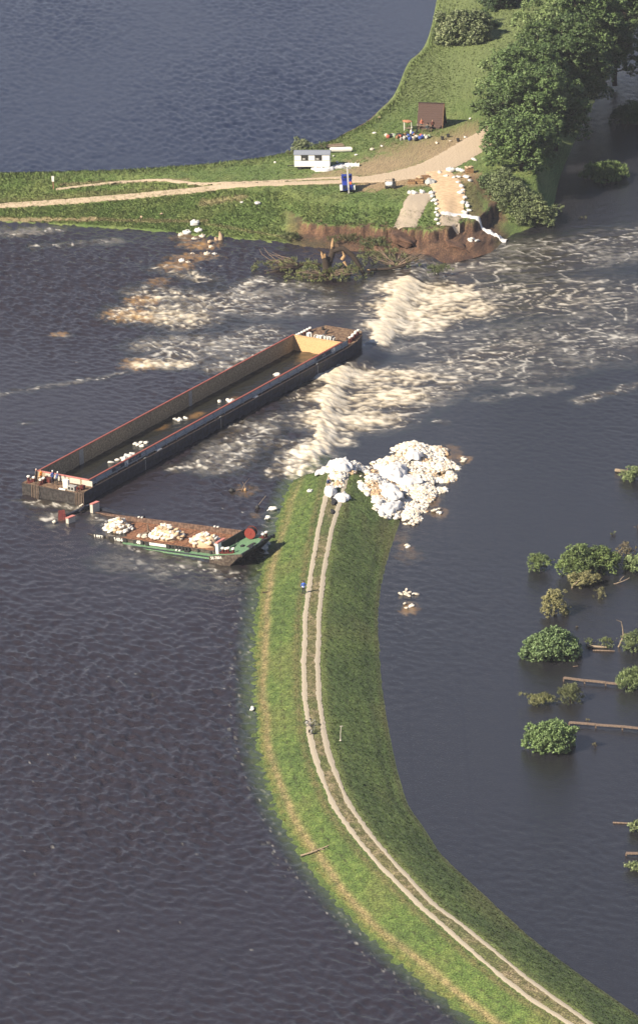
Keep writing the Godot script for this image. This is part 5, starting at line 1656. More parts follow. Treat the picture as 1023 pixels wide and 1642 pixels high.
# ------------------------------------------------------------------ the small deck barge
func build_deck_barge():
	# x towards the bow (on the dyke), z to the near side, y up from the deck; the stern is under water
	var xf := frame(Vector3(-7.6, 1.28, 16.9), Vector2(0.82, 0.572), 0.071, 0.035)
	var t = thing("deck_barge", "small half sunken deck barge with green bow and brown cargo floor", "barge")
	t.transform = xf
	var L := 29.0
	var W := 3.85
	var st := begin()
	# hull with a raked bow and sheer
	for s in [-1.0, 1.0]:
		quad(st, Vector3(-L, -1.9, s * W), Vector3(-5.0, -1.9, s * W), Vector3(-5.0, 0.0, s * W), Vector3(-L, 0.0, s * W), Vector3(0, 0, s))
	quad(st, Vector3(-L, -1.9, -W), Vector3(-L, -1.9, W), Vector3(-L, 0, W), Vector3(-L, 0, -W), Vector3.LEFT)
	obj("hull", st, M.hull, t)
	st = begin()
	var bw := 3.62
	var bowp = null
	for s in [-1.0, 1.0]:
		st = begin()
		quad(st, Vector3(-5.0, -1.9, s * W), Vector3(-2.6, -1.5, s * bw), Vector3(0.0, 0.75, s * bw), Vector3(-5.0, 0.0, s * W), Vector3(0, 0, s))
		quad(st, Vector3(-5.0, 0.0, s * W), Vector3(0.0, 0.75, s * bw), Vector3(0.0, 0.72, s * (bw - 0.15)), Vector3(-5.0, -0.03, s * (W - 0.15)), Vector3(0, 1, 0))
		quad(st, Vector3(-5.0, 0.0, s * W), Vector3(0.0, 0.75, s * bw), Vector3(0.0, 0.35, s * (bw - 0.01)), Vector3(-5.0, -0.2, s * (W - 0.01)), Vector3(0, 0, s))
		bowp = obj("bow_side", st, M.greyhull, t)
	lettering(bowp, "SE-7801", 0.34, Transform3D(Basis(Vector3(0.99, 0.13, -0.045).normalized(), Vector3(-0.13, 0.99, 0.0).normalized(), Vector3(0.045, 0, 1).normalized()), Vector3(-3.9, -0.13, W - 0.02)), M.white)
	st = begin()
	quad(st, Vector3(-2.6, -1.5, -bw), Vector3(-2.6, -1.5, bw), Vector3(0, 0.75, bw), Vector3(0, 0.75, -bw), Vector3(1, -0.5, 0))
	for z in [-1.2, 1.2]:
		hexa(st, [Vector3(-2.5, -1.4, z - 0.14), Vector3(-2.2, -1.4, z - 0.14), Vector3(-2.2, -1.4, z + 0.14), Vector3(-2.5, -1.4, z + 0.14)], [Vector3(-0.25, 1.05, z - 0.14), Vector3(0.12, 1.05, z - 0.14), Vector3(0.12, 1.05, z + 0.14), Vector3(-0.25, 1.05, z + 0.14)])
	box(st, Vector3(-0.12, 0.6, -bw), Vector3(0.02, 0.92, -1.36))
	box(st, Vector3(-0.12, 0.6, -1.06), Vector3(0.02, 0.92, 1.06))
	box(st, Vector3(-0.12, 0.6, 1.36), Vector3(0.02, 0.82, bw))
	obj("bow_ramp", st, M.hull, t)
	# green decks
	st = begin()
	quad(st, Vector3(-4.6, 0.06, -W + 0.16), Vector3(-4.6, 0.06, W - 0.16), Vector3(-0.12, 0.70, bw - 0.12), Vector3(-0.12, 0.70, -bw + 0.12), Vector3.UP)
	obj("bow_deck", st, M.green, t)
	st = begin()
	box(st, Vector3(-L, -0.1, 3.05), Vector3(-4.6, 0.012, W - 0.012))
	quad(st, Vector3(-L, 0.012, W - 0.012), Vector3(-5.0, 0.012, W - 0.012), Vector3(-5.0, -0.42, W + 0.012), Vector3(-L, -0.42, W + 0.012), Vector3(0, 0.2, 1))
	obj("side_deck", st, M.green, t)
	st = begin()
	box(st, Vector3(-L, -0.1, -W + 0.012), Vector3(-4.6, 0.012, -3.5))
	obj("side_deck", st, M.bulwark, t)
	# cargo box: floor and four low walls
	st = begin()
	box(st, Vector3(-L, -0.1, -3.5), Vector3(-4.6, 0.05, 3.05))
	var fl = obj("cargo_floor", st, M.floor, t)
	st = begin()
	for k in 15:
		box(st, Vector3(-L + 1.0 + k * 1.6, 0.05, -3.3), Vector3(-L + 1.06 + k * 1.6, 0.075, 2.9))
	obj("floor_rib", st, M.bulwark, fl, "stuff")
	st = begin()
	hexa(st, [Vector3(-L, 0, -3.75), Vector3(-4.6, 0, -3.75), Vector3(-4.6, 0, -3.5), Vector3(-L, 0, -3.5)], [Vector3(-L, 0.55, -3.75), Vector3(-4.6, 0.75, -3.75), Vector3(-4.6, 0.75, -3.62), Vector3(-L, 0.55, -3.62)])
	obj("far_bulwark", st, M.bulwark, t)
	st = begin()
	box(st, Vector3(-L, 0.0, 3.05), Vector3(-4.6, 0.46, 3.15))
	var nb = obj("near_bulwark", st, M.steel, t)
	st = begin()
	for k in 12:
		box(st, Vector3(-L + 1.8 + k * 2.0, 0.0, 3.15), Vector3(-L + 2.05 + k * 2.0, 0.44, 3.32))
	obj("bulwark_stay", st, M.black, nb, "stuff")
	st = begin()
	box(st, Vector3(-4.6, 0.0, -3.62), Vector3(-4.45, 1.05, 3.15))
	obj("bow_bulwark", st, M.black, t)
	# dark boards with white letters along the near bulwark
	for b in [[-23.6, -21.7, "L887"], [-20.8, -18.2, "1484"], [-17.0, -15.6, "40"]]:
		st = begin()
		box(st, Vector3(b[0], 0.06, 3.325), Vector3(b[1], 0.62, 3.37))
		var lb = obj("letter_board", st, M.black, t)
		lettering(lb, b[2], 0.46, Transform3D(Basis.IDENTITY, Vector3((b[0] + b[1]) * 0.5, 0.33, 3.385)), M.white)
	st = begin()
	box(st, Vector3(-14.6, 0.16, 3.325), Vector3(-12.0, 0.5, 3.37))
	obj("white_board", st, M.white, t)
	st = begin()
	for k in 5:
		box(st, Vector3(-10.6 + k * 0.5, 0.05, 3.33), Vector3(-10.3 + k * 0.5, 0.6, 3.42))
	box(st, Vector3(-15.2, 0.02, 3.33), Vector3(-14.7, 0.6, 3.43))
	box(st, Vector3(-11.9, 0.02, 3.33), Vector3(-11.4, 0.6, 3.43))
	box(st, Vector3(-8.9, 0.012, 3.5), Vector3(-8.2, 0.2, 3.75))
	obj("fender", st, M.black, t, "stuff")
	# red cable drum, bollards, white and red marker post
	st = begin()
	var dc := Vector3(-2.9, 1.15, -2.55)
	tube(st, [dc + Vector3(-0.14, 0, -0.41), dc + Vector3(0.14, 0, 0.41)], [0.62, 0.62], 18)
	var dr = obj("cable_drum", st, M.black, t)
	st = begin()
	tube(st, [dc + Vector3(0.13, 0, 0.39), dc + Vector3(0.16, 0, 0.48)], [0.72, 0.72], 22)
	tube(st, [dc + Vector3(0.15, 0, 0.47), dc + Vector3(0.18, 0, 0.54)], [0.14, 0.14], 10)
	obj("drum_flange", st, M.red, dr)
	st = begin()
	tube(st, [dc + Vector3(-0.13, 0, -0.39), dc + Vector3(-0.16, 0, -0.48)], [0.72, 0.72], 22)
	obj("drum_flange", st, M.darkred, dr)
	bollards(t, Vector3(-0.9, 0.58, -2.7), Vector3(0.0, 0, 0.7))
	bollards(t, Vector3(-2.2, 0.38, 2.9), Vector3(0.75, 0, 0.0))
	bollards(t, Vector3(-3.2, 0.26, 2.9), Vector3(0.5, 0, 0.0))
	st = begin()
	hexa(st, [Vector3(-4.35, 0.05, 2.35), Vector3(-3.95, 0.1, 2.35), Vector3(-3.95, 0.1, 3.2), Vector3(-4.35, 0.05, 3.2)], [Vector3(-4.4, 1.45, 2.35), Vector3(-4.0, 1.45, 2.35), Vector3(-4.0, 1.45, 3.1), Vector3(-4.4, 1.45, 3.1)])
	var mk = obj("marker_post", st, M.white, t)
	st = begin()
	hexa(st, [Vector3(-4.42, 1.452, 1.2), Vector3(-3.98, 1.452, 1.2), Vector3(-3.98, 1.452, 3.12), Vector3(-4.42, 1.452, 3.12)], [Vector3(-4.4, 1.62, 1.3), Vector3(-4.0, 1.62, 1.3), Vector3(-4.0, 1.62, 3.1), Vector3(-4.4, 1.62, 3.1)])
	obj("red_top", st, M.pinkred, mk)
	st = begin()
	box(st, Vector3(-2.3, 0.36, 0.3), Vector3(-1.9, 0.62, 0.75))
	box(st, Vector3(-1.2, 0.52, -0.6), Vector3(-0.8, 0.7, 0.9))
	tube(st, [Vector3(-4.4, 0.5, -1.5), Vector3(-3.4, 0.3, 0.4), Vector3(-2.9, 0.3, 1.6)], [0.05, 0.05, 0.05], 6)
	obj("deck_fitting", st, M.black, t, "stuff")
	st = begin()
	for p in [Vector3(-21.4, 0.62, -3.7), Vector3(-20.9, 0.62, -3.7), Vector3(-9.4, 0.72, -3.7), Vector3(-8.9, 0.72, -3.7), Vector3(-10.2, 0.05, 3.6), Vector3(-9.7, 0.05, 3.6)]:
		tube(st, [p, p + Vector3(0, 0.12, 0)], [0.16, 0.14], 8)
	obj("white_cleat", st, M.white, t, "stuff")
	# hose reel frame and a fallen post between the first two piles
	st = begin()
	tube(st, [Vector3(-17.9, 0.05, -0.9), Vector3(-18.0, 1.0, -1.0)], [0.16, 0.10], 7)
	bar(st, Vector3(-17.9, 0.15, 1.0), Vector3(-16.6, 0.35, -1.9), 0.22, 0.2)
	bar(st, Vector3(-18.4, 0.12, 0.6), Vector3(-17.6, 0.2, -0.3), 0.3, 0.12)
	obj("broken_frame", st, M.greywood, t, "stuff")
	# three piles of sandbags on the cargo floor
	var piles := [[-22.2, -0.2, 1.9, 1.5, 1.35, "leftmost"], [-14.3, 0.0, 2.5, 1.65, 1.35, "middle"], [-7.9, 0.5, 2.1, 1.6, 1.25, "rightmost"]]
	for p in piles:
		var pxf := []
		var pcol := []
		for k in 76:
			var a := rng.randf() * TAU
			var r := pow(rng.randf(), 0.6)
			var x: float = cos(a) * r
			var z: float = sin(a) * r
			var lob := 1.0 + 0.25 * g1.get_noise_2d(x * 2.2 + p[0], z * 2.2)
			var y: float = 0.1 + p[4] * maxf(1.0 - pow(r, 1.7), 0.0) * lob + 0.1 * rng.randf()
			var tone := 1
			var q := rng.randf() + 0.4 * g1.get_noise_2d(x * 1.6 + p[0] * 3.0, z * 1.6)
			if q < 0.36 + (0.3 if x > 0.4 and p[0] < -20.0 else 0.0):
				tone = 0
			elif q > 0.72:
				tone = 2
			if k % 2 == 1:
				var ss := rng.randf_range(1.0, 1.3)
				pxf.append(t.transform * Transform3D(Basis.from_euler(Vector3(rng.randfn() * 0.3, rng.randf() * TAU, rng.randfn() * 0.3)).scaled(Vector3(ss, ss, ss)), Vector3(p[0] + x * p[2], y, p[1] + z * p[3])))
				pcol.append([Color(0.70, 0.68, 0.65), Color(0.64, 0.56, 0.46), Color(0.52, 0.38, 0.25)][tone])
				continue
			sandbag(t.transform * Vector3(p[0] + x * p[2], y, p[1] + z * p[3]), tone, 1.15, "tan and white sandbag in the %s pile on the small deck barge" % p[5], "sandbags of the %s pile on the deck barge" % p[5])
		tag(copies("sandbags", bag_mesh[2], M.bagmm, pxf, pcol), "smaller sandbags filling the %s pile on the deck barge" % p[5], "sandbags")
		var core := begin()
		lump(core, Vector3(p[0], 0.05, p[1]), Vector3(p[2] * 0.88, p[4] * 0.92, p[3] * 0.88), 1.0, 0.1, int(p[0]), 14, 10)
		var cm = obj("sand_pile", smooth(core), M.bag[2])
		cm.transform = t.transform
		tag(cm, "spilled sand under the %s pile of bags on the deck barge" % p[5], "sand pile")
	for k in 5:
		sandbag(t.transform * Vector3(-17.0 + rng.randfn() * 0.3, 0.18, 0.9 + 0.3 * rng.randfn()), 1, 1.1, "stray sandbag by the broken frame between two piles on the deck barge", "stray bags on the deck barge")

# ------------------------------------------------------------------ the drowned third barge: only its corner shows
func build_sunken_barge():
	var t = thing("sunken_barge", "drowned third barge of which dark beam, red plate and marker posts show", "barge", Vector3(-29.08, 0, -2.93))
	var o: Vector3 = Vector3(-29.08, 0, -2.93)
	var st := begin()
	bar(st, Vector3(-32.76, 0.05, -0.49) - o, Vector3(-29.15, 0.15, -4.89) - o, 0.35, 0.35)
	bar(st, Vector3(-28.3, 0.02, -3.53) - o, Vector3(-22.35, 0.45, 1.63) - o, 0.4, 0.35)
	bar(st, Vector3(-30.8, 0.25, -1.91) - o, Vector3(-30.14, 0.35, -3.7) - o, 0.2, 0.2)
	obj("coaming_beam", st, M.hull, t)
	st = begin()
	var p: Vector3 = Vector3(-33, 0, -0.42) - o
	hexa(st, [p + Vector3(-0.6, -0.5, -0.7), p + Vector3(0.6, -0.5, -0.9), p + Vector3(0.8, -0.5, 0.8), p + Vector3(-0.5, -0.5, 0.8)], [p + Vector3(-0.5, 0.65, -0.9), p + Vector3(0.3, 0.75, -0.9), p + Vector3(0.55, 0.25, 0.5), p + Vector3(-0.45, 0.15, 0.6)])
	obj("red_plate", st, M.darkred, t)
	for q in [[Vector3(-28.99, 0, -2.45) - o, 1.0, 1.0], [Vector3(-31.97, 0, 1.29) - o, 0.55, 0.85]]:
		var c: Vector3 = q[0]
		st = begin()
		hexa(st, [c + Vector3(-0.45, -0.6, 0.1), c + Vector3(-0.1, -0.6, 0.35), c + Vector3(0.75, -0.6, -0.5), c + Vector3(0.35, -0.6, -0.8)], [c + Vector3(-0.45, q[1], 0.1), c + Vector3(-0.1, q[1], 0.35), c + Vector3(0.75, q[1] * 1.05, -0.5), c + Vector3(0.35, q[1] * 1.05, -0.8)])
		var mk = obj("marker_post", st, M.offwhite, t)
		st = begin()
		hexa(st, [c + Vector3(-0.5, q[1] + 0.003, 0.1), c + Vector3(-0.1, q[1] + 0.003, 0.4), c + Vector3(0.8, q[1] * 1.05 + 0.003, -0.5), c + Vector3(0.35, q[1] * 1.05 + 0.003, -0.85)], [c + Vector3(-0.48, q[1] + 0.12, 0.1), c + Vector3(-0.1, q[1] + 0.12, 0.38), c + Vector3(0.78, q[1] * 1.05 + 0.12, -0.5), c + Vector3(0.35, q[1] * 1.05 + 0.12, -0.83)])
		obj("red_top", st, M.pinkred, mk)
	st = begin()
	tube(st, [Vector3(-34.05, 0, 1.37) - o, Vector3(-33.72, 0.25, 1.38) - o], [0.25, 0.2], 8)
	tube(st, [Vector3(-30.9, 0.1, -4.21) - o, Vector3(-30.39, 0.5, -4.02) - o], [0.1, 0.08], 8)
	obj("fitting", st, M.offwhite, t)

# ------------------------------------------------------------------ people
# a skin over tapered bones: distances joined with a smooth minimum, meshed as surface nets
func skin(st: SurfaceTool, bones: Array, pal: Array, cell: float, k: float, xf := Transform3D.IDENTITY):
	var lo := Vector3.ONE * 1e9
	var hi := -lo
	for b in bones:
		for e in [[b[0], b[2]], [b[1], b[3]]]:
			lo = lo.min(e[0] - Vector3.ONE * (e[1] + cell * 2.5))
			hi = hi.max(e[0] + Vector3.ONE * (e[1] + cell * 2.5))
	var n := Vector3i(((hi - lo) / cell).ceil()) + Vector3i.ONE
	var sx := 1
	var sy := n.x
	var sz := n.x * n.y
	var F := PackedFloat32Array()
	F.resize(n.x * n.y * n.z)
	F.fill(1.0)
	var D := F.duplicate()
	var K := PackedByteArray()
	K.resize(F.size())
	for b in bones:
		var a: Vector3 = b[0]
		var ab: Vector3 = b[1] - a
		var l2 := maxf(ab.length_squared(), 1e-8)
		var r0: float = b[2]
		var r1: float = b[3]
		var m := maxf(r0, r1) + k + cell * 1.5
		var i0 := Vector3i(((a.min(b[1]) - Vector3.ONE * m - lo) / cell).floor()).clamp(Vector3i.ZERO, n - Vector3i.ONE)
		var i1 := Vector3i(((a.max(b[1]) + Vector3.ONE * m - lo) / cell).ceil()).clamp(Vector3i.ZERO, n - Vector3i.ONE)
		for z in range(i0.z, i1.z + 1):
			for y in range(i0.y, i1.y + 1):
				var row := z * sz + y * sy
				for x in range(i0.x, i1.x + 1):
					var p := lo + Vector3(x, y, z) * cell - a
					var t := clampf(p.dot(ab) / l2, 0.0, 1.0)
					var d := (p - ab * t).length() - lerpf(r0, r1, t)
					var q := row + x
					if d < D[q]:
						D[q] = d
						K[q] = b[4]
					var h := maxf(k - absf(F[q] - d), 0.0) / k
					F[q] = minf(F[q], d) - h * h * k * 0.25
	var V := {}
	var pos := PackedVector3Array()
	var nor := PackedVector3Array()
	var col := PackedByteArray()
	var corner := [0, sx, sy, sx + sy, sz, sx + sz, sy + sz, sx + sy + sz]
	var off := [Vector3(0, 0, 0), Vector3(1, 0, 0), Vector3(0, 1, 0), Vector3(1, 1, 0), Vector3(0, 0, 1), Vector3(1, 0, 1), Vector3(0, 1, 1), Vector3(1, 1, 1)]
	var edges := [[0, 1], [2, 3], [4, 5], [6, 7], [0, 2], [1, 3], [4, 6], [5, 7], [0, 4], [1, 5], [2, 6], [3, 7]]
	for z in n.z - 1:
		for y in n.y - 1:
			for x in n.x - 1:
				var q := z * sz + y * sy + x
				var f0 := F[q]
				if f0 > cell * 2.0 or f0 < -cell * 2.0:
					continue
				var neg := 0
				for c in corner:
					if F[q + c] < 0.0:
						neg += 1
				if neg == 0 or neg == 8:
					continue
				var s := Vector3.ZERO
				var cnt := 0
				for e in edges:
					var u := F[q + corner[e[0]]]
					var v := F[q + corner[e[1]]]
					if (u < 0.0) != (v < 0.0):
						s += off[e[0]].lerp(off[e[1]], u / (u - v))
						cnt += 1
				V[q] = pos.size()
				pos.append(lo + (Vector3(x, y, z) + s / cnt) * cell)
				var g := Vector3(F[q + sx] + F[q + sx + sy] + F[q + sx + sz] + F[q + sx + sy + sz] - F[q] - F[q + sy] - F[q + sz] - F[q + sy + sz], F[q + sy] + F[q + sx + sy] + F[q + sy + sz] + F[q + sx + sy + sz] - F[q] - F[q + sx] - F[q + sz] - F[q + sx + sz], F[q + sz] + F[q + sx + sz] + F[q + sy + sz] + F[q + sx + sy + sz] - F[q] - F[q + sx] - F[q + sy] - F[q + sx + sy])
				nor.append(g.normalized())
				col.append(K[q])
	for q in V:
		for ax in [[sx, sy, sz], [sy, sx, sz], [sz, sx, sy]]:
			if (F[q] < 0.0) != (F[q + ax[0]] < 0.0):
				var c := [q, q - ax[1], q - ax[1] - ax[2], q - ax[2]]
				var ok := true
				for w in c:
					if not V.has(w):
						ok = false
				if not ok:
					continue
				var i := [V[c[0]], V[c[1]], V[c[2]], V[c[3]]]
				for t in [[i[0], i[1], i[2]], [i[0], i[2], i[3]]]:
					var g := (pos[t[2]] - pos[t[0]]).cross(pos[t[1]] - pos[t[0]])
					if g.dot(nor[t[0]] + nor[t[1]] + nor[t[2]]) < 0.0:
						t = [t[0], t[2], t[1]]
					for w in t:
						st.set_color(pal[col[w]])
						st.set_normal(xf.basis * nor[w])
						st.add_vertex(xf * pos[w])

func hand_bones(side: float) -> Array:
	# wrist at the origin, fingers down -y, palm facing x*side inwards
	var b := []
	b.append([Vector3(0, 0.0, 0), Vector3(0, -0.075, 0.0), 0.024, 0.026, 3])
	for k in 4:
		var z := -0.030 + 0.020 * k
		b.append([Vector3(0, -0.03, z * 0.7), Vector3(0, -0.085, z), 0.014, 0.012, 3])
		var L: float = [0.058, 0.075, 0.082, 0.070][k]
		var p1 := Vector3(-side * 0.012, -0.085 - L * 0.45, z * 1.05)
		var p2 := Vector3(-side * 0.034, -0.085 - L * 0.85, z * 1.05)
		b.append([Vector3(0, -0.085, z), p1, 0.0095, 0.0088, 3])
		b.append([p1, p2, 0.0088, 0.0075, 3])
	b.append([Vector3(0, -0.02, 0.022), Vector3(-side * 0.02, -0.055, 0.050), 0.014, 0.011, 3])
	b.append([Vector3(-side * 0.02, -0.055, 0.050), Vector3(-side * 0.035, -0.09, 0.052), 0.010, 0.008, 3])
	return b

# pal: 0 jacket, 1 trousers, 2 shoes, 3 skin, 4 hair or hat, 5 eyes, 6 lips, 7 hem
func person(label: String, at: Vector3, turn: float, pal: Array, pose: Dictionary, group := ""):
	var P := {"hip": 0.93, "lean": 0.0, "kneeL": Vector3(-0.115, 0.50, 0.02), "kneeR": Vector3(0.115, 0.50, 0.02), "footL": Vector3(-0.13, 0.08, -0.02), "footR": Vector3(0.13, 0.08, 0.0), "elbL": Vector3(-0.29, 1.14, -0.03), "elbR": Vector3(0.29, 1.14, -0.03), "wrL": Vector3(-0.30, 0.90, 0.08), "wrR": Vector3(0.30, 0.90, 0.08), "look": 0.0, "hat": 0.0}
	P.merge(pose, true)
	var hip := Vector3(0, P.hip, 0)
	var chest := hip + Vector3(0, 0.42, 0).rotated(Vector3.RIGHT, P.lean)
	var neck := hip + Vector3(0, 0.52, 0).rotated(Vector3.RIGHT, P.lean)
	var head := hip + Vector3(0, 0.60, 0).rotated(Vector3.RIGHT, P.lean)
	var B := [[hip + Vector3(0, 0.02, 0), hip.lerp(chest, 0.5), 0.145, 0.135, 0], [hip.lerp(chest, 0.5), chest, 0.14, 0.15, 0], [hip + Vector3(-0.06, -0.03, 0), hip + Vector3(0.06, -0.03, 0), 0.125, 0.125, 1], [hip + Vector3(-0.05, 0.035, 0), hip + Vector3(0.05, 0.035, 0), 0.138, 0.138, 7], [chest + Vector3(-0.155, 0.03, 0), chest + Vector3(0.155, 0.03, 0), 0.075, 0.075, 0], [chest + Vector3(0, 0.05, 0), head + Vector3(0, 0.02, 0), 0.062, 0.055, 3]]
	for s in [["L", -1.0], ["R", 1.0]]:
		var sd: float = s[1]
		var kn: Vector3 = P["knee" + s[0]]
		var ft: Vector3 = P["foot" + s[0]]
		var el: Vector3 = P["elb" + s[0]]
		var wr: Vector3 = P["wr" + s[0]]
		B.append([hip + Vector3(0.095 * sd, -0.03, 0), kn, 0.095, 0.064, 1])
		B.append([kn, ft, 0.064, 0.045, 1])
		B.append([ft + Vector3(0, -0.03, -0.04), ft + Vector3(0.02 * sd, -0.04, 0.17), 0.048, 0.038, 2])
		B.append([chest + Vector3(0.195 * sd, 0.02, 0), el, 0.062, 0.050, 0])
		B.append([el, wr, 0.050, 0.034, 0])
	var st := begin()
	skin(st, B, pal, 0.03, 0.035)
	for s in [["L", -1.0], ["R", 1.0]]:
		var wr: Vector3 = P["wr" + s[0]]
		var dir: Vector3 = (wr - P["elb" + s[0]]).normalized()
		var bs := Basis(Quaternion(Vector3.DOWN, dir))
		skin(st, hand_bones(s[1]), pal, 0.005, 0.006, Transform3D(bs, wr))
	var hb := [[Vector3(0, 0.10, -0.015), Vector3(0, 0.155, -0.005), 0.080, 0.088, 3], [Vector3(0, 0.045, 0.045), Vector3(0, 0.08, 0.03), 0.042, 0.060, 3], [Vector3(0, -0.02, -0.005), Vector3(0, 0.08, -0.01), 0.055, 0.06, 3], [Vector3(0, 0.125, 0.085), Vector3(0, 0.09, 0.108), 0.010, 0.015, 3], [Vector3(-0.088, 0.125, -0.005), Vector3(-0.088, 0.095, 0.0), 0.016, 0.012, 3], [Vector3(0.088, 0.125, -0.005), Vector3(0.088, 0.095, 0.0), 0.016, 0.012, 3], [Vector3(-0.032, 0.130, 0.080), Vector3(-0.032, 0.130, 0.081), 0.013, 0.013, 5], [Vector3(0.032, 0.130, 0.080), Vector3(0.032, 0.130, 0.081), 0.013, 0.013, 5], [Vector3(-0.02, 0.058, 0.086), Vector3(0.02, 0.058, 0.086), 0.008, 0.008, 6], [Vector3(0, 0.15, -0.035), Vector3(0, 0.20, -0.01), 0.088, 0.070 + P.hat, 4], [Vector3(0, 0.17, 0.03), Vector3(0, 0.205, 0.015), 0.062, 0.055 + P.hat, 4]]
	skin(st, hb, pal, 0.010, 0.012, Transform3D(Basis(Vector3.UP, P.look), head))
	var o = obj("person", st, M.body)
	o.position = at
	o.rotation.y = turn
	return tag(o, label, "person", group)

const ORD := ["first", "second", "third", "fourth", "fifth", "sixth", "seventh", "eighth", "ninth", "tenth"]

func ring(st: SurfaceTool, c: Vector3, ax: Vector3, r: float, w: float, n := 20):
	var s := ax.cross(Vector3.UP if absf(ax.y) < 0.9 else Vector3.RIGHT).normalized()
	var u := s.cross(ax).normalized()
	var pts := []
	var rad := []
	for k in n + 1:
		var a := TAU * k / n
		pts.append(c + (s * cos(a) + u * sin(a)) * r)
		rad.append(w)
	tube(st, pts, rad, 6, false)

func bicycle(label: String, at: Vector3, turn: float, roll: float, m: Material):
	var t = thing("bicycle", label, "bicycle", at, turn)
	t.rotation.z = roll
	for x in [-0.52, 0.52]:
		var st := begin()
		ring(st, Vector3(x, 0.34, 0), Vector3.BACK, 0.32, 0.026)
		var w = obj("wheel", st, M.tyre, t)
		st = begin()
		for k in 9:
			var a := TAU * k / 9.0
			tube(st, [Vector3(x, 0.34, 0), Vector3(x + cos(a) * 0.31, 0.34 + sin(a) * 0.31, 0)], [0.006, 0.006], 4)
		ring(st, Vector3(x, 0.34, 0), Vector3.BACK, 0.30, 0.012)
		obj("rim", st, M.pale, w)
	var st := begin()
	var bb := Vector3(-0.05, 0.30, 0)
	var seat := Vector3(-0.18, 0.86, 0)
	var head := Vector3(0.36, 0.84, 0)
	for q in [[bb, seat], [bb, head], [seat * 0.98, head], [bb, Vector3(-0.52, 0.34, 0)], [seat * 0.95, Vector3(-0.52, 0.34, 0)], [head + Vector3(-0.03, 0.1, 0), Vector3(0.52, 0.34, 0)]]:
		tube(st, [q[0], q[1]], [0.022, 0.022], 6)
	obj("frame", st, m, t)
	st = begin()
	box(st, seat + Vector3(-0.14, 0.04, -0.07), seat + Vector3(0.12, 0.09, 0.07))
	obj("saddle", st, M.black, t)
	st = begin()
	tube(st, [head + Vector3(-0.02, 0.16, -0.28), head + Vector3(0.05, 0.16, 0), head + Vector3(-0.02, 0.16, 0.28)], [0.016, 0.016, 0.016], 6)
	obj("handlebar", st, M.steel, t)
	for z in [-0.14, 0.14]:
		st = begin()
		lump(st, Vector3(-0.55, 0.48, z), Vector3(0.17, 0.17, 0.08), 0.6, 0.08, 3)
		obj("pannier", smooth(st), M.pale if z > 0 else M.black, t)

func P8(j: Color, tr: Color, shoe: Color, hair: Color, hem = null) -> Array:
	return [j, tr, shoe, Color(0.48, 0.28, 0.19), hair, Color(0.03, 0.02, 0.02), Color(0.32, 0.12, 0.10), j if hem == null else hem]

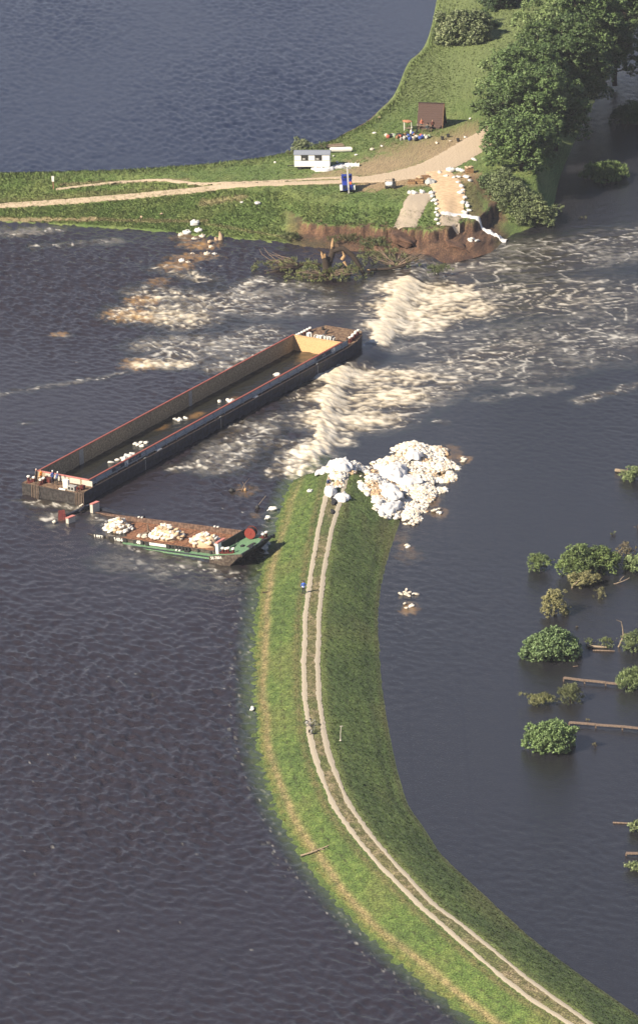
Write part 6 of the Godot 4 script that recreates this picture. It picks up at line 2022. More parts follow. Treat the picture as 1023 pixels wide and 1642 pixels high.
# ------------------------------------------------------------------ things on the far bank
func build_far_objects():
	# the white site trailer
	var t = thing("site_trailer", "white site trailer with two open windows on the grass by the lake", "trailer", on(Vector3(0.44, 3.5, -148.97)), deg_to_rad(-5.0))
	var st := begin()
	box(st, Vector3(-2.8, 0.5, -1.15), Vector3(2.8, 1.52, 1.15))
	box(st, Vector3(-2.78, 1.523, -1.13), Vector3(2.78, 2.45, 1.13))
	obj("wall", st, M.trailer, t)
	st = begin()
	hexa(st, [Vector3(-2.9, 2.45, -1.25), Vector3(2.9, 2.45, -1.25), Vector3(2.9, 2.45, 1.25), Vector3(-2.9, 2.45, 1.25)], [Vector3(-2.9, 2.85, -0.25), Vector3(2.9, 2.85, -0.25), Vector3(2.9, 2.85, 0.25), Vector3(-2.9, 2.85, 0.25)])
	obj("roof", st, M.trailer_roof, t)
	st = begin()
	bar(st, Vector3(-2.8, 1.52, 1.16), Vector3(2.8, 1.52, 1.16), 0.03, 0.05)
	bar(st, Vector3(-2.8, 2.43, 1.16), Vector3(2.8, 2.43, 1.16), 0.03, 0.06)
	obj("seam_strip", st, M.pale, t)
	for x in [-1.15, 1.0]:
		st = begin()
		box(st, Vector3(x - 0.52, 1.56, 1.131), Vector3(x + 0.52, 2.36, 1.15))
		var w = obj("window", st, M.window, t)
		st = begin()
		for q in [[-0.55, -0.49], [0.49, 0.55]]:
			box(st, Vector3(x + q[0], 1.52, 1.152), Vector3(x + q[1], 2.4, 1.18))
		box(st, Vector3(x - 0.55, 1.50, 1.152), Vector3(x + 0.55, 1.56, 1.19))
		obj("window_frame", st, M.black, w)
		st = begin()
		box(st, Vector3(x - 0.35, 1.6, 1.152), Vector3(x + 0.1, 1.9, 1.165))
		obj("window_pane", st, M.pale, w)
	for x in [-2.0, 2.0]:
		for z in [-0.95, 0.95]:
			st = begin()
			tube(st, [Vector3(x, 0.33, z - 0.12), Vector3(x, 0.33, z + 0.12)], [0.34, 0.34], 14)
			obj("wheel", st, M.tyre, t)
	st = begin()
	box(st, Vector3(-2.6, 0.36, -0.9), Vector3(2.6, 0.496, 0.9))
	bar(st, Vector3(-2.6, 0.42, 0), Vector3(-4.0, 0.35, 0), 0.12, 0.1)
	obj("chassis", st, M.black, t)

	# the brown A-frame hut
	t = thing("aframe_hut", "brown A-frame hut with a steep dark roof down to the ground", "hut", on(Vector3(19.88, 3.5, -172.19)), deg_to_rad(-13.0))
	st = begin()
	var H := 3.75
	var D := 1.75
	for s in [-1.0, 1.0]:
		hexa(st, [Vector3(-2.1, 0.0, s * D), Vector3(2.1, 0.0, s * D), Vector3(2.1, 0.0, s * (D - 0.12)), Vector3(-2.1, 0.0, s * (D - 0.12))], [Vector3(-2.1, H, 0.07 * s), Vector3(2.1, H, 0.07 * s), Vector3(2.1, H, 0.005 * s), Vector3(-2.1, H, 0.005 * s)])
	var rf = obj("roof", st, M.roof, t)
	for k in 11:
		st = begin()
		var f := (k + 0.5) / 11.0
		bar(st, Vector3(-2.11, H * f, D - (D - 0.07) * f + 0.02), Vector3(2.11, H * f, D - (D - 0.07) * f + 0.02), 0.05, 0.03)
		obj("batten", st, M.roof, rf)
	for x in [-2.0, 1.96]:
		for k in 8:
			st = begin()
			var z := -1.45 + k * 0.37
			var hh := H * (1.0 - (absf(z + 0.17) + 0.17) / D)
			if hh > 0.1:
				box(st, Vector3(x, 0.0, z), Vector3(x + 0.05, hh, z + 0.35))
				obj("gable_board", st, M.gable, t)
	st = begin()
	box(st, Vector3(-2.15, H - 0.02, -0.16), Vector3(2.15, H + 0.06, 0.16))
	obj("ridge_board", st, M.gable, t)
	st = begin()
	bar(st, Vector3(2.12, 0.02, D), Vector3(2.12, H, 0.05), 0.06, 0.16)
	bar(st, Vector3(2.12, 0.02, -D), Vector3(2.12, H, -0.05), 0.06, 0.16)
	obj("barge_board", st, M.wood, t)
	# table and benches before it
	t = thing("picnic_table", "dark wooden table covered with gear before the brown hut", "table", on(Vector3(18.59, 3.5, -169.66)), -0.15)
	for k in 4:
		st = begin()
		box(st, Vector3(-1.1, 0.72, -0.42 + k * 0.21), Vector3(1.1, 0.76, -0.23 + k * 0.21))
		obj("plank", st, M.greywood, t)
	for x in [-0.8, 0.8]:
		for z in [-0.35, 0.35]:
			st = begin()
			bar(st, Vector3(x, 0, z * 1.3), Vector3(x, 0.72, z * 0.7), 0.09, 0.09)
			obj("leg", st, M.greywood, t)
	for q in [[Vector3(16.9, 3.5, -170.21), "grey wooden bench left of the table before the hut"], [Vector3(18.96, 3.5, -168.49), "grey wooden bench in front of the table before the hut"]]:
		t = thing("bench", q[1], "bench", on(q[0]), -0.15)
		st = begin()
		box(st, Vector3(-0.9, 0.42, -0.15), Vector3(0.9, 0.47, 0.15))
		obj("seat", st, M.greywood, t)
		for x in [-0.7, 0.7]:
			st = begin()
			box(st, Vector3(x - 0.05, 0, -0.13), Vector3(x + 0.05, 0.419, 0.13))
			obj("leg", st, M.greywood, t)
	t = thing("clothes_rack", "white legged rack with an orange cloth left of the brown hut", "rack", on(Vector3(15.97, 3.5, -169.54)), -0.2)
	for x in [-0.6, 0.6]:
		for z in [-0.3, 0.3]:
			st = begin()
			tube(st, [Vector3(x, 0, z), Vector3(x, 1.5, z)], [0.05, 0.04], 6)
			obj("leg", st, M.white, t)
	st = begin()
	lump(st, Vector3(0, 1.5, 0), Vector3(0.75, 0.16, 0.45), 0.6, 0.2, 4)
	obj("cloth", smooth(st), mat(0.36, 0.17, 0.10, 0.9), t)
	st = begin()
	box(st, Vector3(-0.5, 0.35, -0.28), Vector3(0.5, 0.42, 0.28))
	obj("shelf", st, M.greywood, t)
	# belongings in a heap before the hut
	var heap := [[Vector3(12.37, 3.5, -166.13), "white"], [Vector3(12.65, 3.5, -165.36), "red"], [Vector3(13.06, 3.5, -165.69), "dark"], [Vector3(13.47, 3.5, -166.03), "grey"], [Vector3(13.76, 3.5, -165.62), "green"], [Vector3(14.14, 3.5, -164.84), "brown"], [Vector3(14.55, 3.5, -165.17), "red"], [Vector3(14.96, 3.5, -165.51), "dark"], [Vector3(15.37, 3.5, -165.84), "brown"], [Vector3(15.64, 3.5, -164.69), "grey"], [Vector3(15.95, 3.5, -165.04), "blue"], [Vector3(16.11, 3.5, -163.53), "blue"], [Vector3(16.44, 3.5, -164.62), "dark"], [Vector3(15.22, 3.5, -163.99), "white"], [Vector3(14.71, 3.5, -163.67), "grey"], [Vector3(16.72, 3.5, -163.84), "white"], [Vector3(17.1, 3.5, -163.06), "dark"], [Vector3(17.25, 3.5, -164.91), "white"], [Vector3(17.73, 3.5, -164.12), "blue"], [Vector3(18.14, 3.5, -164.45), "blue"], [Vector3(18.56, 3.5, -165.16), "white"], [Vector3(18.84, 3.5, -164.38), "white"], [Vector3(19.26, 3.5, -165.09), "green"], [Vector3(17.97, 3.5, -165.59), "red"], [Vector3(16.7, 3.5, -166.84), "blue"], [Vector3(17.33, 3.5, -167.9), "dark"], [Vector3(16.42, 3.5, -167.61), "white"], [Vector3(18.28, 3.5, -172.73), "red"], [Vector3(19.25, 3.5, -171.49), "dark"], [Vector3(17.84, 3.5, -171.63), "white"], [Vector3(14.48, 3.5, -166.3), "dark"], [Vector3(15.79, 3.5, -166.55), "dark"], [Vector3(16.88, 3.5, -166.07), "brown"]]
	var tone := {"white": M.offwhite, "red": mat(0.35, 0.10, 0.07), "dark": M.black, "grey": M.pale, "green": mat(0.22, 0.30, 0.20), "brown": M.wood, "blue": mat(0.04, 0.08, 0.30)}
	for h in heap:
		st = begin()
		lump(st, Vector3(0, 0.22, 0), Vector3(rng.randf_range(0.25, 0.42), rng.randf_range(0.2, 0.38), rng.randf_range(0.2, 0.34)), 0.7, 0.22, rng.randi() % 50, 10, 7)
		tube(st, [Vector3(-0.15, 0.40, 0), Vector3(0, 0.55, 0.02), Vector3(0.15, 0.40, 0)], [0.03, 0.03, 0.03], 5)
		st.index()
		st.generate_normals()
		var o = obj("luggage_bag", st, tone[h[1]])
		o.position = on(h[0])
		o.rotation.y = rng.randf() * TAU
		tag(o, "%s bag or bundle in the long heap of belongings before the brown hut" % h[1], "bag", "%s bags in the heap before the hut" % h[1])
	for q in [[Vector3(21.31, 3.5, -163.4), "dark bucket on the grass right of the heap of belongings"], [Vector3(23.76, 3.5, -162.04), "dark bucket at the edge of the gravel road below the hut"], [Vector3(22.26, 3.5, -164.8), "small dark bucket below the right corner of the hut"]]:
		st = begin()
		tube(st, [Vector3.ZERO, Vector3(0, 0.5, 0)], [0.2, 0.27], 12)
		ring(st, Vector3(0, 0.5, 0), Vector3.UP, 0.27, 0.02, 14)
		var o = obj("bucket", st, M.black)
		o.position = on(q[0])
		tag(o, q[1], "bucket")
	# the blue lifting machine on the road
	t = thing("lifting_machine", "blue two wheeled lifting machine with a raised white boom on the road", "machine", on(Vector3(5.69, 3.5, -135.09)), 0.05)
	st = begin()
	hexa(st, [Vector3(-0.75, 0.5, -1.6), Vector3(0.75, 0.5, -1.6), Vector3(0.75, 0.5, 1.0), Vector3(-0.75, 0.5, 1.0)], [Vector3(-0.75, 1.7, -1.6), Vector3(0.75, 1.7, -1.6), Vector3(0.70, 1.25, 0.9), Vector3(-0.70, 1.25, 0.9)])
	box(st, Vector3(-0.8, 1.702, -1.6), Vector3(0.8, 2.35, -0.7))
	var body = obj("body", st, M.blue, t)
	st = begin()
	box(st, Vector3(-0.55, 1.95, -0.699), Vector3(-0.1, 2.25, -0.68))
	box(st, Vector3(0.12, 1.95, -0.699), Vector3(0.55, 2.25, -0.68))
	obj("window", st, M.window, body)
	st = begin()
	for k in 6:
		box(st, Vector3(-0.73, 0.62 + k * 0.12, 0.90 + 0.02 * (5 - k)), Vector3(-0.2, 0.68 + k * 0.12, 1.03))
	obj("grille", st, M.navy, body, "stuff")
	st = begin()
	lump(st, Vector3(0.45, 1.35, 0.55), Vector3(0.22, 0.35, 0.2), 0.6, 0.1, 4)
	obj("orange_canister", smooth(st), M.orange, t)
	for s in [-1.0, 1.0]:
		st = begin()
		tube(st, [Vector3(s * 0.82, 0.45, 0.2), Vector3(s * 1.12, 0.45, 0.2)], [0.45, 0.45], 16)
		var w = obj("wheel", st, M.tyre, t)
		st = begin()
		box(st, Vector3(s * 0.98 - 0.19, 0.4, -0.35), Vector3(s * 0.98 + 0.19, 1.05, 0.75))
		obj("mudguard", st, M.trailer, w)
	st = begin()
	bar(st, Vector3(0.1, 0.9, 1.3), Vector3(0.1, 3.5, -1.2), 0.24, 0.22)
	bar(st, Vector3(0.1, 1.0, 1.45), Vector3(0.1, 0.1, 1.5), 0.2, 0.2)
	box(st, Vector3(-0.5, 3.3, -1.4), Vector3(-0.2, 3.75, -1.1))
	box(st, Vector3(0.4, 3.3, -1.4), Vector3(0.7, 3.75, -1.1))
	bar(st, Vector3(-0.5, 3.4, -1.2), Vector3(0.7, 3.4, -1.2), 0.1, 0.12)
	obj("boom", st, M.pale, t)
	st = begin()
	tube(st, [Vector3(0.0, 0.25, 1.5), Vector3(0.2, 0.25, 1.5)], [0.28, 0.28], 12)
	obj("jockey_wheel", st, M.pale, t)
	# the grey pump
	t = thing("pump_trailer", "grey and white pump unit on small wheels at the road fork", "pump", on(Vector3(12.39, 3.5, -136.55)), -0.1)
	st = begin()
	lump(st, Vector3(-0.15, 0.62, 0), Vector3(0.62, 0.36, 0.45), 0.6, 0.08, 2, 14, 9)
	obj("tank", smooth(st), M.trailer, t)
	st = begin()
	box(st, Vector3(-0.85, 0.22, -0.5), Vector3(0.85, 0.3, 0.5))
	for q in [Vector3(-0.8, 0, -0.45), Vector3(-0.8, 0, 0.45), Vector3(0.8, 0, -0.45), Vector3(0.8, 0, 0.45)]:
		bar(st, q + Vector3(0, 0.3, 0), q + Vector3(0, 1.15, 0), 0.05, 0.05)
	bar(st, Vector3(-0.8, 1.15, -0.45), Vector3(0.8, 1.15, -0.45), 0.05, 0.05)
	bar(st, Vector3(-0.8, 1.15, 0.45), Vector3(0.8, 1.15, 0.45), 0.05, 0.05)
	obj("frame", st, M.steel, t)
	st = begin()
	box(st, Vector3(0.42, 0.3, -0.3), Vector3(0.8, 0.95, 0.42))
	tube(st, [Vector3(0.45, 1.0, -0.2), Vector3(0.45, 1.4, -0.2)], [0.2, 0.2], 10)
	obj("engine", st, M.black, t)
	for x in [-0.6, 0.6]:
		for z in [-0.55, 0.55]:
			st = begin()
			tube(st, [Vector3(x, 0.2, z - 0.06), Vector3(x, 0.2, z + 0.06)], [0.2, 0.2], 12)
			obj("wheel", st, M.tyre, t)
	# white sheets, roll and timber round the trailer
	st = begin()
	tube(st, [Vector3(-1.75, 0.4, 0), Vector3(-1.6, 0.44, 0), Vector3(0, 0.42, 0.03), Vector3(1.5, 0.44, 0), Vector3(1.75, 0.38, 0.05)], [0.30, 0.42, 0.43, 0.42, 0.25], 14)
	var ro = obj("white_roll", st, M.bag[0])
	ro.position = on(Vector3(5.02, 3.5, -157.59), 0.0)
	tag(ro, "thick white roll of sheeting lying right of the site trailer", "roll")
	t = thing("timber_stack", "stack of grey boards behind the white roll by the trailer", "boards", on(Vector3(3.37, 3.5, -160.69)), 0.22)
	for k in 9:
		st = begin()
		var y := 0.02 + 0.13 * (k / 4)
		var z := -0.5 + 0.27 * (k % 4)
		box(st, Vector3(-2.0 + rng.randf() * 0.3, y, z), Vector3(1.9 + rng.randf() * 0.3, y + 0.1, z + 0.24))
		obj("plank", st, M.palebark if k % 3 else M.greywood, t)
	fleece("white_fleece", "long crumpled white fleece strip on the grass below the trailer", PackedVector2Array([Vector2(0.39, -148.62), Vector2(1.36, -147.46), Vector2(2.44, -147.35), Vector2(3.72, -148.3), Vector2(5.01, -149.25), Vector2(6.39, -149.48), Vector2(7.77, -149.35)]), [0.4, 0.75, 0.6, 0.6, 0.7, 0.6, 0.35], 0.45, 3)
	fleece("white_fleece", "white fleece strip curving down from the sand path to the fast water", PackedVector2Array([Vector2(19.69, -123.57), Vector2(21.22, -123.77), Vector2(23.03, -123.94), Vector2(24.33, -123.16), Vector2(25.73, -122.71), Vector2(27.4, -121.92), Vector2(29.64, -121.08)]), [0.55, 0.6, 0.6, 0.55, 0.5, 0.5, 0.5], 0.22, 5)
	# bags, pallets, lumps round the sand path
	var row := [Vector3(15.28, 3.3, -132.81), Vector3(15.77, 3.3, -133.11), Vector3(16.24, 3.3, -132.72), Vector3(16.74, 3.3, -133.36), Vector3(17.2, 3.3, -132.63), Vector3(17.7, 3.3, -132.93), Vector3(18.26, 3.3, -132.53)]
	var nth_top := 0
	for q in row:
		big_bag(on(q + Vector3(rng.randfn() * 0.18, 0, rng.randfn() * 0.5)), rng.randf_range(0.75, 1.2) * 0.62, "%s white big bag from the left in the row across the ramp top" % ORD[nth_top], "bags across the ramp top")
		nth_top += 1
	var nth_path := 0
	for q in [Vector3(18.64, 2.9, -132.5), Vector3(18.78, 2.9, -130.77), Vector3(19.01, 2.9, -129.04), Vector3(18.61, 2.9, -128.4), Vector3(19.14, 2.9, -126.99), Vector3(19.27, 2.9, -125.29), Vector3(18.94, 2.9, -123.97), Vector3(19.28, 2.9, -122.6), Vector3(19.05, 2.9, -121.28), Vector3(19.07, 2.9, -118.95)]:
		big_bag(on(q + Vector3(rng.randfn() * 0.18, 0, rng.randfn() * 0.5)), rng.randf_range(0.75, 1.2) * 0.58, "%s white big bag down the left edge of the sand path" % ORD[nth_path], "bags along the left of the sand path", 0)
		nth_path += 1
	nth_path = 0
	for q in [Vector3(22.79, 3.2, -138), Vector3(23.2, 3.2, -135.87), Vector3(23.41, 3.2, -133.77), Vector3(22.97, 3.2, -132.44), Vector3(23.4, 3.2, -131.02), Vector3(23.15, 3.2, -129.33), Vector3(23.57, 3.2, -127.93)]:
		big_bag(on(q + Vector3(rng.randfn() * 0.18, 0, rng.randfn() * 0.5)), rng.randf_range(0.75, 1.2) * 0.72, "%s white big bag down the right edge of the sand path" % ORD[nth_path], "bags along the right of the sand path")
		nth_path += 1
	for q in [Vector3(23.94, 3, -127.56), Vector3(24.16, 3, -125.84), Vector3(23.46, 3, -124.9), Vector3(24.86, 3, -138.85), Vector3(24.35, 3, -141), Vector3(24.32, 3, -117.8), Vector3(23.93, 3, -117.5), Vector3(24.97, 3, -117.41), Vector3(23.09, 3, -141.12), Vector3(22.4, 3, -140.83), Vector3(21.07, 3, -141.66), Vector3(25.91, 3, -150.82), Vector3(20.26, 3, -143.85)]:
		sandbag(on(q, 0.15), 0, 1.5, "loose white sandbag on the earth beside the sand path", "loose bags beside the sand path")
	big_bag(on(Vector3(21.96, 3.5, -144.78)), 1.05, "pointed white big bag standing alone beside the gravel road")
	big_bag(on(Vector3(23.24, 3.5, -145.01)), 0.9, "white big bag left of the brown pallet by the wood")
	big_bag(on(Vector3(23.8, 3.5, -144.25)), 0.7, "small white big bag touching the brown pallet by the wood")
	for q in [[Vector3(24.86, 3.5, -143.8), 5, "stack of brown pallets at the edge of the wood beside the white bags"], [Vector3(15.74, 3.5, -138.67), 3, "low brown pallet at the left end of the sandy yard"], [Vector3(17, 3.5, -138.9), 5, "brown pallet stack in the middle of the sandy yard"], [Vector3(17.95, 3.5, -141.27), 3, "low brown pallet stack at the back of the sandy yard"]]:
		t = thing("pallet_stack", q[2], "pallets", on(q[0]), rng.randf_range(-0.2, 0.2))
		for k in q[1]:
			st = begin()
			var y: float = 0.16 * k
			for j in 3:
				box(st, Vector3(-0.6, y, -0.5 + j * 0.45), Vector3(0.6, y + 0.1, -0.4 + j * 0.45))
			for j in 5:
				box(st, Vector3(-0.6 + j * 0.265, y + 0.101, -0.5), Vector3(-0.46 + j * 0.265, y + 0.13, 0.5))
			obj("pallet", st, M.palewood if k % 2 else M.wood, t)
		if q[1] > 3:
			for k in 5:
				sandbag(on(q[0]) + Vector3(rng.randf_range(-0.4, 0.4), 0.16 * q[1] + 0.1, rng.randf_range(-0.3, 0.3)), 2, 1.0, "tan sandbag on top of a pallet stack in the far yard", "sandbags on the far pallets")
	draped("silver_sheet", "silver grey sheet over a load at the right of the brown pallets", on(Vector3(18.64, 3.5, -138.4)), Vector3(0.95, 0.75, 0.9), 0.1, M.silver, 14)
	big_bag(on(Vector3(-8.23, 2.8, -133.29)), 0.75, "lone white big bag on the grass slope below the road")
	big_bag(on(Vector3(-10.64, 3.2, -134.2)), 0.45, "small white bag on the grass slope left of the lone big bag")
	big_bag(on(Vector3(10, 3.5, -158.21)), 0.6, "grey white bag alone on the grass between trailer and hut", "", 1)
	for q in [[Vector3(-2.59, 3.4, -168.33), 0], [Vector3(11.5, 3.4, -177.59), 2], [Vector3(26.16, 3.4, -174.99), 0], [Vector3(3.8, 3.4, -155.14), 0], [Vector3(7.37, 3.4, -155.53), 0], [Vector3(4.35, 3.4, -151.47), 0], [Vector3(-5.51, 3.4, -152.41), 0], [Vector3(11.54, 3.4, -160.26), 0], [Vector3(10.5, 3.4, -168.18), 0], [Vector3(-26.23, 3.4, -133.25), 2], [Vector3(-23.06, 3.4, -133.64), 2], [Vector3(20.34, 3.4, -161.25), 1], [Vector3(22.57, 3.4, -162.15), 1], [Vector3(25.04, 3.4, -164.14), 0]]:
		sandbag(on(q[0], 0.1), q[1], 0.9, "small scrap of litter or a dropped bag on the far grass", "litter on the far bank")
	# sign on a pole at the far left
	t = thing("waterway_sign", "small white sign on a thin red and white pole at the far left bank", "sign", on(Vector3(-40.21, 3.5, -144.66)))
	st = begin()
	tube(st, [Vector3.ZERO, Vector3(-0.04, 1.9, 0)], [0.05, 0.045], 8)
	obj("pole", st, M.pinkred, t)
	st = begin()
	hexa(st, [Vector3(-0.22, 1.3, 0.05), Vector3(0.14, 1.3, 0.05), Vector3(0.14, 1.3, 0.1), Vector3(-0.22, 1.3, 0.1)], [Vector3(-0.25, 2.2, 0.05), Vector3(0.17, 2.2, 0.05), Vector3(0.17, 2.2, 0.1), Vector3(-0.25, 2.2, 0.1)])
	obj("board", st, M.white, t)
	# people at the hut
	var dk := Color(0.03, 0.028, 0.03)
	person("person in dark red clothes standing against the roof of the brown hut", on(Vector3(19.94, 3.5, -169.15)), 0.4, P8(Color(0.10, 0.035, 0.03), dk, dk, Color(0.05, 0.03, 0.02)), {})
	person("person in a reddish shirt standing behind the table at the hut", on(Vector3(18.2, 3.5, -170.08)), 0.2, P8(Color(0.42, 0.14, 0.09), Color(0.06, 0.07, 0.12), dk, Color(0.10, 0.06, 0.03)), {"elbL": Vector3(-0.3, 1.14, 0.06), "wrL": Vector3(-0.2, 1.05, 0.3)})
	var sit := {"hip": 0.52, "kneeL": Vector3(-0.13, 0.5, 0.42), "kneeR": Vector3(0.13, 0.5, 0.42), "footL": Vector3(-0.13, 0.08, 0.42), "footR": Vector3(0.13, 0.08, 0.44), "elbL": Vector3(-0.28, 0.74, 0.08), "elbR": Vector3(0.28, 0.74, 0.08), "wrL": Vector3(-0.2, 0.62, 0.32), "wrR": Vector3(0.2, 0.62, 0.32), "lean": 0.12}
	person("person in dark grey sitting on the bench in front of the hut table", on(Vector3(19.06, 3.5, -168.48)), 0.1, P8(Color(0.06, 0.08, 0.09), dk, dk, Color(0.04, 0.03, 0.02)), sit)

# a crumpled strip of white fleece
func fleece(called: String, label: String, line: PackedVector2Array, half: Array, rise: float, sd: int):
	var P := PackedVector3Array()
	var C := PackedColorArray()
	var n := 0
	var cv := Curve2D.new()
	for i in line.size():
		var t := (line[mini(i + 1, line.size() - 1)] - line[maxi(i - 1, 0)]) / 6.0
		cv.add_point(line[i], -t, t)
	var total := cv.get_baked_length()
	var steps := int(total / 0.2)
	for k in steps + 1:
		var o := minf(total * k / steps, total - 0.01)
		var p := cv.sample_baked(o, true)
		var d := (cv.sample_baked(minf(o + 0.05, total), true) - cv.sample_baked(maxf(o - 0.05, 0.0), true)).normalized()
		var s := Vector2(-d.y, d.x)
		var f := o / total * (half.size() - 1)
		var w: float = lerpf(half[int(f)], half[mini(int(f) + 1, half.size() - 1)], f - int(f)) * (1.0 + 0.3 * g1.get_noise_1d(o * 1.3 + sd))
		for e in 9:
			var u := e / 4.0 - 1.0
			var v := p + s * u * w
			var y := maxf(ground(v.x, v.y), level(v.x, v.y)) + rise * (1.0 - u * u) * (0.6 + 0.6 * g2.get_noise_2d(o * 1.6 + sd, u * 1.5)) + (0.14 if absf(u) < 0.99 else -0.05)
			P.append(Vector3(v.x, y, v.y))
			C.append(Color.WHITE)
		n += 1
	var o2 = obj(called, mesh_grid(P, C, 9, n), M.tarp)
	return tag(o2, label, "fleece")

# ------------------------------------------------------------------ the broken willow in the breach
func build_stump():
	var foot := Vector3(2.07, 0, -101.37)
	var t = thing("broken_willow", "split dark willow trunk with pale torn wood standing in the breach", "tree", foot)
	var st := begin()
	tube(st, [Vector3(0.1, -1.0, 0), Vector3(0, 0.4, 0), Vector3(0.05, 1.6, -0.1), Vector3(-0.1, 2.6, -0.1), Vector3(-0.35, 3.4, -0.1)], [0.95, 0.75, 0.62, 0.52, 0.42], 12)
	tube(st, [Vector3(0.1, 1.4, -0.2), Vector3(0.5, 2.6, -0.6), Vector3(0.9, 3.6, -0.9), Vector3(1.0, 4.6, -1.0)], [0.55, 0.5, 0.45, 0.36], 10)
	var tr = obj("trunk", st, M.bark, t)
	st = begin()
	# torn slabs of pale wood at the breaks
	for q in [[Vector3(-0.45, 3.2, 0.1), Vector3(-0.75, 4.2, 0.1), 0.30], [Vector3(-0.2, 3.3, 0.15), Vector3(-0.2, 3.9, 0.2), 0.25], [Vector3(0.9, 4.3, -0.85), Vector3(1.05, 5.9, -1.0), 0.28], [Vector3(1.05, 4.4, -0.9), Vector3(1.25, 5.3, -0.95), 0.2]]:
		tube(st, [q[0], q[0].lerp(q[1], 0.6), q[1]], [q[2], q[2] * 0.8, 0.03], 5)
	obj("torn_wood", st, M.palewood, t)
	st = begin()
	tube(st, [Vector3(1.0, 3.9, -0.9), Vector3(2.4, 4.3, -0.9), Vector3(3.9, 3.2, -0.6), Vector3(4.9, 1.6, -0.4), Vector3(5.5, 0.2, -0.3)], [0.42, 0.42, 0.38, 0.32, 0.24], 10)
	obj("fallen_limb", st, M.bark, t)
	st = begin()
	tube(st, [Vector3(2.3, 2.9, 0.3), Vector3(2.7, 3.5, 0.3), Vector3(2.4, 4.2, 0.3)], [0.30, 0.28, 0.04], 6)
	tube(st, [Vector3(2.6, 2.6, 0.3), Vector3(3.0, 1.9, 0.4)], [0.25, 0.1], 6)
	obj("torn_wood", st, M.palewood, t)
	var dk := Color(0.085, 0.105, 0.04)
	var md := Color(0.20, 0.225, 0.085)
	foliage(t, "foliage", [[Vector3(0, 0.4, -0.6), Vector3(4.5, 1.1, 3.5)], [Vector3(2.6, 0.6, 0.0), Vector3(2.6, 1.3, 2.6)], [Vector3(-3.5, 0.3, 0.2), Vector3(3.2, 0.7, 2.4)], [Vector3(4.2, 0.5, -0.8), Vector3(2.4, 1.2, 2.2)], [Vector3(-1.5, 0.8, -1.6), Vector3(2.4, 1.2, 2.0)]], 1.3, 0.34, dk, md, 2, -0.05)
	st = begin()
	for k in 44:
		var a := rng.randf_range(-0.9, 4.0)
		limb(st, Vector3(0.3, 0.3, 0), Vector3(cos(a) * rng.randf_range(2.5, 5.5), 0.4 + 1.4 * rng.randf(), sin(a) * 2.2), 0.13, 0.03, 0.1, 5)
	obj("branches", st, M.greywood, t)
	# sprawling bare crown on the left
	t = thing("uprooted_tree", "sprawling bare branched crown of a fallen tree left of the split trunk", "tree", Vector3(-4.31, 0, -106.34))
	st = begin()
	for k in 34:
		var a := PI + rng.randf_range(-0.75, 0.75)
		var l := rng.randf_range(2.5, 6.5)
		var b := Vector3(2.5, 0.2, 0.3 * rng.randfn())
		limb(st, b, b + Vector3(cos(a) * l, rng.randf_range(0.2, 2.6), sin(a) * l * 1.1), 0.10, 0.02, 0.10, 5)
	obj("branches", st, M.greywood, t)
	st = begin()
	tube(st, [Vector3(-2.8, -0.3, 1.3), Vector3(0.5, 0.3, 0.5), Vector3(3.2, 0.7, -0.3), Vector3(5.5, 0.3, -0.8)], [0.2, 0.26, 0.3, 0.3], 8)
	obj("trunk", st, M.bark, t)
	foliage(t, "foliage", [[Vector3(-2.0, 0.4, 0.2), Vector3(3.0, 0.8, 2.0)], [Vector3(1.5, 0.5, -0.4), Vector3(3.0, 0.9, 2.0)]], 1.6, 0.36, dk, md, 2, -0.05)
	# leafy crown on the right with its log
	t = thing("uprooted_tree", "fallen leafy crown between the split trunk and the waterfall", "tree", Vector3(11.06, 0, -106.24))
	foliage(t, "foliage", [[Vector3(-2.5, 0.5, -2.0), Vector3(2.6, 1.2, 2.2)], [Vector3(0.5, 0.7, -1.4), Vector3(3.0, 1.5, 2.2)], [Vector3(3.0, 0.5, -0.4), Vector3(2.0, 1.0, 1.6)], [Vector3(-1.0, 1.2, -4.0), Vector3(2.6, 1.3, 2.2)]], 1.5, 0.34, dk, Color(0.175, 0.20, 0.085), 2, -0.05)
	st = begin()
	for k in 34:
		var a := rng.randf_range(2.6, 6.6)
		var b := Vector3(1.5, 0.3, 0.5)
		limb(st, b, b + Vector3(cos(a) * 4.2, 0.5 + rng.randf() * 1.8, -absf(sin(a)) * 3.4), 0.10, 0.02, 0.08, 5)
	obj("branches", st, M.greywood, t)
	st = begin()
	tube(st, [Vector3(-2.5, 0.1, 1.6), Vector3(0.0, 0.2, 1.8), Vector3(2.6, 0.3, 0.8), Vector3(3.6, 1.3, -0.6)], [0.18, 0.22, 0.2, 0.08], 8)
	obj("trunk", st, M.bark, t)
	st = begin()
	tube(st, [Vector3(-3.0, 0.08, 1.5), Vector3(-2.4, 0.12, 1.6), Vector3(-1.7, 0.2, 1.7)], [0.03, 0.2, 0.19], 7)
	obj("torn_wood", st, M.palewood, t)
	bush("drowned_bush", "low green bush with twigs at the top edge of the waterfall", Vector3(18.63, -0.3, -104.01), 4.2, 1.3, 2.6, 7, Color(0.07, 0.09, 0.04), Color(0.16, 0.19, 0.09), 0.28, 5.0, 2)
	bush("drowned_bush", "overhanging weeds on the left end of the eroded bank", Vector3(-3.23, 0.6, -120.09), 3.2, 1.2, 2.4, 6, Color(0.05, 0.07, 0.03), Color(0.11, 0.13, 0.05), 0.28, 5.0, 2)
	bush("drowned_bush", "green weeds slumped down the middle of the eroded bank", Vector3(9.41, 0.6, -116), 5.0, 1.3, 3.5, 7, Color(0.055, 0.075, 0.03), Color(0.12, 0.15, 0.06), 0.28, 4.0, 2)
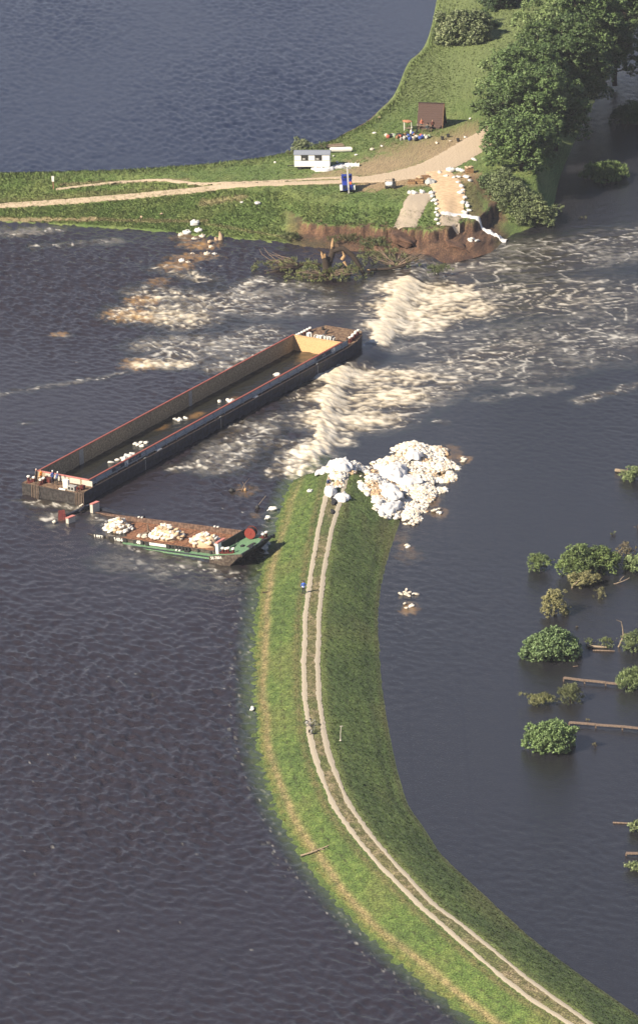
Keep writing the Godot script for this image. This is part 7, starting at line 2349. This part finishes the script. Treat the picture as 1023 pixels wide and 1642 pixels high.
	bush("drowned_bush", "trailing weeds over the eroded bank behind the split trunk", Vector3(5.19, 0.8, -118), 5.0, 1.0, 3.0, 7, Color(0.07, 0.07, 0.035), Color(0.14, 0.15, 0.06), 0.26, 3.5, 2)
	# slumped blocks of earth under the ramp
	for q in [[Vector3(13.78, 1, -116.89), Vector3(1.9, 0.7, 2.4), "slumped slab of red earth under the concrete ramp"], [Vector3(22.12, -0.2, -115.54), Vector3(2.0, 0.7, 1.6), "red earth buttress of the eroded bank below the sand path"]]:
		st = begin()
		lump(st, Vector3.ZERO, q[1], 0.6, 0.16, int(q[0].x), 26, 18, Basis(Vector3.BACK, -0.35))
		var o = obj("earth_block", smooth(st), mat(0.15, 0.082, 0.055, 0.95, M.ground.albedo_texture, 0.3))
		o.position = q[0]
		tag(o, q[2], "earth")

# ------------------------------------------------------------------ small things on the water and the dyke
func build_small_things():
	var dk := Color(0.03, 0.03, 0.035)
	var navy := Color(0.025, 0.03, 0.05)
	var white := Color(0.75, 0.75, 0.73)
	var bx := frame(Vector3(-33.05, 0, -10.1), Vector2(0.520, -0.854))
	# people
	person("person in a bright blue jacket walking up the dyke beside the wheel track", on(Vector3(-2.11, 2, 33.96)), PI + 0.1, P8(Color(0.05, 0.12, 0.50), navy, dk, Color(0.04, 0.03, 0.03), Color(0.70, 0.74, 0.80)), {"elbL": Vector3(-0.31, 1.15, 0.02), "wrL": Vector3(-0.22, 0.98, 0.22), "kneeR": Vector3(0.11, 0.52, 0.10), "footR": Vector3(0.12, 0.09, 0.06)})
	person("person in an orange vest standing at the stern of the big barge", bx * Vector3(-1.6, 1.5, -2.5), -2.2, P8(Color(0.85, 0.27, 0.05), Color(0.16, 0.12, 0.09), dk, Color(0.06, 0.04, 0.03)), {"wrL": Vector3(-0.18, 1.05, 0.28), "elbL": Vector3(-0.3, 1.12, 0.03)})
	person("person in dark clothes with a pale cap left of the orange vest on the barge", bx * Vector3(-1.7, 1.5, -3.2), -1.9, P8(Color(0.08, 0.07, 0.065), dk, dk, Color(0.6, 0.55, 0.5)), {})
	person("person in a blue jacket with a white helmet on the barge stern", bx * Vector3(-1.3, 1.5, -0.9), -2.4, P8(Color(0.04, 0.08, 0.30), navy, dk, white), {"hat": 0.03, "elbR": Vector3(0.3, 1.15, 0.05), "wrR": Vector3(0.18, 1.0, 0.3)})
	person("person bending forward in a white helmet, rightmost on the barge stern", bx * Vector3(-1.5, 1.5, -0.15), 2.6, P8(Color(0.06, 0.09, 0.20), dk, dk, white), {"hat": 0.03, "lean": 0.55, "elbL": Vector3(-0.25, 1.1, 0.35), "elbR": Vector3(0.25, 1.1, 0.35), "wrL": Vector3(-0.15, 0.95, 0.5), "wrR": Vector3(0.15, 0.95, 0.5)})
	person("person in dark blue crouching on the white sheet at the end of the wheel tracks", Vector3(1.26, 2.6, -2.87), 0.5, P8(Color(0.03, 0.05, 0.16), dk, dk, Color(0.03, 0.03, 0.03)), {"hip": 0.35, "lean": 0.5, "kneeL": Vector3(-0.16, 0.5, 0.32), "kneeR": Vector3(0.16, 0.5, 0.32), "footL": Vector3(-0.14, 0.08, 0.05), "footR": Vector3(0.14, 0.08, 0.05), "elbL": Vector3(-0.3, 0.6, 0.3), "elbR": Vector3(0.3, 0.6, 0.3), "wrL": Vector3(-0.2, 0.4, 0.5), "wrR": Vector3(0.2, 0.4, 0.5)})
	# bicycles left on the track
	bicycle("dark bicycle with panniers standing on the left wheel track", on(Vector3(-1.39, 2, 77.96), 0.02), 1.2, 0.12, M.steel)
	bicycle("light framed bicycle leaning behind the dark one on the wheel track", on(Vector3(-1.59, 2, 76.11), 0.02), 0.15, -0.2, M.pale)
	# dark sheeting between the ruts by the heap
	for q in [[Vector3(1.91, 2, 1.44), Vector3(0.32, 0.22, 1.5), "black plastic sheet bunched between the wheel tracks near the heap"], [Vector3(1.71, 2, 5.39), Vector3(0.22, 0.16, 0.8), "small dark bundle between the wheel tracks below the black sheet"]]:
		var st := begin()
		lump(st, Vector3(0, 0.1, 0), q[1], 0.8, 0.3, 7, 14, 8)
		var o = obj("black_sheet", smooth(st), M.black)
		o.position = on(q[0])
		tag(o, q[2], "sheet")
	# a bleached branch washed up on the slope
	var st := begin()
	var a := on(Vector3(-2.93, 0.5, 107.94), 0.12)
	var b := on(Vector3(0.17, 1.2, 107.75), 0.18)
	limb(st, Vector3.ZERO, b - a, 0.12, 0.04, 0.05)
	for k in 7:
		var p := (b - a) * (0.35 + 0.08 * k)
		limb(st, p, p + Vector3(rng.randf_range(-0.3, 0.9), rng.randf_range(0.1, 0.5), rng.randf_range(-2.0, 2.0)), 0.045, 0.012, 0.1, 5)
	var o = obj("driftwood_branch", st, M.palebark)
	o.position = a
	tag(o, "long bleached branch washed up across the straw line of the dyke", "branch")
	st = begin()
	limb(st, Vector3.ZERO, Vector3(1.6, 0.15, -0.2), 0.09, 0.04, 0.1)
	limb(st, Vector3(1.5, 0.1, -0.2), Vector3(1.7, 0.3, -1.3), 0.08, 0.03, 0.1)
	o = obj("driftwood_branch", st, M.bark)
	o.position = on(Vector3(-7.18, 0.5, 29.04), 0.1)
	tag(o, "small dark branch on the straw line near the deck barge", "branch")
	# the pale T-shaped survey post
	var t = thing("marker_staff", "thin pale T-shaped staff with a round foot on the shaded slope", "staff", on(Vector3(1.75, 1.4, 79.65)))
	st = begin()
	tube(st, [Vector3(0, 0, 0), Vector3(0.02, 0.9, 0), Vector3(0.12, 1.8, -0.02)], [0.045, 0.04, 0.04], 8)
	obj("pole", st, M.offwhite, t)
	st = begin()
	bar(st, Vector3(-0.05, 1.8, 0), Vector3(0.3, 1.82, 0), 0.06, 0.06)
	obj("crossbar", st, M.offwhite, t)
	st = begin()
	lump(st, Vector3(0, 0.08, 0), Vector3(0.13, 0.11, 0.13), 1.0, 0.02, 1)
	obj("foot", smooth(st), M.offwhite, t)
	# floats by the deck barge
	t = thing("dip_net", "dark float with a long pale pole in the water by the dyke", "float", Vector3(-7.9, 0, -2.02))
	st = begin()
	lump(st, Vector3(0, 0.12, 0), Vector3(0.26, 0.3, 0.3), 0.9, 0.15, 3)
	obj("float", smooth(st), M.black, t)
	st = begin()
	tube(st, [Vector3(0.05, 0.3, -0.1), Vector3(1.1, 1.0, -1.9)], [0.035, 0.03], 6)
	obj("pole", st, M.palebark, t)
	for q in [[Vector3(-5.89, 0.1, -1.12), Vector3(0.55, 0.28, 0.35), "pear shaped white bag afloat at the dyke edge"], [Vector3(-6.53, 0.1, 2.11), Vector3(0.32, 0.26, 0.3), "round white bag afloat below the pear shaped one"], [Vector3(-8.26, 0.1, 66.2), Vector3(0.2, 0.16, 0.6), "white plastic bag washed against the dyke foot"]]:
		st = begin()
		lump(st, Vector3(0, 0.1, 0), q[1], 0.9, 0.2, 5, 14, 9)
		tube(st, [Vector3(-q[1].x * 0.8, 0.05, 0.15), Vector3(-q[1].x * 1.4, 0.0, 0.35)], [0.12, 0.05], 7)
		st.index()
		st.generate_normals()
		o = obj("floating_bag", st, M.bag[3])
		o.position = q[0]
		tag(o, q[2], "bag")
	t = thing("floating_wreckage", "dark float, boards and an orange canister drifting above the deck barge", "wreckage", Vector3(-9.95, 0, -8.84))
	st = begin()
	lump(st, Vector3(-1.3, 0.15, 0.2), Vector3(0.3, 0.28, 0.3), 0.8, 0.2, 2)
	obj("float", smooth(st), M.black, t)
	st = begin()
	bar(st, Vector3(-1.0, 0.06, 0.0), Vector3(0.2, 0.1, -0.3), 0.16, 0.06)
	limb(st, Vector3(0.0, 0.0, 0), Vector3(1.0, 0.9, -2.2), 0.06, 0.02)
	limb(st, Vector3(0.4, 0.0, 0), Vector3(0.1, 0.7, -1.5), 0.06, 0.02)
	obj("boards", st, M.greywood, t)
	st = begin()
	lump(st, Vector3(0.45, 0.15, 0.1), Vector3(0.16, 0.24, 0.16), 0.7, 0.1, 2)
	obj("canister", smooth(st), M.palewood, t)
	# the drowned line of big bags at the left of the breach
	for q in [[Vector3(-17.88, 0.5, -129.08), 1.15, 3, "topmost white big bag of the drowned row below the far bank"], [Vector3(-17.38, 0.1, -126.69), 1.05, 3, "second white big bag of the drowned row, on the shore line"], [Vector3(-19.02, -0.2, -126.51), 1.1, 3, "white big bag left of the second one of the drowned row"], [Vector3(-19.97, -0.35, -126.1), 0.9, 1, "half sunk cream big bag at the left of the drowned row"], [Vector3(-17.93, -0.45, -123.6), 0.95, 1, "nearly sunk cream big bag in the middle of the drowned row"], [Vector3(-16.7, -0.4, -124.64), 0.9, 1, "nearly sunk cream big bag right in the middle of the drowned row"], [Vector3(-15.91, -0.35, -115.24), 0.85, 1, "white topped big bag awash at the right of the drowned row"], [Vector3(-14.78, -0.45, -115.47), 0.8, 0, "flat white big bag at the right end of the drowned row"], [Vector3(-18.09, -0.5, -115.93), 0.8, 1, "sunken cream big bag in the lower drowned row"], [Vector3(-19.61, -0.2, -111.86), 0.8, 3, "white big bag with dark straps at the lower end of the drowned row"], [Vector3(-18.67, -0.35, -111.31), 0.7, 1, "small cream big bag at the lower end of the drowned row"], [Vector3(-15.29, -0.2, -118.92), 0.7, 1, "cream bag awash below the brown one of the drowned row"], [Vector3(-27.02, -0.4, -88.33), 0.7, 3, "white bag in the foam at the left edge of the rapids"], [Vector3(-36.65, -0.55, -78.94), 0.7, 1, "lone cream bag just awash in the open river at the left"]]:
		big_bag(q[0], q[1], q[3], "", q[2])
	big_bag(Vector3(-15.49, 0, -120.9), 0.6, "brown upright bag in the drowned row", "", 2)
	st = begin()
	tube(st, [Vector3(0, -0.3, 0), Vector3(0.1, 0.6, 0), Vector3(-0.1, 1.25, 0)], [0.5, 0.38, 0.10], 8)
	tube(st, [Vector3(-0.6, -0.2, 0.1), Vector3(-0.8, 0.4, 0)], [0.4, 0.15], 8)
	o = obj("torn_bag", st, M.bag[2])
	o.position = Vector3(-13.9, 0, -122.73)
	tag(o, "pointed tan torn bag standing in the water right of the drowned row", "bag")
